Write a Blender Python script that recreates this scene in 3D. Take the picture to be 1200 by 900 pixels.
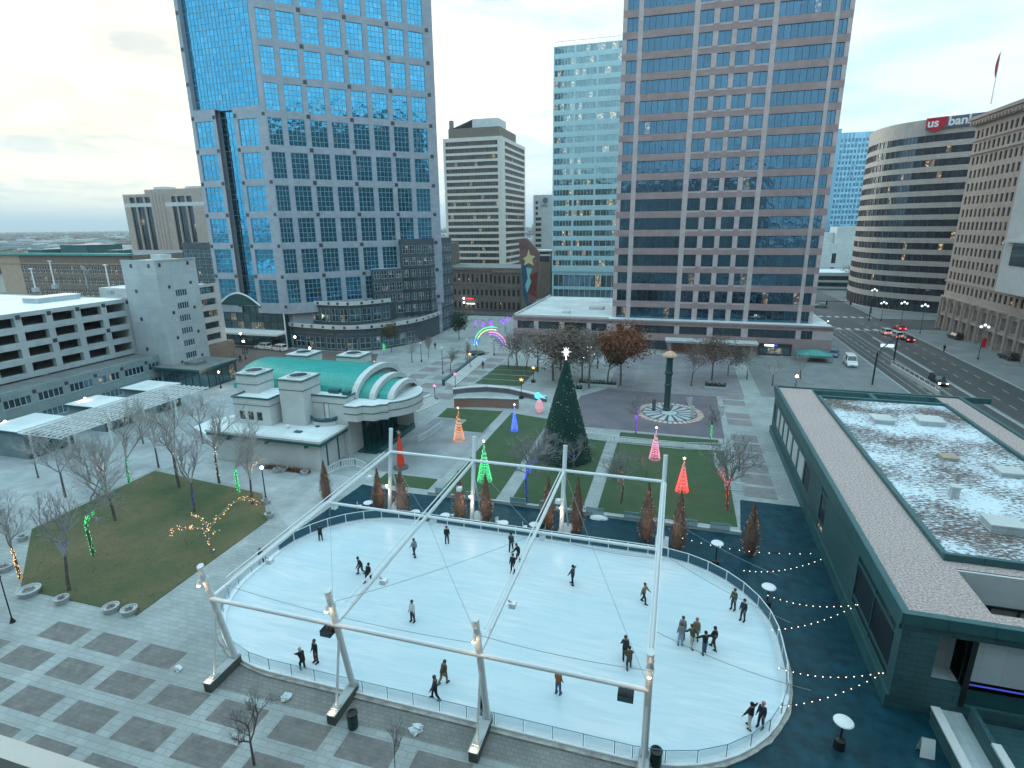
import bpy, bmesh, math, random
from mathutils import Vector, Matrix, Euler
import numpy as np
R = math.radians
random.seed(7)
sc = bpy.context.scene
for o in list(bpy.data.objects): bpy.data.objects.remove(o)
C = sc.collection

# ------------------------------------------------------------------ camera
CAM_H = 30.0
F_PX, PITCH, ROLL, YAW = 661.198, 0.272762, -0.0103645, 0.287334     # focal length in pixels of a 1200 px wide frame
fw = Vector((-math.sin(YAW)*math.cos(PITCH), math.cos(YAW)*math.cos(PITCH), -math.sin(PITCH)))
r0 = Vector((math.cos(YAW), math.sin(YAW), 0)); u0 = r0.cross(fw)
rt = math.cos(ROLL)*r0 + math.sin(ROLL)*u0
up = rt.cross(fw)
cam = bpy.data.cameras.new('camera'); camo = bpy.data.objects.new('camera', cam); C.objects.link(camo)
cam.sensor_width = 36; cam.lens = 36*F_PX/1200; cam.clip_start = 0.1; cam.clip_end = 60000
m = Matrix((rt, up, -fw)).transposed().to_4x4(); m.translation = Vector((0, 0, CAM_H)); camo.matrix_world = m
sc.camera = camo
cy_ = sc.cycles; cy_.max_bounces = 6; cy_.diffuse_bounces = 3; cy_.glossy_bounces = 3; cy_.transmission_bounces = 2; cy_.volume_bounces = 0; cy_.transparent_max_bounces = 8; cy_.caustics_reflective = False; cy_.caustics_refractive = False
cy_.use_adaptive_sampling = True; cy_.adaptive_threshold = 0.02; cy_.use_denoising = True

# ------------------------------------------------------------------ light
sc.view_settings.view_transform = 'Standard'; sc.view_settings.look = 'None'
sc.view_settings.exposure = 0.85; sc.view_settings.gamma = 1.0; sc.view_settings.use_curve_mapping = False
SUN_AZ = R(-40); SUN_EL = R(11)          # azimuth clockwise from +Y; the sunset glows behind the glass tower
sdir = Vector((math.sin(SUN_AZ)*math.cos(SUN_EL), math.cos(SUN_AZ)*math.cos(SUN_EL), math.sin(SUN_EL)))
sl = bpy.data.lights.new('sun', 'SUN'); sl.energy = 0.55; sl.angle = R(25); sl.color = (1.0, 0.86, 0.7)
so = bpy.data.objects.new('sun', sl); C.objects.link(so); so.rotation_euler = sdir.to_track_quat('Z', 'Y').to_euler()

w = bpy.data.worlds.new('World'); sc.world = w; w.use_nodes = True
nt = w.node_tree; nt.nodes.clear()
def N(nt, t, **k):
    n = nt.nodes.new(t)
    for a, b in k.items():
        if a.startswith('i_'):
            n.inputs[a[2:].replace('_', ' ')].default_value = b
        else: setattr(n, a, b)
    return n
def ramp(nt, pts, interp='LINEAR'):
    n = nt.nodes.new('ShaderNodeValToRGB'); cr = n.color_ramp; cr.interpolation = interp
    while len(cr.elements) < len(pts): cr.elements.new(0.5)
    for e, (p, c) in zip(cr.elements, pts):
        e.position = p; e.color = (c, c, c, 1) if not hasattr(c, '__len__') else tuple(c)+(1,)
    return n
def math_(nt, op, a, b=None, clamp=False):
    n = nt.nodes.new('ShaderNodeMath'); n.operation = op; n.use_clamp = clamp
    for i, v in enumerate((a, b)):
        if v is None: continue
        if isinstance(v, (int, float)): n.inputs[i].default_value = v
        else: nt.links.new(v, n.inputs[i])
    return n.outputs[0]
def mixc(nt, f, a, b, blend='MIX'):
    n = nt.nodes.new('ShaderNodeMix'); n.data_type = 'RGBA'; n.blend_type = blend
    for s, v in ((n.inputs[0], f), (n.inputs[6], a), (n.inputs[7], b)):
        if isinstance(v, (int, float)): s.default_value = v
        elif hasattr(v, '__len__'): s.default_value = tuple(v)+(1,)
        else: nt.links.new(v, s)
    return n.outputs[2]
sky = N(nt, 'ShaderNodeTexSky', sky_type='NISHITA'); sky.sun_disc = False
sky.sun_elevation = SUN_EL; sky.sun_rotation = SUN_AZ; sky.air_density = 1.5; sky.dust_density = 1.0; sky.altitude = 1300
tc = N(nt, 'ShaderNodeTexCoord')
sep = N(nt, 'ShaderNodeSeparateXYZ'); nt.links.new(tc.outputs['Generated'], sep.inputs[0])
elev = sep.outputs[2]
dotn = N(nt, 'ShaderNodeVectorMath', operation='DOT_PRODUCT'); nt.links.new(tc.outputs['Generated'], dotn.inputs[0])
gd = Vector((math.sin(R(-50))*math.cos(R(10)), math.cos(R(-50))*math.cos(R(10)), math.sin(R(10)))); dotn.inputs[1].default_value = gd
glow = math_(nt, 'POWER', math_(nt, 'MAXIMUM', dotn.outputs['Value'], 0.0), 4.5)
# cloud sheets: a plane projection so that the streaks flatten towards the horizon
den = math_(nt, 'ADD', math_(nt, 'MAXIMUM', elev, 0.0), 0.10)
cx = math_(nt, 'DIVIDE', sep.outputs[0], den); cy = math_(nt, 'DIVIDE', sep.outputs[1], den)
cmb = N(nt, 'ShaderNodeCombineXYZ'); nt.links.new(cx, cmb.inputs[0]); nt.links.new(cy, cmb.inputs[1])
n1 = N(nt, 'ShaderNodeTexNoise', i_Scale=1.0, i_Detail=6.0, i_Roughness=0.55, i_Distortion=0.5); nt.links.new(cmb.outputs[0], n1.inputs['Vector'])
n2 = N(nt, 'ShaderNodeTexNoise', i_Scale=2.1, i_Detail=5.0, i_Roughness=0.55); nt.links.new(cmb.outputs[0], n2.inputs['Vector'])
c1 = ramp(nt, [(0.40, 0.0), (0.55, 1.0)]); nt.links.new(n1.outputs[0], c1.inputs[0])
c2 = ramp(nt, [(0.35, 0.0), (0.7, 1.0)]); nt.links.new(n2.outputs[0], c2.inputs[0])
CLOUD_COOL = (6.0, 7.6, 8.6); CLOUD_WARM = (10.6, 9.0, 5.4); CLOUD_GREY = (3.9, 4.15, 4.1); BLUE = (4.3, 7.8, 10.6)
bright = mixc(nt, glow, CLOUD_COOL, CLOUD_WARM)
dark = mixc(nt, glow, (4.4, 6.1, 7.3), CLOUD_GREY)
cl = mixc(nt, c1.outputs[0], dark, bright)
cl = mixc(nt, math_(nt, 'MULTIPLY', c2.outputs[0], 0.28), cl, (8.6, 8.4, 7.6))
hz = ramp(nt, [(0.0, 1.0), (0.05, 0.6), (0.15, 0.0)]); nt.links.new(elev, hz.inputs[0])
cl = mixc(nt, math_(nt, 'MULTIPLY', hz.outputs[0], math_(nt, 'SUBTRACT', 1.0, math_(nt, 'MULTIPLY', glow, 0.35))), cl, (3.8, 5.6, 6.8))
zen = ramp(nt, [(0.34, 0.0), (0.62, 1.0)]); nt.links.new(elev, zen.inputs[0])
cl = mixc(nt, math_(nt, 'MULTIPLY', zen.outputs[0], 0.95), cl, (7.4, 11.2, 12.7))
skymix = mixc(nt, 0.88, sky.outputs[0], cl)
bg = N(nt, 'ShaderNodeBackground'); bg.inputs[1].default_value = 0.1
nt.links.new(skymix, bg.inputs[0])
wo = N(nt, 'ShaderNodeOutputWorld'); nt.links.new(bg.outputs[0], wo.inputs[0])

# ------------------------------------------------------------------ survey helpers (pixels of the photograph -> places on the ground / on a wall plane)
def ray(x, y): return fw + rt*((x-600)/F_PX) - up*((y-450)/F_PX)
def G(x, y, z=0.0):
    d = ray(x, y); t = (z-CAM_H)/d.z; return Vector((d.x*t, d.y*t, z))
def onX(x, y, X):
    d = ray(x, y); t = X/d.x; return Vector((X, d.y*t, CAM_H+d.z*t))
def onY(x, y, Y):
    d = ray(x, y); t = Y/d.y; return Vector((d.x*t, Y, CAM_H+d.z*t))
def HT(p, py):           # height above p (on the ground) whose image row is py
    lo, hi = 0.0, 200.0
    for _ in range(50):
        z = (lo+hi)/2; v = Vector((p[0], p[1], z-CAM_H)); c = v.dot(fw)
        if 450-F_PX*v.dot(up)/c > py: lo = z
        else: hi = z
    return lo
def proj(v):
    v = Vector(v)-Vector((0, 0, CAM_H)); c = v.dot(fw)
    if c < 0.1: return None
    return (600+F_PX*v.dot(rt)/c, 450-F_PX*v.dot(up)/c, c)

# ------------------------------------------------------------------ materials
MATS = {}
def mat(name, base, rough=0.7, metal=0.0, var=0.0, vscale=1.0, bump=0.0, bscale=8.0, emit=None, estr=0.0, spec=0.5,
        tile=None, tilec=0.75, col2=None, island=0.0, coord='uv', alpha=1.0, stretch=None, stain=0.0):
    m = bpy.data.materials.new(name); m.use_nodes = True; nt = m.node_tree
    b = nt.nodes['Principled BSDF']; b.inputs['Roughness'].default_value = rough; b.inputs['Metallic'].default_value = metal
    b.inputs['Specular IOR Level'].default_value = spec
    MATS[name] = m; m.diffuse_color = tuple(base)+(1,)
    if emit:
        b.inputs['Emission Color'].default_value = tuple(emit)+(1,); b.inputs['Emission Strength'].default_value = estr
        b.inputs['Base Color'].default_value = tuple(base)+(1,); return m
    tcn = N(nt, 'ShaderNodeTexCoord'); vec = tcn.outputs['UV' if coord == 'uv' else 'Object']
    if coord == 'geo':
        ge = N(nt, 'ShaderNodeNewGeometry'); vec = ge.outputs['Position']
    if stretch:
        mp = N(nt, 'ShaderNodeMapping'); mp.inputs['Scale'].default_value = stretch; nt.links.new(vec, mp.inputs[0]); vec = mp.outputs[0]
    col = tuple(base); c2 = col2 or tuple(x*(1-var) for x in base)
    if var or col2:
        no = N(nt, 'ShaderNodeTexNoise', i_Scale=vscale, i_Detail=6.0, i_Roughness=0.62); nt.links.new(vec, no.inputs['Vector'])
        rp = ramp(nt, [(0.35, 0.0), (0.65, 1.0)]); nt.links.new(no.outputs[0], rp.inputs[0])
        col = mixc(nt, rp.outputs[0], col, c2)
    if stain:
        no = N(nt, 'ShaderNodeTexNoise', i_Scale=0.13, i_Detail=7.0, i_Roughness=0.7); nt.links.new(vec, no.inputs['Vector'])
        rp = ramp(nt, [(0.42, 0.0), (0.66, 1.0)]); nt.links.new(no.outputs[0], rp.inputs[0])
        col = mixc(nt, math_(nt, 'MULTIPLY', rp.outputs[0], stain), col, tuple(x*0.45 for x in base))
    if tile:
        br = N(nt, 'ShaderNodeTexBrick'); br.offset = tile[3] if len(tile) > 3 else 0.0
        br.inputs['Scale'].default_value = 1.0; br.inputs['Brick Width'].default_value = tile[0]; br.inputs['Row Height'].default_value = tile[1]
        br.inputs['Mortar Size'].default_value = tile[2]; br.inputs['Mortar Smooth'].default_value = 0.1
        br.inputs['Color1'].default_value = (1, 1, 1, 1); br.inputs['Color2'].default_value = (0.86, 0.86, 0.86, 1); br.inputs['Mortar'].default_value = (tilec, tilec, tilec, 1)
        nt.links.new(vec, br.inputs['Vector'])
        col = mixc(nt, 1.0, col, br.outputs[0], 'MULTIPLY')
    if island:
        ge = N(nt, 'ShaderNodeNewGeometry'); oi = N(nt, 'ShaderNodeObjectInfo')
        s = math_(nt, 'FRACT', math_(nt, 'ADD', ge.outputs['Random Per Island'], oi.outputs['Random']))
        f = math_(nt, 'ADD', math_(nt, 'MULTIPLY', s, island), 1.0-island)
        cmbn = N(nt, 'ShaderNodeCombineColor'); [nt.links.new(f, cmbn.inputs[i]) for i in range(3)]
        col = mixc(nt, 1.0, col, cmbn.outputs[0], 'MULTIPLY')
    if hasattr(col, '__len__'): b.inputs['Base Color'].default_value = tuple(col)+(1,)
    else: nt.links.new(col, b.inputs['Base Color'])
    if bump:
        no = N(nt, 'ShaderNodeTexNoise', i_Scale=bscale, i_Detail=4.0); nt.links.new(vec, no.inputs['Vector'])
        bp = N(nt, 'ShaderNodeBump'); bp.inputs['Strength'].default_value = 1.0; bp.inputs['Distance'].default_value = bump
        nt.links.new(no.outputs[0], bp.inputs['Height']); nt.links.new(bp.outputs[0], b.inputs['Normal'])
    if alpha < 1: b.inputs['Alpha'].default_value = alpha
    return m
def glass(name, tint, dark, lit=0.0, rough=0.04, refl=0.75, wob=0.02, litc=(1.0, 0.72, 0.4), lits=0.9):
    """reflective window glass over a dark room; a share of the panes has the room lights on"""
    m = bpy.data.materials.new(name); m.use_nodes = True; nt = m.node_tree; MATS[name] = m
    b = nt.nodes['Principled BSDF']; out = nt.nodes['Material Output']
    ge = N(nt, 'ShaderNodeNewGeometry'); oi = N(nt, 'ShaderNodeObjectInfo')
    s = math_(nt, 'FRACT', math_(nt, 'ADD', ge.outputs['Random Per Island'], oi.outputs['Random']))
    b.inputs['Roughness'].default_value = 0.5
    bc = mixc(nt, s, tuple(x*0.5 for x in dark), tuple(min(1, x*1.9) for x in dark)); nt.links.new(bc, b.inputs['Base Color'])
    if lit:
        tcn = N(nt, 'ShaderNodeTexCoord')
        no = N(nt, 'ShaderNodeTexNoise', i_Scale=1.3, i_Detail=3.0, i_Roughness=0.7); nt.links.new(tcn.outputs['UV'], no.inputs['Vector'])
        rp = ramp(nt, [(0.50, 0.06), (0.66, 1.0)]); nt.links.new(no.outputs[0], rp.inputs[0])
        on = math_(nt, 'GREATER_THAN', s, 1.0-lit)
        st = math_(nt, 'MULTIPLY', math_(nt, 'MULTIPLY', on, rp.outputs[0]), lits)
        b.inputs['Emission Color'].default_value = tuple(litc)+(1,); nt.links.new(st, b.inputs['Emission Strength'])
    gl = N(nt, 'ShaderNodeBsdfGlossy'); gl.inputs['Roughness'].default_value = rough; gl.inputs['Color'].default_value = tuple(tint)+(1,)
    no = N(nt, 'ShaderNodeTexNoise', i_Scale=0.6, i_Detail=3.0); nt.links.new(ge.outputs['Position'], no.inputs['Vector'])
    bp = N(nt, 'ShaderNodeBump'); bp.inputs['Distance'].default_value = wob; nt.links.new(no.outputs[0], bp.inputs['Height']); nt.links.new(bp.outputs[0], gl.inputs['Normal'])
    mx = N(nt, 'ShaderNodeMixShader')
    nt.links.new(math_(nt, 'MULTIPLY', math_(nt, 'ADD', math_(nt, 'MULTIPLY', s, 0.2), 0.8), refl), mx.inputs[0])
    nt.links.new(b.outputs[0], mx.inputs[1]); nt.links.new(gl.outputs[0], mx.inputs[2]); nt.links.new(mx.outputs[0], out.inputs[0])
    return m
mat('lav_stone', (0.37, 0.42, 0.49), 0.55, var=0.12, vscale=0.5, tile=(1.3, 0.9, 0.02))
mat('dark_granite', (0.05, 0.055, 0.07), 0.35)
mat('white_metal', (0.75, 0.77, 0.78), 0.4, var=0.1, vscale=2)
mat('mullion', (0.40, 0.50, 0.56), 0.4); mat('mullion_slate', (0.22, 0.33, 0.40), 0.4); mat('mullion_dark', (0.05, 0.08, 0.11), 0.4)
mat('dark_frame', (0.03, 0.035, 0.04), 0.5)
mat('podium_stone', (0.075, 0.105, 0.125), 0.5, var=0.2, vscale=0.6, tile=(1.2, 0.8, 0.03, 0.5))
mat('pink_granite', (0.38, 0.275, 0.275), 0.6, var=0.14, vscale=0.7, tile=(1.4, 1.0, 0.02), tilec=0.8)
mat('pale_granite', (0.56, 0.46, 0.465), 0.6, var=0.12, vscale=0.9, tile=(1.4, 1.0, 0.02), tilec=0.85)
mat('tan_concrete', (0.64, 0.60, 0.56), 0.8, var=0.1, vscale=0.5)
mat('shadow_tan', (0.2, 0.17, 0.14), 0.8, var=0.2, vscale=0.5)  # even dark tan shared by penthouse, window bars and brown walls
mat('teal_spandrel', (0.50, 0.76, 0.82), 0.3, var=0.1, vscale=0.4)
mat('white_concrete', (0.60, 0.62, 0.62), 0.8, var=0.12, vscale=0.5, stain=0.25)
mat('garage_concrete', (0.50, 0.56, 0.58), 0.85, var=0.14, vscale=0.35, tile=(5.2, 3.1, 0.03), stain=0.2)
mat('garage_base', (0.27, 0.36, 0.38), 0.85, var=0.15, vscale=0.35, tile=(2.2, 1.1, 0.03), stain=0.25)
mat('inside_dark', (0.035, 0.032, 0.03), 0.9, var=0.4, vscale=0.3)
mat('brown_brick', (0.24, 0.19, 0.155), 0.85, var=0.15, vscale=0.5, tile=(0.6, 0.3, 0.03, 0.5))
mat('tan_brick', (0.42, 0.33, 0.25), 0.85, var=0.15, vscale=0.5)
mat('green_copper', (0.05, 0.30, 0.27), 0.45, var=0.2, vscale=1.0)
mat('teal_roof', (0.03, 0.36, 0.31), 0.35, var=0.15, vscale=0.7, tile=(0.62, 0.62, 0.045, 0.5), tilec=0.62)
mat('teal_trim', (0.02, 0.13, 0.13), 0.4, var=0.15)
mat('teal_glass_dark', (0.01, 0.07, 0.075), 0.12, spec=0.8)
mat('stucco', (0.60, 0.62, 0.62), 0.85, var=0.1, vscale=0.7, bump=0.004, bscale=20, stain=0.22)
mat('grey_stone', (0.29, 0.255, 0.22), 0.85, var=0.18, vscale=0.6, tile=(1.1, 0.55, 0.03, 0.5), stain=0.3)
mat('taupe_stone', (0.48, 0.40, 0.36), 0.8, var=0.12, vscale=0.6, tile=(1.5, 0.7, 0.02, 0.5), tilec=0.85, stain=0.2)
mat('bank_stone', (0.56, 0.49, 0.45), 0.5, var=0.1, vscale=0.5, tile=(1.6, 1.5, 0.02))
mat('roof_white', (0.74, 0.80, 0.82), 0.8, var=0.25, vscale=0.15, stain=0.35)
mat('roof_tar', (0.20, 0.215, 0.22), 0.9, var=0.3, vscale=0.3)
mat('slate_wall', (0.040, 0.125, 0.14), 0.6, var=0.25, vscale=0.8, tile=(1.5, 0.42, 0.03, 0.5), tilec=0.6, stain=0.3)
mat('slate_trim', (0.030, 0.12, 0.13), 0.45, var=0.2, vscale=1.5, tile=(2.4, 8, 0.04), tilec=0.5)
mat('plinth_dark', (0.10, 0.11, 0.105), 0.8, var=0.2, vscale=2)
mat('bark', (0.15, 0.13, 0.12), 0.9, var=0.35, vscale=3, coord='obj')
mat('twig', (0.26, 0.245, 0.24), 0.9, var=0.3, vscale=2, coord='obj')
mat('pale_twig', (0.42, 0.41, 0.40), 0.9, var=0.3, vscale=2, coord='obj')
mat('leaf_russet', (0.34, 0.12, 0.06), 0.8, island=0.6, col2=(0.26, 0.10, 0.045), vscale=0.6, coord='obj')
mat('leaf_brown', (0.27, 0.19, 0.15), 0.8, island=0.6, col2=(0.17, 0.12, 0.10), vscale=0.6, coord='obj')
mat('leaf_olive', (0.10, 0.085, 0.035), 0.8, island=0.6, col2=(0.15, 0.10, 0.05), vscale=0.5, coord='obj')
mat('leaf_evergreen', (0.025, 0.06, 0.03), 0.8, island=0.6)
mat('leaf_orange', (0.30, 0.10, 0.05), 0.8, island=0.5)
mat('leaf_green', (0.12, 0.20, 0.05), 0.8, island=0.5)
mat('needle_dark', (0.010, 0.085, 0.070), 0.8, island=0.5, col2=(0.006, 0.055, 0.045), vscale=1.2, coord='obj')
mat('shrub_brown', (0.44, 0.25, 0.18), 0.9, island=0.6, col2=(0.27, 0.18, 0.15), vscale=1.2, coord='obj')
mat('black_metal', (0.02, 0.022, 0.024), 0.4, metal=0.3)
mat('steel', (0.45, 0.48, 0.5), 0.35, metal=0.8)
mat('plank', (0.15, 0.12, 0.10), 0.8, var=0.3, vscale=4)
mat('tyre', (0.02, 0.02, 0.02), 0.8)
mat('car_white', (0.75, 0.77, 0.78), 0.2, spec=0.8); mat('car_dark', (0.025, 0.03, 0.035), 0.2, spec=0.8)
mat('car_blue', (0.04, 0.11, 0.28), 0.2, spec=0.8); mat('car_glass', (0.02, 0.025, 0.03), 0.05, spec=1.0)
mat('car_silver', (0.35, 0.37, 0.38), 0.3, metal=0.6)
mat('sign_red', (0.5, 0.012, 0.03), 0.4); mat('sign_navy', (0.13, 0.14, 0.21), 0.4); mat('sign_white', (0.85, 0.85, 0.85), 0.4)
mat('bin_green', (0.012, 0.05, 0.04), 0.5); mat('white_plastic', (0.78, 0.80, 0.82), 0.4)
mat('salmon', (0.62, 0.38, 0.27), 0.7, var=0.2, vscale=3); mat('pillar_teal', (0.02, 0.075, 0.07), 0.6, var=0.35, vscale=3)
mat('snow', (0.80, 0.84, 0.87), 0.7, var=0.08, vscale=3, bump=0.03, bscale=6)
mat('tarp', (0.62, 0.70, 0.74), 0.6, var=0.15, vscale=4, bump=0.03, bscale=4)
for nme, col, st in (('bulb_warm', (1.0, 0.5, 0.16), 3.2), ('bulb_white', (1.0, 0.8, 0.6), 3.5), ('bulb_green', (0.03, 1.0, 0.25), 1.5), ('bulb_blue', (0.03, 0.08, 1.0), 2.6),
                     ('bulb_red', (1.0, 0.03, 0.03), 2.2), ('bulb_pink', (1.0, 0.2, 0.42), 1.7), ('bulb_purple', (0.35, 0.08, 1.0), 2.2), ('bulb_orange', (1.0, 0.33, 0.07), 1.8),
                     ('bulb_cyan', (0.1, 0.75, 0.9), .8), ('bulb_yellow', (0.7, 1.0, 0.15), 1.5), ('head_lamp', (1.0, 0.95, 0.85), 8), ('tail_lamp', (1.0, 0.03, 0.02), 8),
                     ('lamp_glow', (1.0, 0.72, 0.42), 22), ('spot_glow', (1.0, 0.66, 0.4), 14), ('sign_glow_red', (1.0, 0.05, 0.05), 2.2), ('sign_glow_white', (0.9, 0.95, 1.0), 2.5), ('blue_strip', (0.1, 0.15, 0.9), 0.2)):
    mat(nme, tuple(x*0.6 for x in col), 0.5, emit=col, estr=st)
HAZE = 0.00013
mat('globe_pale', (.8, .85, .9), .4, emit=(.9, .95, 1), estr=.8); mat('tree_sparkle', (.8, .8, .7), .4, emit=(.7, .9, .6), estr=.9); mat('star_white', (.8, .8, .8), .4, emit=(1, 1, 1), estr=1.0)
mat('bulb_dim', (.6, .4, .2), .4, emit=(1, .62, .32), estr=1.6); mat('red_wrap', (.22, .035, .02), .8, emit=(.5, .05, .02), estr=.25, var=.2); mat('pink_pale', (.6, .35, .38), .6, emit=(.8, .35, .4), estr=.3); mat('sign_glow_soft', (.5, .6, .65), .5, emit=(.7, .85, .9), estr=.5)
mat('screen_glass', (.25, .42, .45), .15, alpha=.55); mat('mural_brown', (.22, .13, .12), .8, var=.3, vscale=.4); mat('mural_blue', (.03, .10, .18), .7, var=.3, vscale=.4); mat('mural_red', (.16, .035, .03), .7, var=.3, vscale=.4); mat('mural_cream', (.6, .55, .3), .7); mat('mural_teal', (.2, .5, .48), .7)
glass('glass_azure', (0.09, 0.46, 0.74), (0.012, 0.04, 0.06), lit=0.07, refl=0.95, wob=0.05)
glass('glass_notch', (0.16, 0.45, 0.60), (0.01, 0.03, 0.04), refl=0.7, wob=0.05)
glass('glass_blue', (0.12, 0.27, 0.40), (0.010, 0.022, 0.035), lit=0.015, refl=0.7, wob=0.06)
glass('glass_dark', (0.20, 0.28, 0.35), (0.012, 0.017, 0.022), lit=0.03, refl=0.35, wob=0.03)
glass('glass_teal', (0.38, 0.62, 0.68), (0.05, 0.09, 0.10), lit=0.16, refl=0.5, wob=0.04, lits=1.1)
glass('glass_tan', (0.30, 0.28, 0.26), (0.035, 0.028, 0.024), lit=0.05, refl=0.15, wob=0.03, lits=0.6)
glass('glass_podium', (0.22, 0.40, 0.46), (0.02, 0.035, 0.04), lit=0.10, refl=0.5, wob=0.02, lits=0.5)
glass('glass_pale', (0.35, 0.72, 0.95), (0.12, 0.24, 0.32), refl=0.5, wob=0.02)
glass('glass_shop', (0.25, 0.45, 0.5), (0.06, 0.09, 0.10), lit=0.3, refl=0.4, wob=0.02, lits=0.5)

# ------------------------------------------------------------------ mesh builder
class MB:
    def __init__(s): s.v = []; s.f = []; s.m = []
    def q(s, pts, mi=0):
        n = len(s.v); s.v += [tuple(p) for p in pts]; s.f.append(tuple(range(n, n+len(pts)))); s.m.append(mi)
    def box(s, a, b, mi=0):
        x0, y0, z0 = a; x1, y1, z1 = b
        if x0 > x1: x0, x1 = x1, x0
        if y0 > y1: y0, y1 = y1, y0
        if z0 > z1: z0, z1 = z1, z0
        n = len(s.v); s.v += [(x0,y0,z0),(x1,y0,z0),(x1,y1,z0),(x0,y1,z0),(x0,y0,z1),(x1,y0,z1),(x1,y1,z1),(x0,y1,z1)]
        for f in ((0,3,2,1),(4,5,6,7),(0,1,5,4),(1,2,6,5),(2,3,7,6),(3,0,4,7)): s.f.append(tuple(n+i for i in f)); s.m.append(mi)
    def obox(s, O, u, a, b, mi=0):
        """box in a wall frame: O origin (x, y), u unit direction along the wall; a, b = (along, outward, z)"""
        n_ = (u[1], -u[0]); n = len(s.v)
        (s0, d0, z0), (s1, d1, z1) = a, b
        if s0 > s1: s0, s1 = s1, s0
        if d0 > d1: d0, d1 = d1, d0
        if z0 > z1: z0, z1 = z1, z0
        for z in (z0, z1):
            for (S, D) in ((s0, d1), (s1, d1), (s1, d0), (s0, d0)):
                s.v.append((O[0]+u[0]*S+n_[0]*D, O[1]+u[1]*S+n_[1]*D, z))
        for f in ((0,3,2,1),(4,5,6,7),(0,1,5,4),(1,2,6,5),(2,3,7,6),(3,0,4,7)): s.f.append(tuple(n+i for i in f)); s.m.append(mi)
    def tube(s, p, q, r0, r1=None, n=8, mi=0, cap=True):
        p = Vector(p); q = Vector(q); r1 = r0 if r1 is None else r1
        d = (q-p); 
        if d.length < 1e-6: return
        d.normalize(); a = d.orthogonal().normalized(); b = d.cross(a); k = len(s.v)
        for (c, r) in ((p, r0), (q, r1)):
            for i in range(n):
                t = 2*math.pi*i/n; s.v.append(tuple(c+(a*math.cos(t)+b*math.sin(t))*r))
        for i in range(n):
            j = (i+1) % n; s.f.append((k+i, k+j, k+n+j, k+n+i)); s.m.append(mi)
        if cap:
            s.f.append(tuple(k+n-1-i for i in range(n))); s.m.append(mi); s.f.append(tuple(k+n+i for i in range(n))); s.m.append(mi)
    def path(s, pts, r, n=6, mi=0):
        for i in range(len(pts)-1): s.tube(pts[i], pts[i+1], r, r, n, mi)
    def prism(s, poly, z0, z1, mi=0, mtop=None, bottom=True):
        """vertical prism over a counter-clockwise polygon"""
        A = sum(poly[i][0]*poly[(i+1) % len(poly)][1]-poly[(i+1) % len(poly)][0]*poly[i][1] for i in range(len(poly)))
        if A < 0: poly = poly[::-1]
        n = len(poly); k = len(s.v); s.v += [(p[0], p[1], z0) for p in poly]+[(p[0], p[1], z1) for p in poly]
        for i in range(n):
            j = (i+1) % n; s.f.append((k+i, k+j, k+n+j, k+n+i)); s.m.append(mi)
        s.f.append(tuple(k+n+i for i in range(n))); s.m.append(mi if mtop is None else mtop)
        if bottom: s.f.append(tuple(k+n-1-i for i in range(n))); s.m.append(mi)
    def sheet(s, poly, z, mi=0):
        A = sum(poly[i][0]*poly[(i+1) % len(poly)][1]-poly[(i+1) % len(poly)][0]*poly[i][1] for i in range(len(poly)))
        if A < 0: poly = poly[::-1]
        s.q([(p[0], p[1], z) for p in poly], mi)
    def lathe(s, c, prof, n=12, mi=0):
        k = len(s.v)
        for (r, z) in prof:
            for i in range(n):
                t = 2*math.pi*i/n; s.v.append((c[0]+r*math.cos(t), c[1]+r*math.sin(t), c[2]+z))
        for a in range(len(prof)-1):
            for i in range(n):
                j = (i+1) % n; s.f.append((k+a*n+i, k+a*n+j, k+(a+1)*n+j, k+(a+1)*n+i)); s.m.append(mi)
        s.f.append(tuple(k+n-1-i for i in range(n))); s.m.append(mi)
        s.f.append(tuple(k+(len(prof)-1)*n+i for i in range(n))); s.m.append(mi)
    def ball(s, c, r, mi=0, n=6, sq=1.0):
        m_ = max(3, n//2+1)
        s.lathe(c, [(max(0.001, r*math.sin(math.pi*i/m_)), -r*sq*math.cos(math.pi*i/m_)) for i in range(m_+1)], n, mi)
    def octa(s, c, r, mi=0):
        k = len(s.v); x, y, z = c
        s.v += [(x+r,y,z),(x,y+r,z),(x-r,y,z),(x,y-r,z),(x,y,z+r),(x,y,z-r)]
        for f in ((0,1,4),(1,2,4),(2,3,4),(3,0,4),(1,0,5),(2,1,5),(3,2,5),(0,3,5)): s.f.append(tuple(k+i for i in f)); s.m.append(mi)
    def mesh(s, name, mats, origin=(0, 0, 0), smooth=False):
        me = bpy.data.meshes.new(name); ox, oy, oz = origin
        me.from_pydata([(x-ox, y-oy, z-oz) for x, y, z in s.v], [], s.f); me.update()
        for mt in mats: me.materials.append(MATS[mt])
        me.polygons.foreach_set('material_index', s.m)
        if smooth: me.polygons.foreach_set('use_smooth', [True]*len(s.f))
        box_uv(me, origin)
        return me
    def build(s, name, mats, parent=None, origin=None, smooth=False, **t):
        if not s.f: return None
        if isinstance(mats, str): mats = [mats]
        if parent is not None: origin = wl(parent)
        o_ = tuple(origin) if origin is not None else (0, 0, 0)
        o = bpy.data.objects.new(name, s.mesh(name, mats, o_, smooth)); C.objects.link(o)
        if parent is not None: o.parent = parent
        else: o.location = o_
        if t: tag(o, **t)
        return o
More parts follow.
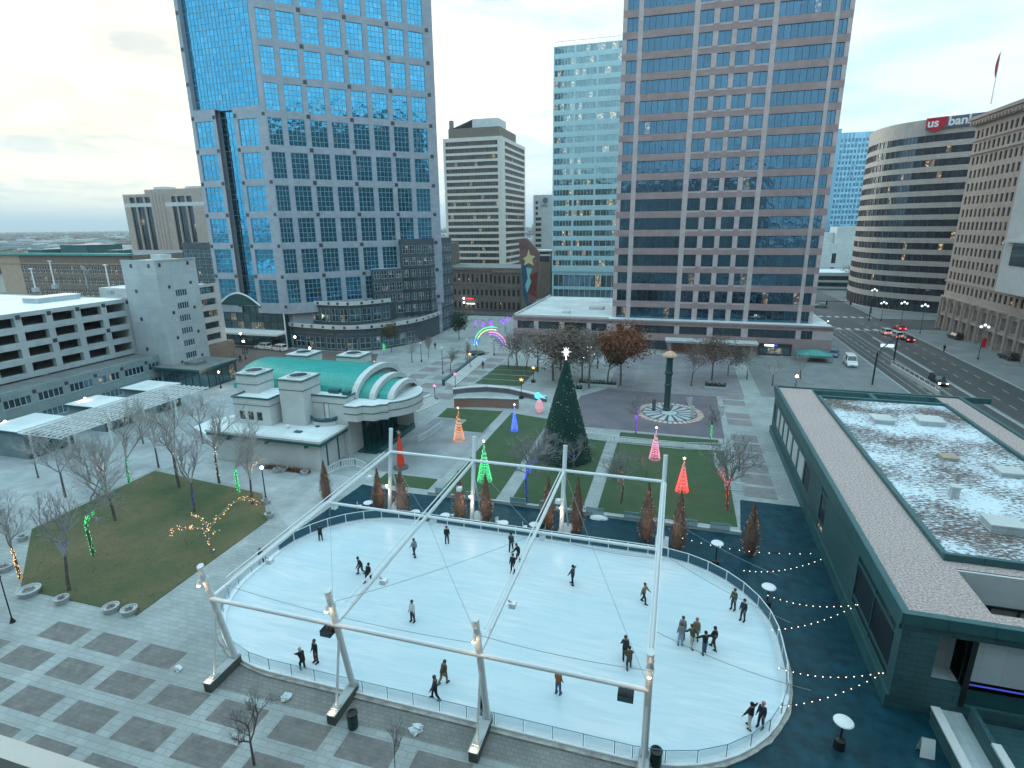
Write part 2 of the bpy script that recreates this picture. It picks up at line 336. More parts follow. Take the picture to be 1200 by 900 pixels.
def box_uv(me, origin):
    nv = len(me.vertices); co = np.empty(nv*3); me.vertices.foreach_get('co', co); co = co.reshape(-1, 3)+np.array(origin)
    nl = len(me.loops); vi = np.empty(nl, dtype=np.int32); me.loops.foreach_get('vertex_index', vi)
    npoly = len(me.polygons); no = np.empty(npoly*3); me.polygons.foreach_get('normal', no); no = no.reshape(-1, 3)
    tot = np.empty(npoly, dtype=np.int32); me.polygons.foreach_get('loop_total', tot)
    ln = np.repeat(no, tot, axis=0); P = co[vi]
    h = np.hypot(ln[:, 0], ln[:, 1]); flat = h < 0.35
    hs = np.maximum(h, 1e-6); tx, ty = -ln[:, 1]/hs, ln[:, 0]/hs
    U = np.where(flat, P[:, 0], P[:, 0]*tx+P[:, 1]*ty)
    slope = np.abs(ln[:, 2]) > 0.3
    dn = -(P[:, 0]*ln[:, 0]+P[:, 1]*ln[:, 1])/hs
    V = np.where(flat, P[:, 1], np.where(slope, P[:, 2]*h+dn*np.abs(ln[:, 2]), P[:, 2]))
    uv = me.uv_layers.new(name='UVMap'); uv.data.foreach_set('uv', np.stack([U, V], 1).ravel())
def wl(o):
    l = Vector((0, 0, 0))
    while o is not None: l = l+o.location; o = o.parent
    return l
def tag(o, label=None, cat=None, group=None, kind=None):
    if label: o['label'] = label
    if cat: o['category'] = cat
    if group: o['group'] = group
    if kind: o['kind'] = kind
    return o
def thing(name, loc, label, cat, group=None, rz=0.0):
    o = bpy.data.objects.new(name, None); o.empty_display_size = 0.3; C.objects.link(o); o.location = loc; o.rotation_euler = (0, 0, rz)
    return tag(o, label, cat, group)
def kids(o): return [c for c in bpy.data.objects if c.parent is o]
_kidmap = {}
def copy_tree(o, parent=None, ch=None):
    c = o.copy(); C.objects.link(c); c.parent = parent
    for k in ch if ch is not None else kids(o): copy_tree(k, c)
    return c
def structure(mb, name, mats, smooth=False):
    o = mb.build(name, mats, smooth=smooth); o['kind'] = 'structure'; return o

# ------------------------------------------------------------------ facades and windows
class Facade:
    """a wall with real window openings (reveals) and window units set back in them"""
    def __init__(s, root, wallmats): s.root = root; s.w = MB(); s.mats = wallmats; s.wins = []
    def wall(s, O, u, xs, zs, is_open, depth=0.35, cell=None, glass=0, nx=1, nz=1, bar=0.07, mi=0, skipwin=None):
        n_ = (u[1], -u[0])
        def P(S, D, z): return (O[0]+u[0]*S+n_[0]*D, O[1]+u[1]*S+n_[1]*D, z)
        for i in range(len(xs)-1):
            for j in range(len(zs)-1):
                a, b, c, d = xs[i], xs[i+1], zs[j], zs[j+1]
                if is_open(i, j):
                    s.w.q([P(a,0,c), P(b,0,c), P(b,-depth,c), P(a,-depth,c)], mi)
                    s.w.q([P(a,-depth,d), P(b,-depth,d), P(b,0,d), P(a,0,d)], mi)
                    s.w.q([P(a,0,c), P(a,-depth,c), P(a,-depth,d), P(a,0,d)], mi)
                    s.w.q([P(b,-depth,c), P(b,0,c), P(b,0,d), P(b,-depth,d)], mi)
                    if skipwin and skipwin(i, j): continue
                    g_ = glass(i, j) if callable(glass) else glass
                    x_ = nx(i, j) if callable(nx) else nx
                    z_ = nz(i, j) if callable(nz) else nz
                    s.wins.append((O, u, a, b, c, d, depth, x_, z_, g_, bar))
                else:
                    s.w.q([P(a,0,c), P(b,0,c), P(b,0,d), P(a,0,d)], cell(i, j) if cell else mi)
    def finish(s, winmats, wall='wall', limit=100, extra=None, winname='window'):
        if extra: extra(s.w)
        s.w.build(wall, s.mats, s.root)
        def size(W):
            O, u, a, b, c, d = W[:6]; p = [proj((O[0]+u[0]*S, O[1]+u[1]*S, z)) for S in (a, b) for z in (c, d)]
            if any(q is None for q in p): return 0
            xs = [min(1200, max(0, q[0])) for q in p]; ys = [min(900, max(0, q[1])) for q in p]
            return (max(xs)-min(xs))*(max(ys)-min(ys))
        ws = sorted(s.wins, key=size, reverse=True)
        rest = MB(); nrest = 0
        rnd = random.Random(len(ws))
        for i, W in enumerate(ws):
            mb = MB() if i < limit else rest
            window_unit(mb, W, rnd)
            if i < limit: mb.build(winname, winmats, s.root)
            else: nrest += 1
        if nrest: rest.build(winname, winmats, s.root)['kind'] = 'stuff'
def window_unit(mb, W, rnd, fm=0):
    """panes (own island each) + mullions; material 0 = frame, glass index g"""
    O, u, a, b, c, d, dep, nx, nz, g, bar = W; n_ = (u[1], -u[0])
    def P(S, D, z): return (O[0]+u[0]*S+n_[0]*D, O[1]+u[1]*S+n_[1]*D, z)
    for i in range(nx):
        for j in range(nz):
            x0 = a+(b-a)*i/nx; x1 = a+(b-a)*(i+1)/nx; z0 = c+(d-c)*j/nz; z1 = c+(d-c)*(j+1)/nz
            t = [(rnd.random()-0.5)*0.012 for _ in range(4)]
            k = -dep+0.03
            mb.q([P(x0, k+t[0], z0), P(x1, k+t[1], z0), P(x1, k+t[2], z1), P(x0, k+t[0]+t[2]-t[1], z1)], 1+g)
    h = bar/2; k0, k1 = -dep+0.02, -dep+0.10
    for i in range(nx+1):
        x = a+(b-a)*i/nx; x = min(max(x, a+h), b-h); mb.obox(O, u, (x-h, k0, c), (x+h, k1, d), fm)
    for j in range(nz+1):
        z = c+(d-c)*j/nz; z = min(max(z, c+h), d-h); mb.obox(O, u, (a, k0, z-h), (b, k1-0.01, z+h), fm)
def text(name, body, size, O, u, s0, z0, out, mt, parent, ext=0.04, bold=0.0, shear=0.0, **t):
    cu = bpy.data.curves.new(name, 'FONT'); cu.body = body; cu.size = size; cu.extrude = ext; cu.offset = bold; cu.shear = shear
    tmp = bpy.data.objects.new(name, cu); C.objects.link(tmp); dg = bpy.context.evaluated_depsgraph_get()
    me = bpy.data.meshes.new_from_object(tmp.evaluated_get(dg)); bpy.data.objects.remove(tmp)
    n_ = (u[1], -u[0]); pl = wl(parent) if parent else Vector((0, 0, 0))
    M = Matrix(((u[0], 0, n_[0], O[0]+u[0]*s0+n_[0]*out-pl.x), (u[1], 0, n_[1], O[1]+u[1]*s0+n_[1]*out-pl.y), (0, 1, 0, z0-pl.z), (0, 0, 0, 1)))
    me.transform(M); me.materials.clear(); me.materials.append(MATS[mt])
    o = bpy.data.objects.new(name, me); C.objects.link(o)
    if parent: o.parent = parent
    if t: tag(o, **t)
    return o
# ------------------------------------------------------------------ the ground
mat('valley', (0.10, 0.115, 0.11), 0.95, col2=(0.19, 0.185, 0.17), vscale=0.004, coord='geo', stain=0.0)
mat('concrete_paving', (0.42, 0.46, 0.465), 0.75, var=0.22, vscale=0.28, tile=(0.85, 0.42, 0.03, 0.5), tilec=0.74, bump=0.003, bscale=14, stain=0.5)
mat('aggregate_paving', (0.225, 0.22, 0.215), 0.8, var=0.3, vscale=1.2, tile=(0.58, 0.29, 0.016, 0.5), tilec=0.72, bump=0.003, bscale=25, stain=0.2)
mat('brown_paving', (0.27, 0.275, 0.265), 0.8, var=0.25, vscale=0.5, tile=(0.42, 0.30, 0.022, 0.5), tilec=0.66, bump=0.003, bscale=14, stain=0.35)
mat('plum_paving', (0.19, 0.17, 0.20), 0.6, var=0.3, vscale=0.22, tile=(0.6, 0.3, 0.02, 0.5), tilec=0.85, stain=0.3)
mat('pad_paving', (0.27, 0.255, 0.265), 0.8, var=0.2, vscale=0.5, tile=(0.6, 0.3, 0.02, 0.5))
mat('frosty_paving', (0.46, 0.50, 0.52), 0.8, var=0.28, vscale=0.3, tile=(1.2, 1.2, 0.03), tilec=0.8, stain=0.3)
mat('stage_concrete', (0.33, 0.36, 0.385), 0.6, var=0.35, vscale=0.16, tile=(3.0, 2.4, 0.03), tilec=0.75, stain=0.4)
mat('deck_rubber', (0.006, 0.068, 0.098), 0.45, col2=(0.003, 0.026, 0.042), vscale=1.1, bump=0.006, bscale=5, spec=0.25, stain=0.5, tile=(1.2, 1.2, 0.02), tilec=0.8)
mat('asphalt', (0.055, 0.06, 0.065), 0.75, col2=(0.095, 0.09, 0.088), vscale=0.12, stretch=(1.0, 0.12, 1.0), stain=0.2)
mat('asphalt_brown', (0.10, 0.09, 0.088), 0.8, col2=(0.145, 0.125, 0.12), vscale=0.15)
mat('road_paint', (0.55, 0.6, 0.6), 0.7, var=0.35, vscale=1.5)
mat('street_concrete', (0.26, 0.28, 0.29), 0.8, var=0.25, vscale=0.2, tile=(2.4, 2.4, 0.03), stain=0.35)
mat('kerb_stone', (0.45, 0.49, 0.50), 0.8, var=0.2, vscale=1)
mat('lawn_dark', (0.034, 0.078, 0.030), 0.9, col2=(0.058, 0.088, 0.042), vscale=0.5, bump=0.03, bscale=10)
mat('lawn_winter', (0.045, 0.080, 0.030), 0.9, col2=(0.16, 0.125, 0.068), vscale=0.12, bump=0.03, bscale=9, stain=0.0)
mat('lawn_blade', (0.06, 0.10, 0.04), 0.9, island=0.4, col2=(0.15, 0.13, 0.07), vscale=0.12, coord='obj')
mat('court_paving', (0.27, 0.265, 0.29), 0.75, var=0.25, vscale=0.25, tile=(2.4, 1.2, 0.04), tilec=1.25, stain=0.3)
mat('mosaic_tile', (0.34, 0.13, 0.07), 0.6, col2=(0.22, 0.20, 0.2), vscale=0.5)
mat('disc_pale', (0.50, 0.54, 0.56), 0.7, var=0.2, vscale=1); mat('disc_orange', (0.40, 0.17, 0.09), 0.7, var=0.3, vscale=0.8)
mat('disc_dark', (0.09, 0.11, 0.13), 0.6, var=0.3)
def ice_mat():
    m = mat('ice', (0.78, 0.87, 0.91), 0.32, var=0.05, vscale=0.2, bump=0.004, bscale=1.5, spec=0.4); nt = m.node_tree; b = nt.nodes['Principled BSDF']
    tcn = N(nt, 'ShaderNodeTexCoord'); mp = N(nt, 'ShaderNodeMapping'); mp.inputs['Scale'].default_value = (0.12, 1.1, 1); mp.inputs['Rotation'].default_value = (0, 0, 0.5)
    nt.links.new(tcn.outputs['UV'], mp.inputs[0])
    no = N(nt, 'ShaderNodeTexNoise', i_Scale=1.4, i_Detail=9.0, i_Roughness=0.72, i_Distortion=1.4); nt.links.new(mp.outputs[0], no.inputs['Vector'])
    rp = ramp(nt, [(0.38, 0.0), (0.62, 1.0)]); nt.links.new(no.outputs[0], rp.inputs[0])
    n3 = N(nt, 'ShaderNodeTexNoise', i_Scale=0.11, i_Detail=5.0, i_Distortion=0.8); nt.links.new(tcn.outputs['UV'], n3.inputs['Vector'])
    r3 = ramp(nt, [(0.4, 0.0), (0.6, 1.0)]); nt.links.new(n3.outputs[0], r3.inputs[0])
    c = mixc(nt, rp.outputs[0], (0.68, 0.73, 0.76), (0.50, 0.62, 0.68)); c = mixc(nt, r3.outputs[0], c, mixc(nt, 0.5, c, (0.50, 0.66, 0.73)))
    nt.links.new(c, b.inputs['Base Color'])
ice_mat()
def rect(x0, y0, x1, y1): return [(x0, y0), (x1, y0), (x1, y1), (x0, y1)]
g = MB(); g.sheet(rect(-30000, -4000, 30000, 45000), -0.35); structure(g, 'ground', 'valley')
g = MB(); g.prism(rect(-118, 4, 41.5, 185), -0.3, 0.0); structure(g, 'plaza', 'concrete_paving')
# aggregate squares of the foreground plaza
g = MB()
for i in range(-4, 9):
    for j in range(-7, 3):
        x = -45.72+4.66*i; y = 24.75-2.72*j if j < 0 else 24.75-2.72*j
        y = 24.75+2.72*j
        if x+3.5 > -29 and y+1.7 > 24.3: continue
        if x < -50 and y > 24: continue
        if x > -8 or y > 25: continue
        g.sheet(rect(x, y, x+3.5, y+1.75), 0.004)
structure(g, 'paving_squares', 'aggregate_paving')
g = MB(); g.sheet([(-28.6, 24.4), (-0.3, 24.4), (-0.3, 27.5), (-28.6, 27.5)], 0.008); structure(g, 'paving_strip', 'brown_paving')
g = MB(); g.sheet([(-36.2, 42.6), (-30, 38), (-3, 30), (0.4, 27.5), (0.4, 8), (40, 8), (40, 62.6), (8.2, 62.6), (7.6, 55.4), (-30, 54.3), (-35.3, 55)], 0.012); structure(g, 'rink_surround', 'deck_rubber')
g = MB(); g.sheet([(-37, 59), (-26.6, 59), (-26.6, 78), (-28.5, 80.2), (-36.8, 80.4)], 0.008); structure(g, 'stage_floor', 'stage_concrete')
g = MB(); g.sheet([(-16, 82), (7.8, 82.1), (7.8, 104), (-12, 104), (-16, 98)], 0.008); structure(g, 'dark_plaza', 'plum_paving')
g = MB()
for y in (63.6, 67.2, 70.8, 74.4, 78.0, 81.6, 88.6, 92.0, 99.2, 102.8):
    g.sheet(rect(8.7, y, 12.3, y+2.9), 0.008)
for X in (-6.5, 2.2):
    for y in (105.5, 108.6, 111.7, 114.8): g.sheet(rect(X, y, X+4.2, y+2.5), 0.008)
for X in (-53, -47.5, -42):
    for k in range(7): g.sheet(rect(X, 90+k*6, X+3.8, 93.5+k*6), 0.008)
structure(g, 'paving_pads', 'pad_paving')
g = MB(); g.sheet([(-12, 104.1), (12.6, 104.1), (12.6, 136.5), (-12, 136.5)], 0.004); structure(g, 'stone_court', 'court_paving')
g = MB(); g.sheet([tuple(G(*c_).xy) for c_ in ((226, 501), (246, 492), (275, 486), (279, 497), (268, 506), (240, 508))], 0.02); structure(g, 'white_patch', 'snow')  # irregular white sheet laid on the paving left of the hall
g = MB(); g.sheet([(-75, 48), (-63.6, 36.5), (-63.6, 52), (-52, 56.6), (-37, 56.6), (-36, 44), (-40, 45), (-45.4, 50), (-63.4, 52.2), (-66, 62), (-80, 84), (-62, 86), (-95, 86), (-94, 44)], 0.002)
g = MB(); g.sheet(rect(-97.5, 52.3, -58.5, 88), 0.006); g.sheet([(-58.4, 52.2), (-45.5, 50), (-36.6, 43.2), (-36.6, 56.4), (-58.4, 56.4)], 0.006); g.sheet([(-97, 30), (-64, 36.3), (-64, 52.2), (-97, 52.2)], 0.006)
structure(g, 'frosted_terrace', 'frosty_paving')
g = MB(); g.sheet([(-104, 97), (-62, 92), (-64, 108), (-70, 121), (-118, 121)], 0.010); structure(g, 'driveway', 'asphalt_brown')
# streets
g = MB(); g.sheet(rect(42, -20, 62.3, 900), -0.12); structure(g, 'road', 'asphalt')
g = MB(); g.sheet(rect(-400, 188, 400, 207), -0.116); structure(g, 'cross_street', 'asphalt')
g = MB(); g.prism(rect(62.3, -20, 74, 187.5), -0.3, 0.02); g.prism(rect(62.3, 207.5, 130, 260), -0.3, 0.02); g.prism(rect(-260, 207.5, 41.7, 240), -0.3, 0.02); g.prism(rect(-260, 150, -118.3, 187), -0.3, 0.0)
structure(g, 'pavement', 'street_concrete')
g = MB(); g.sheet(rect(31.5, 92, 41.4, 184), 0.008); g.sheet([(15.5, 106), (31.4, 106), (31.4, 141), (15.5, 141)], 0.008); structure(g, 'station_forecourt', 'street_concrete')
g = MB(); g.box((41.5, -20, -0.3), (41.75, 186, 0.05)); g.box((62.05, -20, -0.3), (62.3, 187, 0.06)); g.box((41.9+9.2, 95, -0.12), (51.5, 172, 0.03)); structure(g, 'kerbs', 'kerb_stone')
g = MB()
for k in range(26):
    for X in (45.2, 55.0, 58.7): g.sheet(rect(X, 60+k*5.4, X+0.14, 62.6+k*5.4), -0.108)
g.sheet(rect(48.3, 60, 48.42, 183), -0.108); g.sheet(rect(51.9, 60, 52.04, 183), -0.108)
for k in range(8): g.sheet(rect(43.2+k*2.4, 184.2, 44.4+k*2.4, 186.8), -0.108)
for k in range(8): g.sheet(rect(43.2+k*2.4, 208.2, 44.4+k*2.4, 210.8), -0.108)
g.sheet(rect(42.3, 183.2, 62, 183.55), -0.108)
for X in (43.4, 44.8, 46.6, 48.0): g.sheet(rect(X, -20, X+0.09, 188), -0.104)
structure(g, 'road_markings', 'road_paint')
# lawns
def lawn(name, poly, m, h=0.06):
    g = MB(); g.prism(poly, -0.1, h); o = structure(g, name, m); return o
LEFT = [(-53.3, 28.7), (-63.2, 36.4), (-63.4, 51.4), (-45.4, 49.6), (-40.5, 44.5), (-40.3, 28.7)]
lawn('lawn', LEFT, 'lawn_winter')
for P_ in ([(-36.6, 80.6), (-27.1, 80.6), (-27.1, 86), (-36.8, 85.3)], [(-34, 55.6), (-27, 55.8), (-27, 58.6), (-34, 58.6)], [(-31.4, 75.6), (-27.1, 75.6), (-27.1, 80.4), (-31.4, 80.4)],
           [(-25.4, 55.2), (-18.5, 55.2), (-18.5, 84), (-25.4, 85.5)], [(-16.7, 55.6), (-8.6, 55.8), (-8.6, 77), (-16.7, 77)], [(-7.0, 55.8), (7.4, 56.2), (7.4, 77), (-7.0, 77)],
           [(-7, 78.9), (6.8, 78.9), (6.8, 81.2), (-7, 81)]): lawn('lawn', P_, 'lawn_dark')
for k in range(4): lawn('lawn', [(-37.7, 101.4+k*4.1), (-28.3, 101.6+k*4.1), (-28.3, 105.1+k*4.1), (-37.4, 105.1+k*4.1)], 'lawn_dark')
def blades(poly, n, seed, name, mt, label, hh=0.12):
    rnd = random.Random(seed); g = MB(); xs = [p[0] for p in poly]; ys = [p[1] for p in poly]
    def inside(x, y):
        c = False; j = len(poly)-1
        for i in range(len(poly)):
            if (poly[i][1] > y) != (poly[j][1] > y) and x < (poly[j][0]-poly[i][0])*(y-poly[i][1])/(poly[j][1]-poly[i][1])+poly[i][0]: c = not c
            j = i
        return c
    while len(g.f) < n:
        x = rnd.uniform(min(xs), max(xs)); y = rnd.uniform(min(ys), max(ys))
        if not inside(x, y): continue
        a = rnd.uniform(0, 6.28); r = rnd.uniform(0.03, 0.08); h = rnd.uniform(0.4, 1)*hh
        g.q([(x-r*math.cos(a), y-r*math.sin(a), 0.05), (x+r*math.cos(a), y+r*math.sin(a), 0.05), (x+rnd.uniform(-.1, .1), y+rnd.uniform(-.1, .1), 0.06+h)])
    g.build(name, mt, origin=(poly[0][0], poly[0][1], 0), label=label, cat='grass', kind='stuff')
blades(LEFT, 9000, 3, 'grass', 'lawn_blade', 'short winter grass with pale frosted patches on the five sided lawn', .05)
# ------------------------------------------------------------------ the rink
RX, RY, RL, RW, RR = -13.2, 37.4, 22.0, 10.9, 9.6
def stad(off, n=12):
    a, b, r = RL+off, RW+off, RR+off; pts = []
    for (cx_, cy_, t0) in ((RX+a-r, RY-b+r, -90), (RX+a-r, RY+b-r, 0), (RX-a+r, RY+b-r, 90), (RX-a+r, RY-b+r, 180)):
        for i in range(n+1):
            t = R(t0+90*i/n); pts.append((cx_+r*math.cos(t), cy_+r*math.sin(t)))
    return pts
g = MB(); g.prism(stad(-0.25), 0.014, 0.16); structure(g, 'rink_ice', 'ice')
rk = thing('rink_barrier', (RX, RY, 0), 'white railing with posts and panels running all round the oval ice rink', 'barrier')
def ring(mb, o0, o1, z0, z1, mi=0, n=12, jit=0):
    A = stad(o0, n); B = stad(o1, n); L = len(A); rnd = random.Random(5)
    if jit:
        B = [(x+(x-RX)*rnd.uniform(-jit, jit)/20, y+(y-RY)*rnd.uniform(-jit, jit)/10) for x, y in B]
    for i in range(L):
        j = (i+1) % L; a, b, c, d = A[i], A[j], B[j], B[i]
        mb.q([(a[0], a[1], z1), (b[0], b[1], z1), (c[0], c[1], z1), (d[0], d[1], z1)][::-1], mi)
        mb.q([(d[0], d[1], z0), (d[0], d[1], z1), (c[0], c[1], z1), (c[0], c[1], z0)][::-1], mi)
        mb.q([(a[0], a[1], z0), (b[0], b[1], z0), (b[0], b[1], z1), (a[0], a[1], z1)][::-1], mi)
mat('dirty_snow', (0.50, 0.50, 0.48), 0.8, col2=(0.26, 0.24, 0.22), vscale=1.5, bump=0.03, bscale=8); mat('clear_panel', (0.6, 0.8, 0.9), 0.15, alpha=0.22); mat('dark_panel', (0.02, 0.09, 0.13), 0.4); mat('rail_white', (0.72, 0.77, 0.80), 0.4); mat('post_teal', (0.10, 0.24, 0.30), 0.4)
g = MB(); ring(g, -0.25, 0.16, 0.0, 0.27); g.build('kick_board', 'snow', rk)
g = MB(); ring(g, 0.16, 0.40, 0.0, 0.12, jit=0.07, n=26); g.build('snow_bank', 'dirty_snow', rk)
def resample(step):
    P = stad(0.0, 24); P = P+[P[0]]; out = []; acc = 0; nxt = 0
    for a, b in zip(P, P[1:]):
        l = math.dist(a, b)
        while nxt <= acc+l and l > 1e-6:
            t = (nxt-acc)/l; out.append((a[0]+(b[0]-a[0])*t, a[1]+(b[1]-a[1])*t)); nxt += step
        acc += l
    return out
RP = resample(1.84)
def back(p): return p[1] > 41 or p[0] > 6.0 and p[1] > 35
for i, p in enumerate(RP):
    q = RP[(i+1) % len(RP)]
    if math.dist(p, q) > 3: q = RP[0]
    bk = back(p) or back(q); h = 1.22 if bk else 1.15
    g = MB()
    if bk: g.tube((p[0], p[1], 0.14), (p[0], p[1], h), 0.05, n=6)
    else: g.tube((p[0], p[1], 0.14), (p[0], p[1], h), 0.03, n=6)
    g.build('post', 'rail_white' if bk else 'post_teal', rk)
    d = Vector((q[0]-p[0], q[1]-p[1], 0)); 
    if d.length < 0.3: continue
    e = d.normalized()*0.07
    a, b = Vector((p[0], p[1], 0))+e, Vector((q[0], q[1], 0))-e; nn = Vector((-d.y, d.x, 0)).normalized()*0.015
    g = MB(); z0, z1 = 0.28, h-0.06
    for s_ in (1, -1): g.q([a+nn*s_+Vector((0, 0, z0)), b+nn*s_+Vector((0, 0, z0)), b+nn*s_+Vector((0, 0, z1)), a+nn*s_+Vector((0, 0, z1))])
    if bk: g.build('panel', 'dark_panel', rk)
    elif i % 1 == 0: g.build('panel', 'clear_panel', rk)
    g = MB()
    g.tube((p[0], p[1], h), (q[0], q[1], h), 0.04 if bk else 0.022, n=6)
    if bk: g.tube((p[0], p[1], 0.33), (q[0], q[1], 0.33), 0.03, n=5)
    g.build('rail', 'rail_white' if bk else 'post_teal', rk)

# ------------------------------------------------------------------ towers
X_ = (1.0, 0.0); YU = (0.0, 1.0); DG = (0.7071068, 0.7071068)
def box_core(root, poly, z0, z1, m, mt=None, name='core'):
    g = MB(); g.prism(poly, z0, z1, 0, 1 if mt else None); return g.build(name, [m]+([mt] if mt else []), root)
def midrow(a, b): return lambda i, j: i in a and j in b

# pink granite tower
tw = thing('office_tower', (7, 160, 0), 'tall pink granite office tower with bands of blue windows at the right of the plaza', 'tower')
xs = [-16.1, -15.1, -12.7, -11.6, -0.7, .5, 3.4, 4.6, 7.3, 8.4, 11.3, 12.4, 15.3, 16.4, 27.2, 28.0, 29.7, 30.6]
zs = [7.0]
for k in range(25): zs += [7.2+4.32*k, 9.98+4.32*k]
zs += [9.95+4.32*24+3]
F = Facade(tw, ['pink_granite', 'pale_granite'])
op = {1, 3, 5, 7, 9, 11, 13, 15}
def cellm(i, j):
    if i in op: return 1 if (4 <= i <= 12 and False) else 0
    return 1 if (j % 2 == 1 or i in (2, 4, 12, 14)) else 0
F.wall((0, 146), X_, xs, zs, lambda i, j: i in op and j % 2 == 1, 0.3, cellm, nx=lambda i, j: {1: 2, 3: 8, 13: 8, 15: 2}.get(i, 2), nz=1, bar=0.09)
for k in range(25):
    for i in (5, 7, 9, 11): F.w.obox((0, 146), X_, (xs[i], 0, 7.2+4.32*k-0.4), (xs[i+1], 0.05, 7.2+4.32*k-0.02), 1)
F.finish(['mullion_dark', 'glass_blue'])
box_core(tw, [(-16.1, 146.5), (30.6, 146.5), (30.6, 190), (-16.1, 190)], 6.0, 116.6, 'pink_granite')
# its low wing
wg = thing('office_wing', (-3, 150, 0), 'low pink stone wing with a snowy flat roof at the foot of the pink tower', 'building')
F = Facade(wg, ['pink_granite', 'pale_granite'])
xs = [-41.4, -40.3, -35.8, -34.6, -29, -27.8, -22, -20.8, -16.9, -16.0, -14.3, -13.0, -11.8, -10.8, -0.5, .7, 7.1, 8.4, 14.8, 16.3, 26.6, 27.7, 30.1, 34.3]
op = {1, 3, 5, 7, 10, 13, 15, 17, 19, 21}
F.wall((0, 142), X_, xs, [-0.2, 0.1, 2.4, 4.1, 6.1, 7.2], lambda i, j: (j == 3 and i in op) or (j == 1 and i in (1, 3, 5, 7, 13)), 0.6,
       lambda i, j: 1 if j == 3 and i not in op else 0, nx=lambda i, j: {13: 7, 19: 7}.get(i, 3), nz=1, bar=0.08)
F.w.obox((0, 142), X_, (-41.7, 0, 6.9), (34.6, 0.35, 7.35), 0)
F.finish(['dark_frame', 'glass_dark'])
g = MB(); g.prism(rect(-41.3, 142.7, 34.2, 145.95), 0, 7.22, 0, 1); g.prism(rect(-41.3, 145.95, -16.12, 186), 0, 7.22, 0, 1); g.prism(rect(30.62, 145.95, 34.2, 186), 0, 7.22, 0, 1); g.build('roof', ['pink_granite', 'roof_white'], wg)
g = MB(); g.box((-41.3, 142.1, 7.25), (-16.5, 142.7, 7.7)); g.box((-41.4, 142.1, 7.25), (-41.0, 186, 7.75)); g.box((-30, 150, 7.25), (-28, 152, 7.6)); g.box((-24, 158, 7.25), (-20, 162, 7.9)); g.build('parapet', 'white_concrete', wg)
cp = thing('entrance_canopy', (8, 139, 0), 'white flat entrance canopy with snow in front of the pink tower', 'canopy')
g = MB(); g.box((-2.2, 137.5, 2.9), (18.2, 141.6, 3.3)); g.box((-2.4, 137.3, 3.3), (18.4, 141.4, 3.42)); g.build('roof_slab', 'white_concrete', cp)
for x in (-1.2, 5, 11, 17): g = MB(); g.box((x-.3, 138, 0), (x+.3, 138.6, 2.9)); g.build('column', 'pink_granite', cp)
g = MB(); g.box((-1.8, 141.3, 0), (17.8, 141.65, 2.9)); g.build('brick_wall', 'mosaic_tile', cp)
sh = thing('shop_front', (22.6, 141.9, 0), 'pale glass shop front with a lit blue and white sign in the pink wing', 'shop front')
F = Facade(sh, ['dark_frame']); F.wall((0, 141.7), X_, [18.9, 19.1, 25.9, 26.1], [0, 0.3, 2.1, 2.9], midrow((1,), (1,)), 0.1, nx=4, nz=1, bar=0.12); F.finish(['dark_frame', 'glass_shop'])
g = MB(); g.obox((0, 141.7), X_, (20.2, 0.02, 2.3), (22.2, 0.15, 2.65)); g.build('sign_panel', 'sign_glow_white', sh)
g = MB(); g.obox((0, 141.7), X_, (22.25, 0.02, 2.25), (23.0, 0.16, 2.75)); g.build('sign_emblem', 'blue_strip', sh)
kp = thing('market_tent', (30, 138, 0), 'teal peaked tent canopy at the right end of the pink wing', 'tent')
g = MB(); c = (30.2, 138.4, 2.7)
for a, b in (((26.6, 136), (33.6, 136)), ((33.6, 136), (33.6, 141)), ((33.6, 141), (26.6, 141)), ((26.6, 141), (26.6, 136))):
    g.q([(a[0], a[1], 1.7), (b[0], b[1], 1.7), c]); g.q([(a[0], a[1], 1.35), (b[0], b[1], 1.35), (b[0], b[1], 1.7), (a[0], a[1], 1.7)])
g.build('tent_roof', 'green_copper', kp)
for x, y in ((26.7, 136.1), (33.5, 136.1), (26.7, 140.9), (33.5, 140.9)): g = MB(); g.tube((x, y, 0), (x, y, 1.5), .06); g.build('pole', 'steel', kp)

# glass tower, turned by 45 degrees
gt = thing('glass_tower', (-85, 135, 0), 'tall tower of azure glass in a pale stone grid at the left of the plaza', 'tower')
O = (-95.0, 121.4); SQ0 = 3.3
nodes = [10.8+7.5*k for k in range(14)]
F = Facade(gt, ['lav_stone', 'dark_granite'])
xs = [0.0]
for i in range(8): xs += [1.35+5.19*i-1.9, 1.35+5.19*i+2.1]
xs[1] = max(xs[1], 0.35); xs[1] = 0.35
xs.append(42.4); xs = sorted(xs)
zs = [9.0]
for z in nodes: zs += [z+0.78, z+6.72]
zs.append(nodes[-1]+9)
F.wall(O, DG, xs, zs, lambda i, j: i % 2 == 1 and j % 2 == 1, 0.28, nx=4, nz=5, bar=0.10)
for k, z in enumerate(nodes):
    for i in range(5):
        s_ = -0.75+10.38*i
        if i == 0: continue
        F.w.obox(O, DG, (s_-.45, 0, z-.45), (s_+.45, 0.06, z+.45), 1)
xsA = [-21.4, -20.3, -15.2, -14.1]; xsB = [-9.1, -7.9, -2.5, 0.0]
zA = [z for z in zs if z < 56.5]+[57.6]
for X in (xsA, xsB):
    F.wall(O, X_, X, zA, lambda i, j: i == 1 and j % 2 == 1 and j < len(zA)-2, 0.28, nx=4, nz=5, bar=0.10)
    for z in nodes:
        if z > 58: continue
        for s_ in (X[0]+.55, X[3]-.55): F.w.obox(O, X_, (s_-.4, 0, z-.4), (s_+.4, 0.06, z+.4), 1)
F.wall(O, X_, [-21.4, -20.4], [57.6, 117], lambda i, j: False); F.wall(O, X_, [-1.3, 0.0], [57.6, 117], lambda i, j: False)
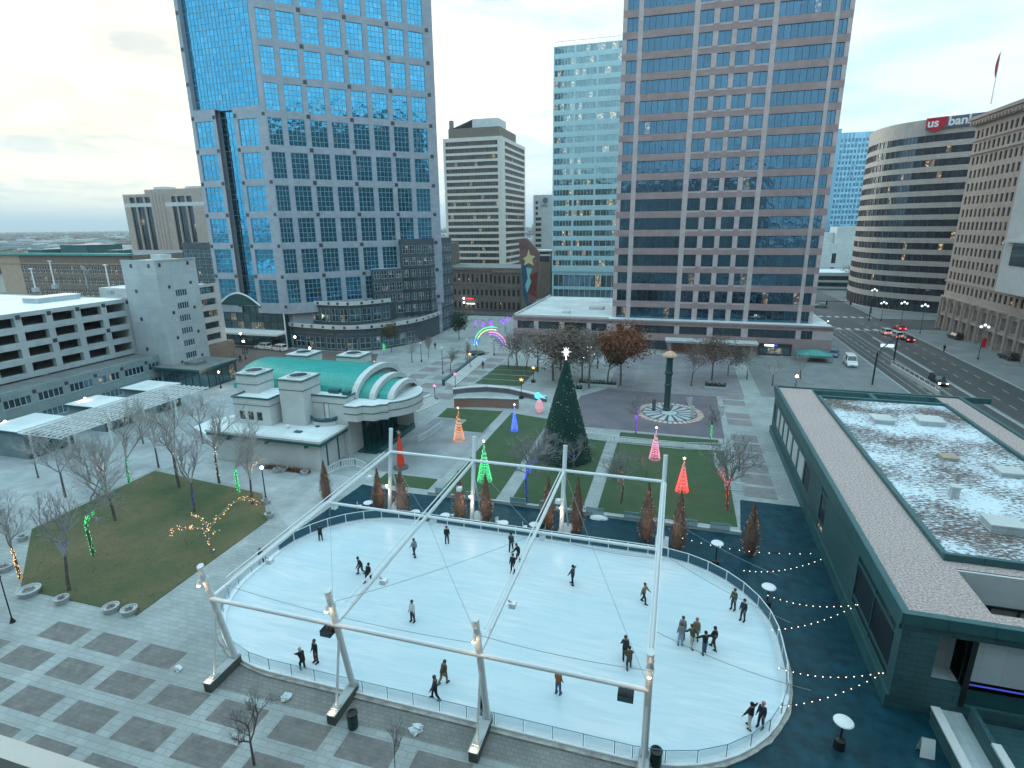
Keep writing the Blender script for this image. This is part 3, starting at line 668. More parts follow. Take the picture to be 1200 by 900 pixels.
for z in nodes:
    if z > 58: F.w.obox(O, X_, (-21.3, 0, z-.4), (-20.5, 0.05, z+.4), 1)
F.w.obox(O, X_, (-21.4, -3, 57.6), (-20.41, -.01, 117), 0); F.w.obox(O, X_, (-21.4, -1.5, 57.4), (-14.1, -0.01, 57.6), 0); F.w.obox(O, X_, (-9.1, -1.5, 57.4), (0, -.01, 57.6), 0)
F.finish(['mullion_slate', 'glass_azure'])
F2 = Facade(gt, ['dark_frame'])
zz = [8.0]+[10.8+3.75*k for k in range(27)]+[117]
F2.wall((O[0], O[1]+1.8), X_, [-14.3, -8.9], [z for z in zz if z < 60], lambda i, j: True, 0.05, nx=4, nz=3, bar=0.05)
F2.wall((O[0], O[1]+1.2), X_, [-20.6, -14.5, -8.5, -1.1], [57.3]+[z for z in zz if z > 58], lambda i, j: True, 0.05, nx=6, nz=3, bar=0.06)
F2.finish(['mullion_slate', 'glass_azure'], wall='curtain_frame', limit=40, winname='curtain_glass')
e = (O[0]+DG[0]*42.4, O[1]+DG[1]*42.4); b_ = (O[0]+0.3, O[1]+2.2)
box_core(gt, [(-116.4, 123.4), (-95.2, 123.4), (e[0]-.6, e[1]-0.2), (e[0]-15, e[1]+28), (-116.4, 165)], 0, 117, 'lav_stone')
# lower glass volumes
sb = thing('glass_annex', (-75, 135, 0), 'stepped dark glass annex with purple grey panels at the foot of the azure tower', 'building')
F = Facade(sb, ['podium_stone', 'white_concrete'])
OA = (O[0]+DG[0]*0+0.7071*2.6, O[1]-0.7071*2.6)
def annex(s0, s1, z1, nn, gl=0):
    n_ = int(round((s1-s0)/1.95)); xs = [s0]
    for i in range(n_): a = s0+(s1-s0)*i/n_; xs += [a+.35, a+(s1-s0)/n_-.12]
    xs.append(s1); zz = [0.0]; z = 0.6
    while z+2.4 < z1: zz += [z+.5, z+2.6]; z += 3.15
    zz.append(z1)
    F.wall(OA, DG, xs, zz, lambda i, j: i % 2 == 1 and j % 2 == 1, 0.12, nx=2, nz=2, bar=0.07)
annex(21.5, 37.6, 19.4, 8); annex(29.8, 37.6, 27.0, 4)
ce = (OA[0]+DG[0]*37.6, OA[1]+DG[1]*37.6)
xs = [0.0]
for i in range(8): xs += [i*2+.3, i*2+1.85]
xs.append(16.4); zz = [0.0]; z = 0.6
while z+2.4 < 27: zz += [z+.5, z+2.6]; z += 3.15
zz.append(27.0)
F.wall(ce, YU, xs, zz, lambda i, j: i % 2 == 1 and j % 2 == 1, 0.12, nx=2, nz=2, bar=0.07)
sa = (OA[0]+DG[0]*21.5, OA[1]+DG[1]*21.5); sm_ = (OA[0]+DG[0]*29.8, OA[1]+DG[1]*29.8)
F.finish(['mullion', 'glass_podium'], limit=60)
g = MB(); g.prism([(sa[0], sa[1]+.2), (ce[0]-.15, ce[1]), (ce[0]-.15, ce[1]+16), (sa[0]-1.7, sa[1]+2.2)], 0, 19.3, 0, 1); g.prism([(sm_[0], sm_[1]+.2), (ce[0]-.16, ce[1]), (ce[0]-.16, ce[1]+16), (sm_[0]-1.7, sm_[1]+2.2)], 19.3, 26.9, 0, 1); g.build('core', ['podium_stone', 'roof_white'], sb)
# curved two-tier podium
pd = thing('curved_podium', (-80, 128, 0), 'curved two storey glass podium with white parapets round the azure tower', 'podium')
def curve_front(pts, z0, z1, gl, zrows, root, bay=2.6, fname='wall'):
    F = Facade(root, ['podium_stone', 'white_concrete', 'dark_granite'])
    P = [Vector(p) for p in pts]
    fine = []
    for i in range(len(P)-1):
        p0 = P[max(i-1, 0)]; p1 = P[i]; p2 = P[i+1]; p3 = P[min(i+2, len(P)-1)]
        for k in range(6):
            t = k/6; fine.append(0.5*((2*p1)+(p2-p0)*t+(2*p0-5*p1+4*p2-p3)*t*t+(3*p1-3*p2+p3-p0)*t**3))
    fine.append(P[-1]); out = [fine[0]]
    for q in fine:
        if (q-out[-1]).length >= bay: out.append(q)
    for i, (a, b) in enumerate(zip(out, out[1:])):
        L = (b-a).length; u = ((b-a).x/L, (b-a).y/L)
        F.wall((a.x, a.y), u, [0, .28, L-.28, L], zrows, lambda i, j: i == 1 and j % 2 == 1, 0.15, nx=2, nz=2, bar=0.08)
        F.w.obox((a.x, a.y), u, (0, 0.0, z1), (L+.05, 0.5, z1+.95), 1)
        F.w.obox((a.x, a.y), u, (-.3, 0.4, z1+.2), (.3, 0.56, z1+.8), 2)
    F.finish(['mullion', 'glass_podium'], wall=fname, limit=50)
    return out
T1 = [G(*p, 6.0).xy for p in ((318, 378), (340, 380), (356, 381.6), (391.7, 384), (415, 384), (440, 382.5), (481.7, 376.7), (503, 371), (516, 366))]
T1[0] = Vector((-101, 124.5))
o1 = curve_front(T1, 0, 5.6, 0, [0, 0.5, 3.4, 4.2, 4.25, 5.6], pd)
T2 = [p + Vector((-2.4, 4.6)) for p in T1[:5]]+[Vector((-76, 131.5)), Vector((-73.5, 136))]
o2 = curve_front(T2, 6, 10.9, 0, [6.0, 6.6, 10.0, 10.9], pd, 2.4)
g = MB(); g.prism([(p.x, p.y+.25) for p in o1]+[(-68, 160), (-108, 160), (-108, 127)], 0, 5.9, 0, 1); g.prism([(p.x, p.y+.25) for p in o2]+[(-75, 150), (-108, 150), (-108, 131)], 5.9, 10.8, 0, 1); g.build('roof', ['podium_stone', 'roof_tar'], pd)

# barrel glazed link between garage and tower
lk = thing('arched_link', (-106, 124, 0), 'glazed link building with a white arched roof beside the azure tower', 'building')
F = Facade(lk, ['white_metal']); F.wall((0, 121.6), X_, [-116, -115.6, -96.9, -96.5], [0, 0.1, 3.6, 4.6, 10.7, 10.95], lambda i, j: i == 1 and j in (1, 3), 0.2, nx=9, nz=3, bar=0.08); F.finish(['dark_frame', 'glass_podium'])
g = MB(); arc = [(-116+11.5*(t/14.0)*1.0, 10.9+3.0*math.sin(math.pi*t/14*0.92)) for t in range(15)]
arc = [(-116.2+13.0*(t/14), 10.9+3.1*math.sin(math.pi*(t/14))) for t in range(15)]
for a, b in zip(arc, arc[1:]):
    g.tube((a[0], 121.2, a[1]), (b[0], 121.2, b[1]), .22, n=6); g.q([(a[0], 121.3, a[1]), (b[0], 121.3, b[1]), (b[0], 133, b[1]), (a[0], 133, a[1])], 1)
g.q([(x, 121.25, z) for x, z in arc], 1); g.build('arch_roof', ['white_metal', 'teal_glass_dark'], lk)
g = MB(); g.box((-116, 118.2, 3.7), (-97, 121.5, 4.15)); g.build('canopy', 'white_metal', lk)
g = MB(); g.prism(rect(-116, 122, -96.6, 133), 0, 10.8); g.build('core', 'teal_glass_dark', lk)

# garage
ga = thing('parking_garage', (-112, 68, 0), 'pale concrete parking garage with open decks and a frosty white roof on the left', 'parking garage')
F = Facade(ga, ['garage_concrete', 'dark_granite'])
ys = [36.0]
for i in range(10): ys += [36.45+4.95*i, 40.3+4.95*i]
ys.append(85.9)
zs = [6.2]
for k in range(4): zs += [7.05+2.58*k, 8.6+2.58*k]
zs.append(17.1)
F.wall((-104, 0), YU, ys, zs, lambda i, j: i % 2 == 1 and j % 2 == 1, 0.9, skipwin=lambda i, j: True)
for i in range(10):
    for k in (0, 2):
        s_ = 40.9+4.95*i; z = 17.1-.75 if k == 0 else 11.6
        if k == 2 and i % 2: continue
        F.w.obox((-104, 0), YU, (s_-.35, 0, z-.35), (s_+.35, .06, z+.35), 1)
F.finish(['dark_frame', 'glass_dark'])
g = MB()
for k in range(5): g.box((-150, 36.1, 6.2+2.58*k+(.0 if k else 0)), (-104.95, 85.8, 6.6+2.58*k))
g.build('deck', 'garage_concrete', ga)
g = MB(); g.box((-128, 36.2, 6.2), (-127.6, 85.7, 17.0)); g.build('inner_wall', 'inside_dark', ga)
g = MB(); g.box((-150, 36, 16.9), (-104.9, 85.9, 17.0)); g.build('roof_deck', 'snow', ga)
g = MB(); g.box((-150, 85.3, 0), (-104.9, 85.9, 17.1)); g.box((-104.9, 36, 0), (-150, 36.4, 17.1)); g.box((-151, 36, 0), (-150, 85.9, 17.6)); g.build('side_wall', 'garage_concrete', ga)
for i, (y, k) in enumerate(((37.6, 1), (42.4, 1), (43.9, 0), (47.2, 2), (52.8, 0), (57.6, 1), (62.5, 0), (66.9, 0), (68.6, 2), (72.2, 1), (77.4, 0), (82.6, 2))):
    pass
bs = thing('strip_window_office', (-100, 68, 0), 'two storey grey green office block with strip windows in front of the garage', 'building')
F = Facade(bs, ['garage_base', 'dark_granite'])
ys = [31.0]
for i in range(11): ys += [31.6+5.08*i, 35.7+5.08*i]
ys.append(88.2)
F.wall((-98, 0), YU, ys, [0, 0.5, 1.9, 3.5, 4.95, 6.15], lambda i, j: i % 2 == 1 and j in (1, 3), 0.2, nx=5, nz=1, bar=0.1)
for i in range(11): F.w.obox((-98, 0), YU, (36.25+5.08*i-.3, 0, 5.0), (36.25+5.08*i+.3, .05, 5.6), 1)
F.finish(['mullion', 'glass_podium'])
g = MB(); g.prism(rect(-103.9, 31.1, -98.35, 88.0), 0, 6.0, 0, 1); g.box((-98.35, 31.1, 5.9), (-98.02, 88.1, 6.17)); g.build('roof', ['garage_base', 'roof_tar'], bs)
# rooftop things
def roof_box(name, x, y, w_, d_, h_, m, label, cat, z=17.0, group=None):
    t = thing(name, (x, y, z), label, cat, group)
    g = MB(); g.box((x-w_/2, y-d_/2, z), (x+w_/2, y+d_/2, z+h_)); g.build('casing', m, t)
    g = MB(); g.box((x-w_/2-.12, y-d_/2-.12, z+h_), (x+w_/2+.12, y+d_/2+.12, z+h_+.1)); g.build('lid', 'white_metal', t)
    return t
roof_box('roof_plant', -112.5, 58.5, 3.4, 5.2, 1.5, 'garage_base', 'pale blue plant housing on the garage roof near the left edge', 'roof unit')
roof_box('ramp_wall', -116, 80, 4, 8.0, 0.9, 'garage_concrete', 'low ramp enclosure on the garage roof near the stair tower', 'ramp')
for i, (px, py, hh, lb) in enumerate(((42.5, 342, 5.0, 'leftmost white light mast on the garage roof'), (65, 338, 6.2, 'middle white light mast on the garage roof'), (130, 345, 6.0, 'white light mast on the garage roof beside the dish antenna'))):
    p = G(px, py, 17.0)
    t = thing('light_mast', p, lb, 'light mast', 'white masts on the garage roof')
    g = MB(); g.tube(p, p+Vector((0, 0, hh)), .16, .12, 8); g.build('pole', 'white_metal', t)
    g = MB(); g.box((p.x-.5, p.y-.5, p.z), (p.x+.5, p.y+.5, p.z+.9)); g.build('base', 'garage_concrete', t)
    g = MB(); g.box((p.x-.5, p.y-.15, p.z+hh), (p.x+.5, p.y+.15, p.z+hh+.15)); g.build('lamp_head', 'white_metal', t)
p = G(103, 338, 17.0); t = thing('dish_antenna', p, 'grey dish antenna tilted on a post on the garage roof', 'antenna')
g = MB(); g.tube(p, p+Vector((0, 0, 3.2)), .12, n=6); g.build('post', 'steel', t)
g = MB(); g.lathe((0, 0, 0), [(0.05, 0), (1.0, 0.18), (1.7, .55), (1.66, .6), (0.9, .25), (0.05, .1)], 16)
Mx = Matrix.Translation(p+Vector((0, 0, 3.6))) @ Matrix.Rotation(R(-55), 4, 'X') @ Matrix.Rotation(R(20), 4, 'Y')
g.v = [tuple(Mx @ Vector(v)) for v in g.v]; g.build('dish', 'steel', t)
g = MB(); q_ = Mx @ Vector((0, 0, 1.6)); g.tube(p+Vector((0, 0, 3.6)), q_, .04, n=4); g.ball(q_, .12); g.build('feed', 'steel', t)
# stair tower
st = thing('stair_tower', (-99, 90, 0), 'blank grey concrete stair tower with six small strip windows beside the garage', 'tower')
F = Facade(st, ['garage_concrete', 'dark_granite'])
zs = [0.0]
for k in range(7): zs += [2.1+2.52*k, 3.5+2.52*k]
zs.append(24.4)
F.wall((-95, 0), YU, [85, 88.6, 91.4, 94.6], zs, lambda i, j: i == 1 and j % 2 == 1, 0.15, nx=5, nz=1, bar=0.12)
F.wall((0, 85), X_, [-103.2, -95], [0, 24.4], lambda i, j: False)
for k in range(4):
    for s_, dz in ((87.4, 0.2), (92.6, 0.6)): F.w.obox((-95, 0), YU, (s_-.28, 0, 3.8+5.0*k+dz), (s_+.28, .05, 4.4+5.0*k+dz), 1)
for s_, z in ((-100.6, 7.2), (-100.6, 13.2), (-100.6, 18.6), (-100.8, 23.4), (-96.5, 23.4)): F.w.obox((0, 85), X_, (s_-.28, 0, z-.35), (s_+.28, .05, z+.35), 1)
for s_ in (86, 92.6): F.w.obox((-95, 0), YU, (s_-.28, 0, 23.2), (s_+.28, .05, 23.9), 1)
F.finish(['mullion', 'glass_dark'])
g = MB(); g.prism(rect(-103.2, 85.3, -95.3, 94.6), 0, 24.3, 0, 1); g.box((-103.3, 84.95, 24.25), (-94.9, 85.3, 24.5)); g.box((-95.3, 85.3, 24.25), (-94.9, 94.7, 24.5)); g.box((-99, 88, 24.3), (-96.5, 90.5, 25.4), 1); g.build('core', ['garage_concrete', 'white_concrete'], st)
ec = thing('stair_lobby', (-92, 88, 0), 'small glazed lobby with a flat grey roof at the foot of the stair tower', 'lobby')
F = Facade(ec, ['slate_trim']); F.wall((0, 83.4), X_, [-96, -95.7, -87.3, -87], [0, 0.2, 3.4, 3.8], midrow((1,), (1,)), 0.1, nx=5, nz=1); F.wall((-87, 0), YU, [83.4, 83.7, 92.6, 93], [0, 0.2, 3.4, 3.8], midrow((1,), (1,)), 0.1, nx=5, nz=1); F.finish(['dark_frame', 'glass_podium'])
g = MB(); g.prism(rect(-97.9, 83.0, -86.6, 93.4), 3.8, 4.2, 0, 1); g.prism(rect(-94.9, 83.7, -87.3, 92.7), 0, 3.8, 2); g.box((-93, 86, 4.2), (-90, 88.5, 4.8), 1); g.build('roof', ['slate_trim', 'roof_tar', 'teal_glass_dark'], ec)
# second garage, lit decks
g2 = thing('garage_annex', (-108, 104, 0), 'small white parking annex with brown lit decks between stair tower and glass tower', 'parking garage')
F = Facade(g2, ['white_concrete', 'dark_granite'])
zs = [4.2]
for k in range(5): zs += [5.0+2.7*k, 6.5+2.7*k]
zs.append(18.0)
F.wall((-104, 0), YU, [96.5, 97.6, 101.6, 103.4, 107.8, 109.3], zs, lambda i, j: i in (1, 3) and j % 2 == 1, 0.5, glass=lambda i, j: 0 if i == 1 else 1, nx=2, nz=1, bar=.05)
F.w.obox((-104, 0), YU, (102.2, 0, 16.7), (102.8, .05, 17.4), 1); F.w.obox((-104, 0), YU, (102.2, 0, 11.4), (102.8, .05, 12.0), 1)
F.finish(['dark_frame', 'glass_tan', 'glass_podium'])
g = MB(); g.prism(rect(-125, 96.5, -104.6, 109.2), 0, 17.6, 0, 1); g.prism(rect(-104.6, 97, -103.0, 110.5), 0, 4.15, 2); g.build('core', ['white_concrete', 'roof_white', 'grey_stone'], g2)

# tan striped tower, far side of the cross street
tt = thing('striped_tower', (-105, 310, 0), 'tan concrete tower with dark horizontal window bands behind the old stone block', 'tower')
F = Facade(tt, ['tan_concrete'])
zs = [0]; 
for k in range(21): zs += [71.6-2.1-3.25*(20-k)+0.0, 71.6-3.25*(20-k)]
zs.append(73.4)
F.wall((0, 290), X_, [-121.4, -120.2, -92.0, -90], zs, midrow((1,), range(1, 60, 2)), 0.5, nx=18, nz=1, bar=0.12)
F.wall((-90, 290), YU, [0, 6, 44.5, 46], zs, midrow((1,), range(1, 60, 2)), 0.5, nx=14, nz=1, bar=0.2)
F.finish(['shadow_tan', 'glass_tan'])
box_core(tt, rect(-121.3, 290.6, -90.6, 335.9), 0, 73.3, 'tan_concrete', name='core')
g = MB(); g.prism(rect(-119, 292, -91.5, 322), 73.3, 78.2, 0, 1); g.box((-108, 298, 78.2), (-94, 312, 83.2), 2); g.box((-118.8, 293, 73.3), (-117, 295, 82.3), 1)
g.q([(-118, 293, 78.2), (-108, 297.9, 83.1), (-108, 312, 83.1), (-118, 312, 78.2)], 2); g.build('penthouse', ['shadow_tan', 'roof_tar', 'white_concrete'], tt)
# old stone block
sb2 = thing('stone_block', (-72, 205, 0), 'old grey stone commercial block with rows of arched windows below the striped tower', 'building')
F = Facade(sb2, ['grey_stone'])
def stone(x0, x1, n, Y, z1, rows):
    xs = [x0]; w_ = (x1-x0)/n
    for i in range(n): xs += [x0+w_*i+w_*.3, x0+w_*(i+1)-w_*.2]
    xs.append(x1); F.wall((0, Y), X_, xs, rows, lambda i, j: i % 2 == 1 and j % 2 == 1, 0.35, nx=2, nz=2, bar=0.08)
    F.w.obox((0, Y), X_, (x0-.2, 0, z1-.9), (x1+.2, .5, z1-.3)); F.w.obox((0, Y), X_, (x0-.2, 0, z1-6.2), (x1+.2, .3, z1-5.9))
stone(-87.5, -66, 12, 200, 15.4, [0, .3, 2.8, 5.2, 7.4, 10.0, 13.0, 15.4]); stone(-66, -55.3, 6, 199.2, 14.6, [0, .3, 3.0, 5.2, 7.6, 9.8, 12.6, 14.6])
F.finish(['dark_frame', 'glass_tan'])
g = MB(); g.prism(rect(-87.4, 200.5, -55.4, 222), 0, 15.3, 0, 1); g.prism(rect(-100, 201, -87.6, 222), 0, 24, 2); g.build('core', ['grey_stone', 'roof_tar', 'shadow_tan'], sb2)
sg = thing('theatre_sign', (-74.5, 199.3, 6), 'glowing red sign over a lit white bar on the old stone block', 'sign')
a = onY(546, 351, 198.6); g = MB(); g.box((a.x, 198.5, a.z), (a.x+3.4, 198.9, a.z+1.0)); g.build('sign_panel', 'sign_red', sg)
g = MB()
rnd = random.Random(3)
for k in range(7): g.box((a.x+.3+k*.42, 198.42, a.z+.25), (a.x+.55+k*.42, 198.5, a.z+.45+rnd.random()*.35))
g.build('sign_letters', 'sign_glow_red', sg)
g = MB(); g.box((a.x+.3, 198.4, a.z-1.6), (a.x+3.4, 198.8, a.z-1.35)); g.build('light_bar', 'sign_glow_white', sg)
for dz in (.5, -1.1): g = MB(); g.ball((a.x-.7, 198.3, a.z+dz), .42, n=10); g.build('globe', 'sign_glow_white', sg)
g = MB(); g.box((a.x-.6, 198.9, a.z+1.2), (a.x+5, 199.3, a.z+1.6)); g.build('bracket', 'green_copper', sg)

# teal glass tower behind
tg = thing('teal_tower', (-38, 250, 0), 'tower of pale teal glass bands with lit offices between striped and pink towers', 'tower')
F = Facade(tg, ['teal_spandrel'])
zs = [11.6]
k = 0
while 13.3+3.93*k < 92: zs += [14.0+3.93*k, 16.3+3.93*k]; k += 1
zs.append(95.2)
xs = [-51.6, -51.2, -43.6, -43.0, -35.0, -34.4, -20]
F.wall((0, 235), X_, xs, zs, lambda i, j: i % 2 == 1 and j % 2 == 1, 0.15, nx=6, nz=1, bar=0.1)
F.wall((0, 235.4), X_, [-51.6, -51, -20], [0, 1, 4.4, 5.4, 10.4, 11.6], lambda i, j: i == 1 and j in (1, 3), 0.1, nx=14, nz=1, bar=.15)
F.finish(['teal_spandrel', 'glass_teal'])
box_core(tg, rect(-51.5, 235.7, -20, 262), 0, 95, 'teal_spandrel')
g = MB()
for x in np.arange(-51.4, -20, 1.5): g.tube((x, 235.3, 95), (x, 235.3, 96.8), .08, n=4)
g.tube((-51.5, 235.3, 96.8), (-20, 235.3, 96.8), .1, n=4); g.build('roof_rail', 'white_metal', tg)
# slim white hotel slab
hs = thing('white_hotel', (-78, 335, 0), 'slim white hotel slab with a column of dark windows and a rooftop logo', 'hotel')
F = Facade(hs, ['white_concrete'])
zs = [0]+[v for k in range(14) for v in (3+3.0*k, 4.7+3.0*k)]+[47]
F.wall((0, 330), X_, [-83.6, -82.3, -80.9, -78.9, -60], zs, lambda i, j: j % 2 == 1 and (i == 1 or (i == 2 and j < 23)), 0.3); F.finish(['dark_frame', 'glass_tan'])
box_core(hs, rect(-83.5, 330.5, -60, 345), 0, 46.8, 'white_concrete')
g = MB(); g.lathe((0, 0, 0), [(1.5, 0), (1.5, .3)], 20); g.v = [(x-76.5, 329.7-z, y+44.0) for x, y, z in g.v]; g.build('logo_disc', 'sign_navy', hs)
text('logo_letters', 'Hilton', 1.6, (0, 330), X_, -79.2, 40.6, 0.25, 'sign_navy', hs, bold=.02)
# dark box and wall in the gap
gb = thing('gap_building', (-60, 240, 0), 'brown building with a dark glazed top floor in the gap behind the mural', 'building')
F = Facade(gb, ['shadow_tan', 'white_concrete']); F.wall((0, 236), X_, [-66, -65.5, -53, -52.3], [0, 15.5, 17.8, 18.6, 19.6, 20.2], lambda i, j: i == 1 and j in (1, 3), 0.3, nx=6, cell=lambda i, j: 1 if j in (2, 4) else 0); F.finish(['dark_frame', 'glass_dark'])
box_core(gb, rect(-65.9, 236.5, -52.4, 250), 0, 20, 'shadow_tan', 'roof_white')

# ribbed tower and brown block on the left
rb = thing('ribbed_tower', (-250, 245, 0), 'taupe tower with dark vertical glass slots and rounded piers on the left skyline', 'tower')
F = Facade(rb, ['taupe_stone', 'white_concrete'])
xs = [-269.6, -266.3, -262.2, -261.4, -256.8, -255.9, -252.4, -240.2, -237.0, -236.2, -231.2, -230.3, -226.4, -215]
op = {1, 3, 5, 7+1, 10, 12}; op = {1, 3, 5, 8, 10}
xs = [-269.6, -265.8, -262.3, -261.5, -257.0, -256.1, -252.6, -239.6, -236.8, -236.0, -231.4, -230.5, -227.3, -214]
op = {1, 3, 5, 7, 9, 11}
F.wall((0, 230), X_, xs, [0, 2, 41.0, 42.8, 45.6, 47.0], lambda i, j: j in (1, 3) and i in op, 0.8, cell=lambda i, j: 1 if j == 2 else 0, nx=2, nz=lambda i, j: 14 if j == 1 else 1, bar=.1)
for x in (-251, -249, -247, -245): F.w.tube((x, 230.3, 0), (x, 230.3, 47), 1.1, n=10)
F.finish(['dark_frame', 'glass_dark'], limit=12)
g = MB(); g.prism(rect(-269.5, 231, -214, 262), 0, 46.9, 0, 1); g.prism(rect(-262, 236, -216, 258), 46.9, 49.5, 2); g.box((-258, 238, 49.5), (-250, 244, 50.8), 3); g.box((-238, 238, 49.5), (-222, 246, 50.6), 3)
g.build('core', ['taupe_stone', 'roof_tar', 'taupe_stone', 'white_concrete'], rb)
gw = MB(); gw.obox((-269.6, 0), (0, -1), (-262, -.1, 0), (-230, .35, 46)); 
bb = thing('brown_block', (-222, 175, 0), 'long brown brick block with a green cornice on the far left', 'building')
F = Facade(bb, ['brown_brick', 'tan_brick'])
n_ = 20; xs = [-256.0]
for i in range(n_): a = -245+(-190+245)*i/n_; xs += [a+.3, a+2.35]
xs.append(-189.4)
F.wall((0, 160), X_, xs, [0, 2, 4.4, 6.4, 8.8, 10.6, 13.0, 14.6, 17.2, 21.2], lambda i, j: i % 2 == 1 and j % 2 == 1, 0.3, cell=lambda i, j: 1 if i == 0 else 0, nx=2, nz=2, bar=.1)
F.w.obox((0, 160), X_, (-256, 0, 18.0), (-189.4, .3, 18.3), 1)
F.finish(['white_metal', 'glass_tan'])
g = MB(); g.box((-257, 158.9, 21.2), (-188.8, 161, 22.0)); g.build('cornice', 'green_copper', bb)
g = MB(); g.prism(rect(-256, 160.5, -189.5, 205), 0, 21.3, 0, 1); g.box((-236, 170, 21.3), (-222, 185, 24.6), 2); g.box((-248, 166, 21.3), (-240, 176, 23), 2); g.box((-215, 172, 21.3), (-209, 178, 22.6), 2); g.build('core', ['brown_brick', 'roof_tar', 'slate_trim'], bb)

# curved bank building
bk = thing('curved_bank', (84, 250, 0), 'curved tan stone bank tower with dark ribbon windows and a sign on its parapet', 'tower')
cpts = [(66.5, 264), (64.2, 254), (63.8, 246), (64.8, 239), (67.3, 233), (71.4, 228), (77, 223.4), (84, 219), (92, 215), (101, 211.6), (112, 208.4)]
F = Facade(bk, ['bank_stone'])
P = [Vector(p) for p in cpts]; fine = []
for i in range(len(P)-1):
    p0 = P[max(i-1, 0)]; p1 = P[i]; p2 = P[i+1]; p3 = P[min(i+2, len(P)-1)]
    for k in range(3):
        t = k/3; fine.append(0.5*((2*p1)+(p2-p0)*t+(2*p0-5*p1+4*p2-p3)*t*t+(3*p1-3*p2+p3-p0)*t**3))
fine.append(P[-1])
zs = [0, 0.5, 4.4]
for k in range(14): zs += [6.25+3.72*k, 8.35+3.72*k]
zs.append(61.6)
for i, (a, b) in enumerate(zip(fine, fine[1:])):
    L = (b-a).length; u = ((b-a).x/L, (b-a).y/L)
    F.wall((a.x, a.y), u, [0, L], zs, lambda i2, j: j % 2 == 1, 0.25, nx=2, nz=1, bar=0.05)
F.finish(['dark_frame', 'glass_dark'])
box_core(bk, [tuple(Vector((90, 240))+(p-Vector((90, 240)))*0.97) for p in fine]+[(120, 215), (120, 275), (72, 275)], 0, 61.2, 'roof_tar')
a, b = Vector((73.2, 226.3)), Vector((90, 215.8)); L = (b-a).length; us = ((b-a).x/L, (b-a).y/L)
su = Vector(us); 
g = MB(); g.obox(a, us, (-.3, -.5, 58.4), (15, 1.3, 61.6)); g.build('sign_board', 'sign_navy', bk)
g = MB(); pr = [(-.3, 61.7), (5.2, 61.7), (5.2, 59.6), (4.5, 58.5), (3.4, 57.8), (2.4, 57.5), (1.4, 57.8), (0.3, 58.6), (-.3, 59.6)]
nn = (us[1], -us[0])
for dd in (1.33, 1.42): g.q([(a.x+us[0]*s+nn[0]*dd, a.y+us[1]*s+nn[1]*dd, z) for s, z in (pr if dd < 1 else pr[::-1])])
g.build('sign_shield', 'sign_red', bk)
text('sign_letters', 'us', 3.5, a, us, 0.15, 59.0, 1.5, 'sign_white', bk, bold=.09); text('sign_letters', 'bank', 3.5, a, us, 5.6, 59.0, 1.4, 'sign_white', bk, bold=.09)

# stone office block on the right with the arcade
so_ = thing('stone_office', (90, 150, 0), 'tall taupe stone office block with deep cornice and street arcade at the right edge', 'building')
F = Facade(so_, ['taupe_stone'])
UU = (0.0, -1.0); ss = [-193.6]; c = -191.6
while c < -74: ss += [c-.62, c+.62]; c += 2.38
ss.append(-73)
zs = [9.6]
for k in range(13): zs += [11.0+3.36*k, 13.0+3.36*k]
zs.append(56.4)
F.wall((74, 0), UU, ss, zs, lambda i, j: i % 2 == 1 and j % 2 == 1 and not (i > 27 and j > 3), 0.35, nx=1, nz=2, bar=0.06)
ar = [-193.6]; c = -190.9
while c < -76: ar += [c-1.6, c+1.6]; c += 4.6
ar.append(-73)
F.wall((74, 0), UU, ar, [0, 0.05, 3.9, 5.0, 7.9, 9.6], lambda i, j: i % 2 == 1 and j in (1, 3), 1.2, skipwin=lambda i, j: j == 1, nx=2, nz=2, bar=.1)
for z0, z1, d in ((4.0, 4.5, .5), (9.0, 9.5, .5), (12.9+.6, 13.9, .25), (47.2, 47.7, .45), (50.6, 51.0, .35), (54.6, 55.4, .8), (55.4, 56.0, 1.3), (56.0, 56.8, 1.8)):
    F.w.obox((74, 0), UU, (-194-d*.4, 0.0, z0), (-73, d, z1))
for i in range(1, len(ar)-1, 2): F.w.tube((73.4, -ar[i]+.45, 0), (73.4, -ar[i]+.45, 9.0), .38, n=8)
s_ = -193.4
while s_ < -75: F.w.obox((74, 0), UU, (s_, 0.8, 54.7), (s_+.6, 1.6, 55.38)); s_ += 1.6
F.finish(['dark_frame', 'glass_tan'])
g = MB(); g.prism(rect(75.3, 74, 130, 193.4), 0, 56.5, 0, 1); g.box((80, 178, 56.5), (90, 188, 58.6), 0); g.build('core', ['taupe_stone', 'roof_tar'], so_)
g = MB(); g.box((74.7, 173, 0), (76, 193.5, 56)); g.build('end_wall', 'taupe_stone', so_)
g = MB(); g.box((70.5, 120, 14.4), (74.6, 158.5, 44)); g.build('side_wing', 'white_concrete', so_)
g = MB(); g.box((70.3, 120, 20.5), (70.6, 154.6, 25.2)); g.box((69.6, 120, 25.4), (70.5, 157, 25.9), 1); g.build('wing_window', ['car_glass', 'white_concrete'], so_)
fp = thing('flag_pole', (84, 183, 58.6), 'slanting pole with a faded red flag on the roof of the stone office block', 'flag pole')
a = onY(1161, 122, 183.0); b = onY(1173.5, 58, 183.0)
fp.location = a
g = MB(); g.tube(a, b, .16, .07, 6); g.build('pole', 'steel', fp)
g = MB(); d = (b-a)
for i in range(6):
    p0 = a+d*(.55+.07*i); p1 = a+d*(.55+.07*(i+1)); w0 = .5+.9*math.sin(i/6*3); w1 = .5+.9*math.sin((i+1)/6*3)
    g.q([p0, p0+Vector((-w0*.4, .1, -.8)), p1+Vector((-w1*.4, .1, -.8)), p1])
g.build('flag', 'sign_red', fp)
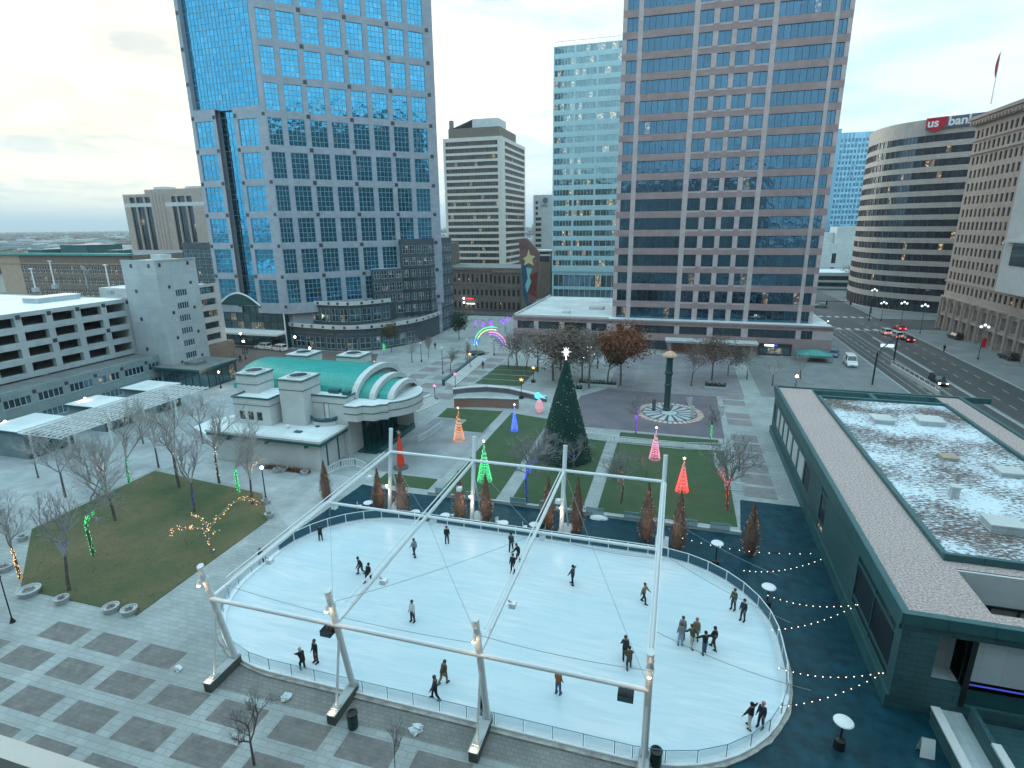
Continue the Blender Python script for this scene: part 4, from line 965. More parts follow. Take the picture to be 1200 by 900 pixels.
# blue glass hotel
bh = thing('blue_hotel', (106, 455, 0), 'pale blue glass high rise far behind the pink tower and the curved bank', 'hotel')
F = Facade(bh, ['glass_pale']); Yb = 450
def sx(px, py): return onY(px, py, Yb)
x0 = sx(983, 149).x; x1 = sx(1023, 155).x; zt = sx(1000, 155).z
xs = [x0+2]; n_ = 11
for i in range(n_): w_ = (x1+5-x0-2)/n_; xs += [x0+2+w_*i+.4, x0+2+w_*(i+1)-.3]
xs.append(x1+6)
zs = [0]; z = 22
while z < zt-3: zs += [z, z+2.2]; z += 3.5
zs.append(zt)
F.wall((0, Yb), X_, xs, zs, lambda i, j: i % 2 == 1 and j % 2 == 1, 0.2, nx=2); F.finish(['glass_pale', 'glass_blue'], limit=60)
g = MB(); g.prism(rect(x0-12, Yb+.5, x1+6, Yb+30), 0, zt-.2); g.prism(rect(x0-12, Yb-1, x0+1.9, Yb+20), 0, zt+2.5); g.build('core', 'glass_pale', bh)
hall = thing('convention_hall', (75, 330, 0), 'white low convention building with terraces in the street gap behind the pink tower', 'building')
F = Facade(hall, ['white_concrete', 'garage_concrete'])
F.wall((0, 330), X_, [48, 60, 62, 74, 76, 88, 130], [0, 2, 8, 10, 15, 16.5, 20], lambda i, j: i in (1, 3, 5) and j in (1, 3), 0.5, nx=4, nz=1)
F.wall((0, 300), X_, [55, 57, 86, 100], [0, 1, 3, 4, 6, 7.5], lambda i, j: i == 1 and j in (1, 3), .4, nx=10)
F.finish(['dark_frame', 'glass_dark'])
g = MB(); g.prism(rect(40, 330.6, 130, 380), 0, 19.8, 0, 1); g.prism(rect(55, 300.5, 100, 329), 0, 7.3, 0, 1); g.box((62, 340, 19.8), (76, 352, 25)); g.box((76.2, 336, 19.8), (95, 352, 28)); g.build('core', ['white_concrete', 'roof_white'], hall)

# ------------------------------------------------------------------ own building behind the camera; two unseen neighbours added to darken window reflections
for (x0, y0, x1, y1, h_, m_, lb) in ((-34, -30, 36, -2.2, 52, 'tan_concrete', 'tan office building the view is taken from'), (-120, -60, -60, -10, 66, 'grey_stone', 'grey stone block across the street to the left'), (77, -30, 125, 66, 88, 'grey_stone', 'tall taupe block across the street to the right')):
    t = thing('unseen_building', ((x0+x1)/2, (y0+y1)/2, 0), lb, 'building')
    F = Facade(t, [m_]); xs = [x0]; n_ = int((x1-x0)/5)
    for i in range(n_): w_ = (x1-x0)/n_; xs += [x0+w_*i+.8, x0+w_*(i+1)-.8]
    xs.append(x1); zs = [0]; z = 4
    while z+3 < h_: zs += [z+.8, z+3]; z += 4
    zs.append(h_)
    xr = [-(v) for v in xs[::-1]]
    F.wall((0, y1), (-1.0, 0.0), xr, zs, lambda i, j: i % 2 == 1 and j % 2 == 1, .3)
    if x0 > 70:
        ys = [-y1]; n_ = int((y1-y0)/4)
        for i in range(n_): w_ = (y1-y0)/n_; ys += [-y1+w_*i+.8, -y1+w_*(i+1)-.8]
        ys.append(-y0); F.wall((x0, 0), (0.0, -1.0), ys, zs, lambda i, j: i % 2 == 1 and j % 2 == 1, .3)
    F.finish(['dark_frame', 'glass_dark'], limit=0)
    box_core(t, rect(x0+(.4 if x0 > 70 else 0), y0, x1, y1-.4), 0, h_, m_)
# ------------------------------------------------------------------ concert hall with the teal vault
pv = thing('pavilion_hall', (-49, 67, 0), 'pale stucco hall with a teal barrel roof and a stepped rounded canopy', 'hall')
F = Facade(pv, ['stucco', 'teal_trim'])
F.wall((0, 62.7), X_, [-47.7, -45.2, -44.4, -41.6], [0, 4.9, 7.3, 8.3], midrow((1,), (1,)), 0.1, nx=1, nz=1)
F.wall((-41.6, 0), YU, [62.7, 66.0], [0, 8.3], lambda i, j: False)
F.wall((0, 59.6), X_, [-57.2, -56.4, -55.5, -55.0, -54.1, -53.6, -52.7, -51.4], [0, 5.0, 6.2, 8.2], lambda i, j: j == 1 and i in (1, 3, 5), 0.2, nx=2, nz=2, glass=1)
F.wall((-51.4, 0), YU, [59.6, 63.5], [0, 8.2], lambda i, j: False)
F.finish(['dark_frame', 'white_plastic', 'glass_tan'])
g = MB(); g.prism(rect(-57.1, 59.85, -51.65, 67), 0, 8.0, 0, 1); g.prism(rect(-58, 66.8, -41.7, 79), 0, 7.4, 0, 1); g.prism(rect(-51.6, 62.9, -41.85, 66.9), 0, 8.0, 0, 1)
g.build('core', ['stucco', 'roof_white'], pv)
def band(g, x0, y0, x1, y1, z, t=0.12, h=0.12, mi=0):
    g.box((x0-t, y0-t, z), (x1+t, y0, z+h), mi); g.box((x0-t, y1, z), (x1+t, y1+t, z+h), mi); g.box((x0-t, y0, z), (x0, y1, z+h), mi); g.box((x1, y0, z), (x1+t, y1, z+h), mi)
g = MB(); band(g, -57.2, 59.6, -51.4, 67, 8.05, .14, .22); band(g, -47.7, 62.7, -41.6, 67, 8.15, .14, .22); band(g, -57.2, 59.6, -51.4, 67, 7.1, .05, .06); band(g, -47.7, 62.7, -41.6, 67, 7.2, .05, .06); g.build('coping', 'teal_trim', pv)
# annex
g = MB(); g.prism(rect(-58.5, 57, -42.4, 62.65), 0, 3.6); g.box((-57.6, 56.94, 1.2), (-55.2, 57.0, 3.0)); g.build('annex_wall', 'stucco', pv)
g = MB(); g.box((-59.2, 56.3, 3.6), (-41.7, 62.66, 4.05), 0); g.box((-59.3, 56.2, 4.05), (-41.6, 62.66, 4.35), 1); g.box((-58.7, 56.8, 4.35), (-42.2, 62.6, 4.37), 2)
g.build('annex_roof', ['teal_trim', 'stucco', 'roof_white'], pv)
g = MB()
for x in (-56, -50, -44): g = MB(); g.box((x-.1, 56.3, 3.2), (x+.1, 57.0, 3.6)); g.build('bracket', 'teal_trim', pv)
for y in (58.5, 61): g = MB(); g.box((-42.4, y-.1, 0), (-42.3, y+.1, 3.6)); g.build('downpipe', 'teal_trim', pv)
# corner towers with square skylights
for (x0, y0, x1, y1) in ((-58.4, 62, -55, 65.4), (-50.6, 60.9, -46.9, 64.8), (-59.4, 74, -55.4, 77.8), (-51, 75.2, -47, 79)):
    o = None
    g = MB(); g.prism(rect(x0, y0, x1, y1), 0, 10.5); t_ = g.build('corner_tower', 'stucco', pv)
    g = MB(); g.box((x0-.15, y0-.15, 10.5), (x1+.15, y1+.15, 10.62)); g.box((x0-.05, y0-.05, 9.2), (x1+.05, y1+.05, 9.27)); g.build('coping', 'teal_trim', t_)
    g = MB(); c = ((x0+x1)/2, (y0+y1)/2, 10.62); g.box((x0, y0, 10.62), (x1, y1, 10.75))
    g.lathe(c, [(1.5, .13), (1.5, .3), (1.3, .3), (1.25, .2)], 8); g.build('roof', 'white_concrete', t_)
    g = MB(); g.lathe(c, [(1.22, .14), (1.22, .24), (.1, .28)], 8); g.build('skylight', 'glass_podium', t_)
# vault
def vault(x0, x1, yc, w_, zb, h_, mt, name, n=16, fascia=True):
    g = MB(); pts = [(yc-w_/2*math.cos(math.pi*i/n)*1.0, zb+h_*math.sin(math.pi*i/n)) for i in range(n+1)]
    for a, b in zip(pts, pts[1:]): g.q([(x0, a[0], a[1]), (x1, a[0], a[1]), (x1, b[0], b[1]), (x0, b[0], b[1])][::1])
    o = g.build(name, mt, pv, smooth=False)
    g = MB()
    for (X, s_) in ((x0, -1), (x1, 1)):
        g.q([(X, y, z) for y, z in (pts if s_ > 0 else pts[::-1])][::-1], 0)
    # thick rim
    for a, b in zip(pts, pts[1:]):
        k = 1.07
        A = (yc+(a[0]-yc)*k, zb+(a[1]-zb)*k+.05); B = (yc+(b[0]-yc)*k, zb+(b[1]-zb)*k+.05)
        X0, X1 = x1-.1, x1+.75
        g.q([(X1, a[0], a[1]-.5), (X1, b[0], b[1]-.5), (X1, B[0], B[1]), (X1, A[0], A[1])]); g.q([(X0, A[0], A[1]), (X1, A[0], A[1]), (X1, B[0], B[1]), (X0, B[0], B[1])])
        g.q([(X0, a[0], a[1]), (X0, b[0], b[1]), (X0, B[0], B[1]), (X0, A[0], A[1])][::-1])
    g.build('arch_fascia', 'stucco', pv)
vault(-62, -42.0, 71.3, 12.4, 7.5, 3.0, 'teal_roof', 'vault_roof')
vault(-41.3, -39.4, 70.0, 9.6, 7.4, 2.2, 'teal_roof', 'vault_roof')
vault(-38.6, -36.9, 69.4, 7.6, 7.3, 1.8, 'teal_roof', 'vault_roof')
cp_ = [(-41.5, 61.7), (-39.6, 61.7), (-39.1, 62.5), (-37.6, 62.6), (-37.0, 63.5), (-36.2, 63.8)]+[(-39+5.0*math.cos(R(t)), 69.0+5.2*math.sin(R(t))) for t in range(-58, 75, 9)]+[(-41.5, 76)]
g = MB(); g.prism(cp_, 5.3, 7.45, 0, 1); g.build('canopy', ['stucco', 'roof_white'], pv)
g = MB()
for zz_ in (7.3, 6.3):
    for a, b in zip(cp_, cp_[1:]): g.tube((a[0], a[1], zz_), (b[0], b[1], zz_), .07, n=4)
g.build('coping', 'teal_trim', pv)
g = MB(); g.prism(rect(-41.55, 66.0, -41.3, 75.4), 0, 5.2); g.prism(rect(-41.5, 75.4, -38.2, 76.2), 0, 5.2, 1); g.build('glass_front', ['teal_glass_dark', 'stucco'], pv)
g = MB()
for y in np.arange(66.3, 75.5, 1.5): g.box((-41.3, y-.06, 0), (-41.15, y+.06, 5.2))
g.box((-41.3, 66, 2.6), (-41.15, 75.4, 2.75)); g.build('mullion', 'slate_trim', pv)
g = MB(); g.box((-41.2, 63.8, 0), (-38.4, 75.0, 0.25)); g.box((-38.4, 64.4, 0), (-37.9, 75, 0.75)); g.build('entrance_step', 'teal_glass_dark', pv)
g = MB(); bc = Vector((-45.1, 62.7))
bp_ = [(bc.x+1.9*math.cos(R(t)), bc.y-.02+1.5*math.sin(R(t))) for t in range(180, 361, 15)]
g.prism(bp_, 3.5, 4.9); bo = g.build('balcony', 'stucco', pv)
g = MB()
for a, b in zip(bp_, bp_[1:]): g.tube((a[0], a[1], 5.5), (b[0], b[1], 5.5), .05, n=4); g.tube((a[0], a[1], 4.9), (a[0], a[1], 5.5), .03, n=4); g.q([(a[0], a[1], 4.95), (b[0], b[1], 4.95), (b[0], b[1], 5.4), (a[0], a[1], 5.4)])
g.build('railing', 'slate_trim', bo)
g = MB(); g.ball((-48.8, 59.6, 4.6), .28, n=8); g.build('roof_vent', 'white_metal', pv)
for a_, b_ in (((-47, 58.3, 4.37), (-46, 58.9, 4.5)), ((-45.5, 60.8, 4.37), (-45, 61.5, 4.5)), ((-45.6, 64.6, 8.1), (-44, 65.6, 8.55)), ((-43.2, 64.2, 8.1), (-42.2, 65.2, 8.5))): g = MB(); g.box(a_, b_); g.build('roof_hatch', 'slate_trim', pv)

# ------------------------------------------------------------------ low dark building on the right with the frosted roof
mat('gravel', (0.25, 0.19, 0.18), 0.95, col2=(0.62, 0.50, 0.48), vscale=6.5, bump=0.03, bscale=9, stain=0.1)
def frost_roof():
    m = mat('frosted_sedum', (0.7, 0.78, 0.84), 0.9, bump=0.05, bscale=4); nt = m.node_tree; b = nt.nodes['Principled BSDF']
    tcn = N(nt, 'ShaderNodeTexCoord'); mp = N(nt, 'ShaderNodeMapping'); mp.inputs['Rotation'].default_value = (0, 0, R(-35)); mp.inputs['Scale'].default_value = (1.0, 2.2, 1)
    nt.links.new(tcn.outputs['UV'], mp.inputs[0])
    no = N(nt, 'ShaderNodeTexNoise', i_Scale=2.1, i_Detail=8.0, i_Roughness=0.75); nt.links.new(mp.outputs[0], no.inputs['Vector'])
    n2 = N(nt, 'ShaderNodeTexNoise', i_Scale=0.16, i_Detail=4.0); nt.links.new(tcn.outputs['UV'], n2.inputs['Vector'])
    s = math_(nt, 'ADD', no.outputs[0], math_(nt, 'MULTIPLY', math_(nt, 'SUBTRACT', n2.outputs[0], 0.5), 0.55))
    rp = ramp(nt, [(0.465, (0.66, 0.74, 0.80)), (0.51, (0.24, 0.24, 0.26)), (0.57, (0.12, 0.085, 0.075))]); nt.links.new(s, rp.inputs[0]); nt.links.new(rp.outputs[0], b.inputs['Base Color'])
frost_roof()
mat('stucco_pale', (0.52, 0.58, 0.60), 0.85, var=0.1, vscale=0.6, tile=(1.2, 1.2, 0.02))
mat('inside_wall', (0.33, 0.29, 0.22), 0.8, var=0.3, vscale=0.5)
mu = thing('gallery_building', (26, 60, 0), 'low dark slate building with a gravel and frosted sedum roof on the right', 'building')
F = Facade(mu, ['slate_wall', 'slate_trim'])
XW = 14.6
UW = (0.0, -1.0)      # faces -X
ss = [-87.0, -86.4, -85.6, -84.5, -83.0, -82.6, -80.4, -80.0, -77.8, -77.4, -75.2, -74.8, -72.4, -72.0, -69.5, -69.1, -66.5, -66.1, -63.3, -62.8, -60.6, -60.0, -57.6, -56.6, -54.8, -52.6, -44.6, -36.1, -34.9]
ss = [-87.0, -86.2, -84.4, -84.0, -81.6, -81.2, -78.6, -78.2, -75.4, -75.0, -72.0, -71.6, -68.4, -68.0, -64.6, -64.2, -61.2, -60.6, -57.6, -56.4, -54.0, -44.0, -35.7, -34.9]
F.wall((XW, 0), UW, ss, [0, 1.3, 2.0, 4.9, 5.6, 6.4], lambda i, j: (i in (1, 3, 5, 7, 9, 11, 13, 15) and j == 2) or (i == 19 and j in (1, 2, 3)) or (i == 21 and j in (1, 2, 3)),
       0.1, glass=lambda i, j: 1 if 2 < i < 14 else 0, nx=lambda i, j: 2 if i == 21 else 1, nz=1, bar=0.12)
F.w.obox((XW, 0), UW, (-87.1, 0.0, 0.0), (-34.8, 0.22, 1.0), 1); F.w.obox((XW, 0), UW, (-87.0, 0.005, 5.75), (-35.1, 0.12, 6.2), 1)
F.wall((0, 34.9), X_, [XW, 16.6, 18.3, 18.6, 41], [0, 1.1, 2.4, 5.8, 6.4], lambda i, j: (i in (1, 3) and j in (2,)) or (i == 3 and j == 1), 3.8 if False else 0.5, skipwin=lambda i, j: True)
F.finish(['slate_trim', 'glass_dark', 'stucco_pale'])
g = MB()
ox0, oy0, ox1, oy1 = XW-.25, 34.65, 41, 87.3
g.box((ox0, oy0, 6.4), (ox0+.45, oy1, 7.15)); g.box((ox0+.45, oy0, 6.4), (ox1, oy0+.45, 7.15)); g.box((ox0+.45, oy1-.45, 6.4), (ox1, oy1, 7.15)); g.box((37.2, oy0+.45, 6.4), (37.65, oy1-.45, 7.15))
g.build('parapet', 'slate_trim', mu)
g = MB(); z = 6.95
g.sheet(rect(ox0+.45, oy0+.45, 19.2, oy1-.45), z); g.sheet(rect(34.3, oy0+.45, 37.2, oy1-.45), z)
g.sheet(rect(19.2, 41.2, 34.3, 42.1), z); g.sheet(rect(19.2, oy0+.45, 19.6, 41.2), z); g.sheet(rect(19.6, oy0+.45, 34.3, 36.3), z)
g.sheet(rect(19.2, 86.2, 34.3, oy1-.45), z); g.build('gravel_border', 'gravel', mu)
g = MB(); g.sheet(rect(19.6, 42.4, 33.9, 82.4), 7.0); g.build('sedum_roof', 'frosted_sedum', mu)
g = MB()
g.box((19.2, 42.1, 6.5), (34.3, 42.4, 7.5)); g.box((19.2, 42.4, 6.5), (19.6, 82.4, 7.3)); g.box((33.9, 42.4, 6.5), (34.3, 82.4, 7.3)); g.box((19.2, 82.4, 6.5), (34.3, 82.8, 7.3))
g.box((19.2, 86.0, 6.4), (34.3, 86.2, 7.1)); g.box((26.2, 82.8, 6.4), (26.7, 86.0, 7.1)); g.box((19.2, 82.8, 6.4), (19.3, 86, 7.1)); g.box((34.2, 82.8, 6.4), (34.3, 86, 7.1))
g.build('kerb', 'slate_trim', mu)
g = MB(); g.sheet(rect(19.3, 82.8, 26.2, 86.0), 6.1); g.sheet(rect(26.7, 82.8, 34.2, 86.0), 6.1); g.build('roof_well', 'white_concrete', mu)
# near skylight well: white far wall with a window band below
g = MB(); g.box((19.6, 41.0, 4.6), (34.3, 41.2, 6.9), 0); g.box((19.6, 36.3, 2), (34.3, 36.4, 6.9), 1); g.box((19.5, 36.3, 2), (19.6, 41.2, 6.9), 1); g.sheet(rect(19.6, 36.4, 34.3, 41), 2.4, 2); g.box((19.6, 41.05, 2.4), (34.3, 41.15, 4.6), 3)
g.build('light_well', ['white_concrete', 'slate_trim', 'roof_tar', 'inside_wall'], mu)
g = MB()
for x in np.arange(20.2, 34, 1.7): g.box((x-.06, 40.85, 2.4), (x+.06, 40.95, 4.6))
g.box((19.6, 40.85, 4.5), (34.3, 40.95, 4.65)); g.build('glazing_bar', 'black_metal', mu)
# porch on the near side
g = MB(); g.box((16.6, 35.4, 2.2), (18.28, 40.5, 2.4)); g.box((18.62, 35.4, 0.9), (34, 35.6, 2.2), 1); g.build('porch_floor', ['stucco_pale', 'slate_trim'], mu)
g = MB(); g.box((18.3, 34.85, 1.0), (18.6, 35.3, 5.8)); g.build('column', 'black_metal', mu)
g = MB(); g.box((18.62, 35.42, 2.6), (34, 35.5, 5.85)); g.box((16.6, 36.6, 2.4), (18.3, 36.7, 5.8)); g.build('porch_standin_wall', 'stucco_pale', mu)  # front pale wall stands in for a lit terrace floor, set where light reaches
g = MB(); g.box((18.6, 35.25, 2.35), (34, 35.35, 2.45)); g.build('light_strip', 'blue_strip', mu)
g = MB(); g.box((18.65, 35.1, .3), (34, 35.2, 2.3)); g.build('porch_glass', 'teal_glass_dark', mu)
# ramp in front of it
rp_ = thing('ramp', (18, 32, 0), 'grey walled ramp with a white coping climbing beside the dark gallery building', 'ramp')
a, b = Vector((16.8, 34.5)), Vector((17.1, 24.0))
g = MB(); g.box((16.7, 22, 0), (17.0, 34.2, 1.15)); g.box((18.6, 27, 0), (18.85, 34.2, 1.7), 0); g.build('side_wall', 'slate_wall', rp_)
g = MB(); g.box((16.6, 22, 1.15), (17.1, 34.2, 1.27)); g.box((18.5, 26.9, 1.7), (21, 27.3, 1.85)); g.box((18.5, 27.3, 1.7), (18.95, 31.5, 1.85)); g.build('coping', 'white_concrete', rp_)
g = MB(); g.box((17.0, 22, 0), (18.6, 34.2, 0.6)); g.box((17.0, 34.2, 0), (18.6, 34.85, .6)); g.build('ramp_floor', 'stucco_pale', rp_)
g = MB(); g.box((18.85, 27.3, 0), (24, 34.6, .4)); g.build('landing', 'slate_wall', rp_)
g = MB()
for i in range(5): g.tube((19.3+i*.9, 29-i*.3, .4), (19.3+i*.9, 29-i*.3, 1.5-i*.12), .03, n=5)
g.tube((19.3, 29, 1.5), (22.9, 27.8, 1.02), .035, n=5); g.build('handrail', 'black_metal', rp_)
for (px, py, w_, d_, h_, lb) in ((1033, 494, 2.0, 2.2, .45, 'white roof hatch on the frosted roof, left one of the far pair'), (1088, 496, 2.5, 2.3, .5, 'white roof hatch on the frosted roof, right one of the far pair'), (1111, 538, 1.3, 1.2, .25, 'small brown hatch in the middle of the frosted roof'),
                               (1183, 556, 2.0, 1.6, .35, 'grey flat hatch near the right edge of the frosted roof'), (1174, 620, 2.2, 1.7, .6, 'white square roof unit nearest the camera on the frosted roof'), (1117, 583, .6, .6, 1.0, 'upright grey vent box on the frosted roof in a brown patch')):
    p = G(px, py, 7.0); t = thing('roof_hatch', p, lb, 'roof hatch')
    g = MB(); g.box((p.x-w_/2, p.y-d_/2, 7.0), (p.x+w_/2, p.y+d_/2, 7.0+h_)); g.build('curb', 'stucco_pale', t)
    g = MB(); g.box((p.x-w_/2-.1, p.y-d_/2-.1, 7.0+h_), (p.x+w_/2+.1, p.y+d_/2+.1, 7.12+h_)); g.build('lid', 'white_concrete' if 'brown' not in lb[:12] else 'tan_brick', t)
ws_ = thing('plaza_parapet', (-12, 5.5, 20), 'tan stone ledge with a dark gutter in the bottom left corner, close to the camera', 'ledge')
g = MB(); g.box((-40, 4.42, 21.5), (12, 4.72, 22)); g.build('coping', 'tan_concrete', ws_)
g = MB(); g.box((-40, -1.0, 21.0), (12, 4.42, 21.7)); g.build('gutter', 'slate_trim', ws_)

# ------------------------------------------------------------------ pergola and kiosks on the left terrace
pg = thing('pergola', (-78, 58, 0), 'long steel pergola of thin bars above the frosty terrace on the left', 'pergola')
pa, pb, pc, pd_ = G(73, 513, 4.6).xy, G(37, 505, 4.6).xy, G(235, 456, 4.6).xy, G(203, 451, 4.6).xy
x0, x1, y0, y1 = -82.0, -74.2, 48.5, 72.5
g = MB()
for i in range(9): x = x0+(x1-x0)*i/8; g.box((x-.07, y0, 4.55), (x+.07, y1, 4.75))
g.build('long_bar', 'white_metal', pg)
g = MB()
for i in range(14): y = y0+(y1-y0)*i/13; g.box((x0, y-.06, 4.4), (x1, y+.06, 4.55))
g.build('cross_bar', 'white_metal', pg)
for i in range(5):
    for x in (x0+.4, x1-.4):
        y = y0+1+(y1-y0-2)*i/4; g = MB(); g.tube((x, y, 0), (x, y, 4.4), .14, n=8); g.build('post', 'white_metal', pg)
for (ya, yb, lb) in ((49.5, 56.5, 'flat roofed kiosk with a frosted roof behind the pergola, nearest the camera'), (60.5, 66, 'flat roofed kiosk with a frosted roof behind the middle of the pergola'), (69.8, 75.5, 'flat roofed kiosk with a frosted roof behind the far end of the pergola')):
    t = thing('kiosk', (-86.5, (ya+yb)/2, 0), lb, 'kiosk', 'kiosks behind the pergola')
    g = MB(); g.prism(rect(-90, ya+.4, -83.5, yb-.4), 0, 3.7); g.build('wall', 'garage_base', t)
    g = MB(); g.box((-90.6, ya, 3.7), (-82.8, yb, 4.0)); g.box((-90.5, ya+.1, 4.0), (-82.9, yb-.1, 4.03), 1); g.build('roof', ['slate_trim', 'roof_white'], t)
    F = Facade(t, ['slate_trim']); F.wall((-83.3, 0), YU, [ya+.5, ya+.9, yb-.9, yb-.5], [0, .5, 3.0, 3.6], midrow((1,), (1,)), .1, nx=4); F.finish(['dark_frame', 'glass_shop'], wall='window_wall')

# ------------------------------------------------------------------ steel frame over the rink
mat('frame_paint', (0.72, 0.76, 0.78), 0.35, var=0.08, vscale=1.0)
fr = thing('rink_canopy', (-14.4, 38, 0), 'white steel frame of masts and long beams spanning the ice rink', 'steel frame')
MX = [-28.6, -19.1, -9.65, -0.15]
for i, x in enumerate(MX):
    g = MB(); g.tube((x, 49.35, 0.3), (x, 50.9, 9.3), .23, .21, 10); g.build('mast', 'frame_paint', fr)
    g = MB(); g.tube((x+.35, 51.3, 0.3), (x+.02, 50.2, 5.4), .10, n=8); g.build('strut', 'frame_paint', fr)
    g = MB(); g.box((x-.45, 48.9, 0.013), (x+.8, 51.8, .35)); g.build('footing', 'white_concrete', fr)
    g = MB(); g.tube((x, 26.5, .75), (x, 25.0, 8.9), .215, .2, 12); m_ = g.build('mast', 'frame_paint', fr)
    g = MB(); g.tube((x, 25.05, 8.92), (x, 25.02, 9.0), .22, n=12); g.build('cap', 'frame_paint', m_); g = MB(); g.tube((x, 25.27, 7.6), (x, 25.19, 8.0), .235, n=12); g.build('collar', 'frame_paint', m_)
    g = MB(); g.tube((x, 24.6, .75), (x, 25.55, 5.0), .085, n=8); g.build('strut', 'frame_paint', fr)
    g = MB(); g.tube((x, 25.35, 6.3), (x, 50.35, 6.75), .15, n=10); g.build('beam', 'frame_paint', fr)
    g = MB()
    for s_ in (-.2, .2): g.tube((x+s_, 27, 6.75), (x+s_, 49.5, 7.1), .05, n=5)
    g.build('guard_rail', 'frame_paint', fr)
for k, (y, z, r_) in enumerate(((25.35, 6.3, .145), (38.9, 6.55, .13), (50.35, 6.85, .15))):
    for a, b in zip(MX, MX[1:]): g = MB(); g.tube((a, y, z), (b, y, z), r_, n=10); g.build('crossbeam', 'frame_paint', fr)
for i, (x, lb) in enumerate(zip(MX, ('leftmost', 'second from left', 'third from left', 'rightmost'))):
    t = thing('plinth', (x, 25.3, 0), 'dark stone plinth with a small light under the %s front mast' % lb, 'plinth', 'plinths under the front masts')
    g = MB(); g.box((x-.28, 23.9, 0), (x+.28, 26.75, .68)); g.build('base', 'plinth_dark', t)
    g = MB(); g.box((x-.3, 23.87, .68), (x+.3, 26.78, .75)); g.box((x-.22, 24.35, .75), (x+.22, 24.85, .83)); g.box((x-.24, 26.25, .75), (x+.24, 26.75, .83)); g.build('coping', 'kerb_stone', t)
    g = MB(); g.ball((x, 24.05, .80), .09, n=8); g.build('light', 'lamp_glow', t)
def lamp_light(p, e, col=(1, .68, .42), r=.15, name='lamp_light'):
    l = bpy.data.lights.new(name, 'POINT'); l.energy = e; l.color = col; l.shadow_soft_size = r
    o = bpy.data.objects.new(name, l); C.objects.link(o); o.location = p; return o
# spot lamps and speakers clamped to the frame
SP = [('front', x, 25.0, 8.1) for x in MX]+[('back', x, 49.6, 3.1) for x in MX]
for i, (k, x, y, z) in enumerate(SP):
    nm = ('leftmost', 'second', 'third', 'rightmost')[i % 4]
    t = thing('spot_lamp', (x, y, z), 'warm lit spot lamp clamped to the %s %s mast of the rink frame' % (nm, k), 'spot lamp', 'spot lamps on the rink masts')
    s_ = -.16 if k == 'front' else -.3
    g = MB(); g.tube((x, y+s_-.05, z), (x, y+s_-.2, z+.3 if k == 'back' else z-.3), .11, .13, 8); g.build('housing', 'frame_paint', t)
    g = MB(); g.ball((x, y+s_-.2, z+.32 if k == 'back' else z-.32), .10, n=8); g.build('lens', 'lamp_glow', t)
    lamp_light((x-.02, y-.75, z-.5), 14 if k == 'front' else 22)
for i, (x, y, z, sx_, lb) in enumerate(((-19.6, 25.2, 6.0, .36, 'dark loudspeaker under the left part of the front crossbeam, beside a mast'), (-1.3, 25.3, 5.9, .42, 'grey loudspeaker hanging at the right end of the front crossbeam'))):
    t = thing('loudspeaker', (x, y, z), lb, 'loudspeaker')
    g = MB(); g.box((x-sx_, y-.28, z-.4), (x+sx_, y+.28, z)); g.build('cabinet', 'black_metal', t)
    g = MB(); g.box((x-sx_+.06, y-.31, z-.35), (x+sx_-.06, y-.28, z-.05)); g.build('grille', 'slate_trim', t)
    g = MB(); g.tube((x, y, z), (x, y, z+.35), .04, n=5); g.build('bracket', 'steel', t)
k = 0
for x in MX[:3]:
    for y, w1 in ((30.5, 'near'), (39, 'middle'), (45.0, 'far')):
        zb = 6.3+(y-25.35)/25*.45
        t = thing('floodlight', (x+.35, y, zb-.2), 'small white floodlight under the %s part of the %s long beam' % (w1, ('first', 'second', 'third')[MX.index(x)]), 'floodlight', 'floodlights under the long beams')
        g = MB(); g.box((x+.3, y-.22, zb-.55), (x+.75, y+.22, zb-.2)); g.build('housing', 'white_plastic', t)
        g = MB(); g.tube((x+.2, y, zb-.1), (x+.5, y, zb-.25), .05, n=5); g.build('arm', 'steel', t)
# cables
def cable(p, q, sag, r=.02, n=10):
    p = Vector(p); q = Vector(q); pts = []
    for i in range(n+1):
        t = i/n; v = p.lerp(q, t); v.z -= sag*4*t*(1-t); pts.append(v)
    return pts
mat('cable_grey', (0.22, 0.27, 0.30), 0.5)
CB = [((-28.5, 38.9, 6.3), (-19.2, 25.4, 6.8), .3), ((-28.6, 50.3, 6.6), (-19.1, 39, 6.4), .3), ((-28.4, 26.5, 6.6), (-9.65, 25.4, 7.0), .9), ((-19.1, 25.4, 7.9), (-9.6, 38.8, 6.5), .6), ((-19.1, 50.3, 6.9), (-9.65, 39, 6.5), .4),
      ((-19.1, 39, 6.4), (-9.7, 25.4, 7.4), .5), ((-9.6, 50.3, 6.9), (-.2, 25.5, 6.5), .8), ((-9.6, 25.4, 7.6), (-.2, 25.4, 7.5), .5), ((-9.6, 39, 6.5), (-.2, 39.2, 5.6), .9), ((-.2, 39, 6.4), (8.9, 37, 3.5), .7), ((-.2, 45, 6.4), (9, 43, 3.3), .8), ((-.1, 30, 6.4), (9.2, 31.5, 3.0), .8)]
names = ['left bay, front half', 'left bay, rear half', 'front, from the leftmost mast to the third', 'middle bay, from the second front mast', 'middle bay, rear half', 'middle bay, front half', 'right bay, running front to back', 'right bay, along the front', 'right bay, along the middle crossbeam', 'right end of the ice, middle one', 'right end of the ice, farthest one', 'right end of the ice, nearest one']
for (a, b, s_), nm in zip(CB, names):
    g = MB(); g.path(cable(a, b, s_*.45), .016, 4); g.build('cable', 'cable_grey', origin=a, label='thin slack cable over the ice, '+nm, cat='cable', group='cables over the ice')

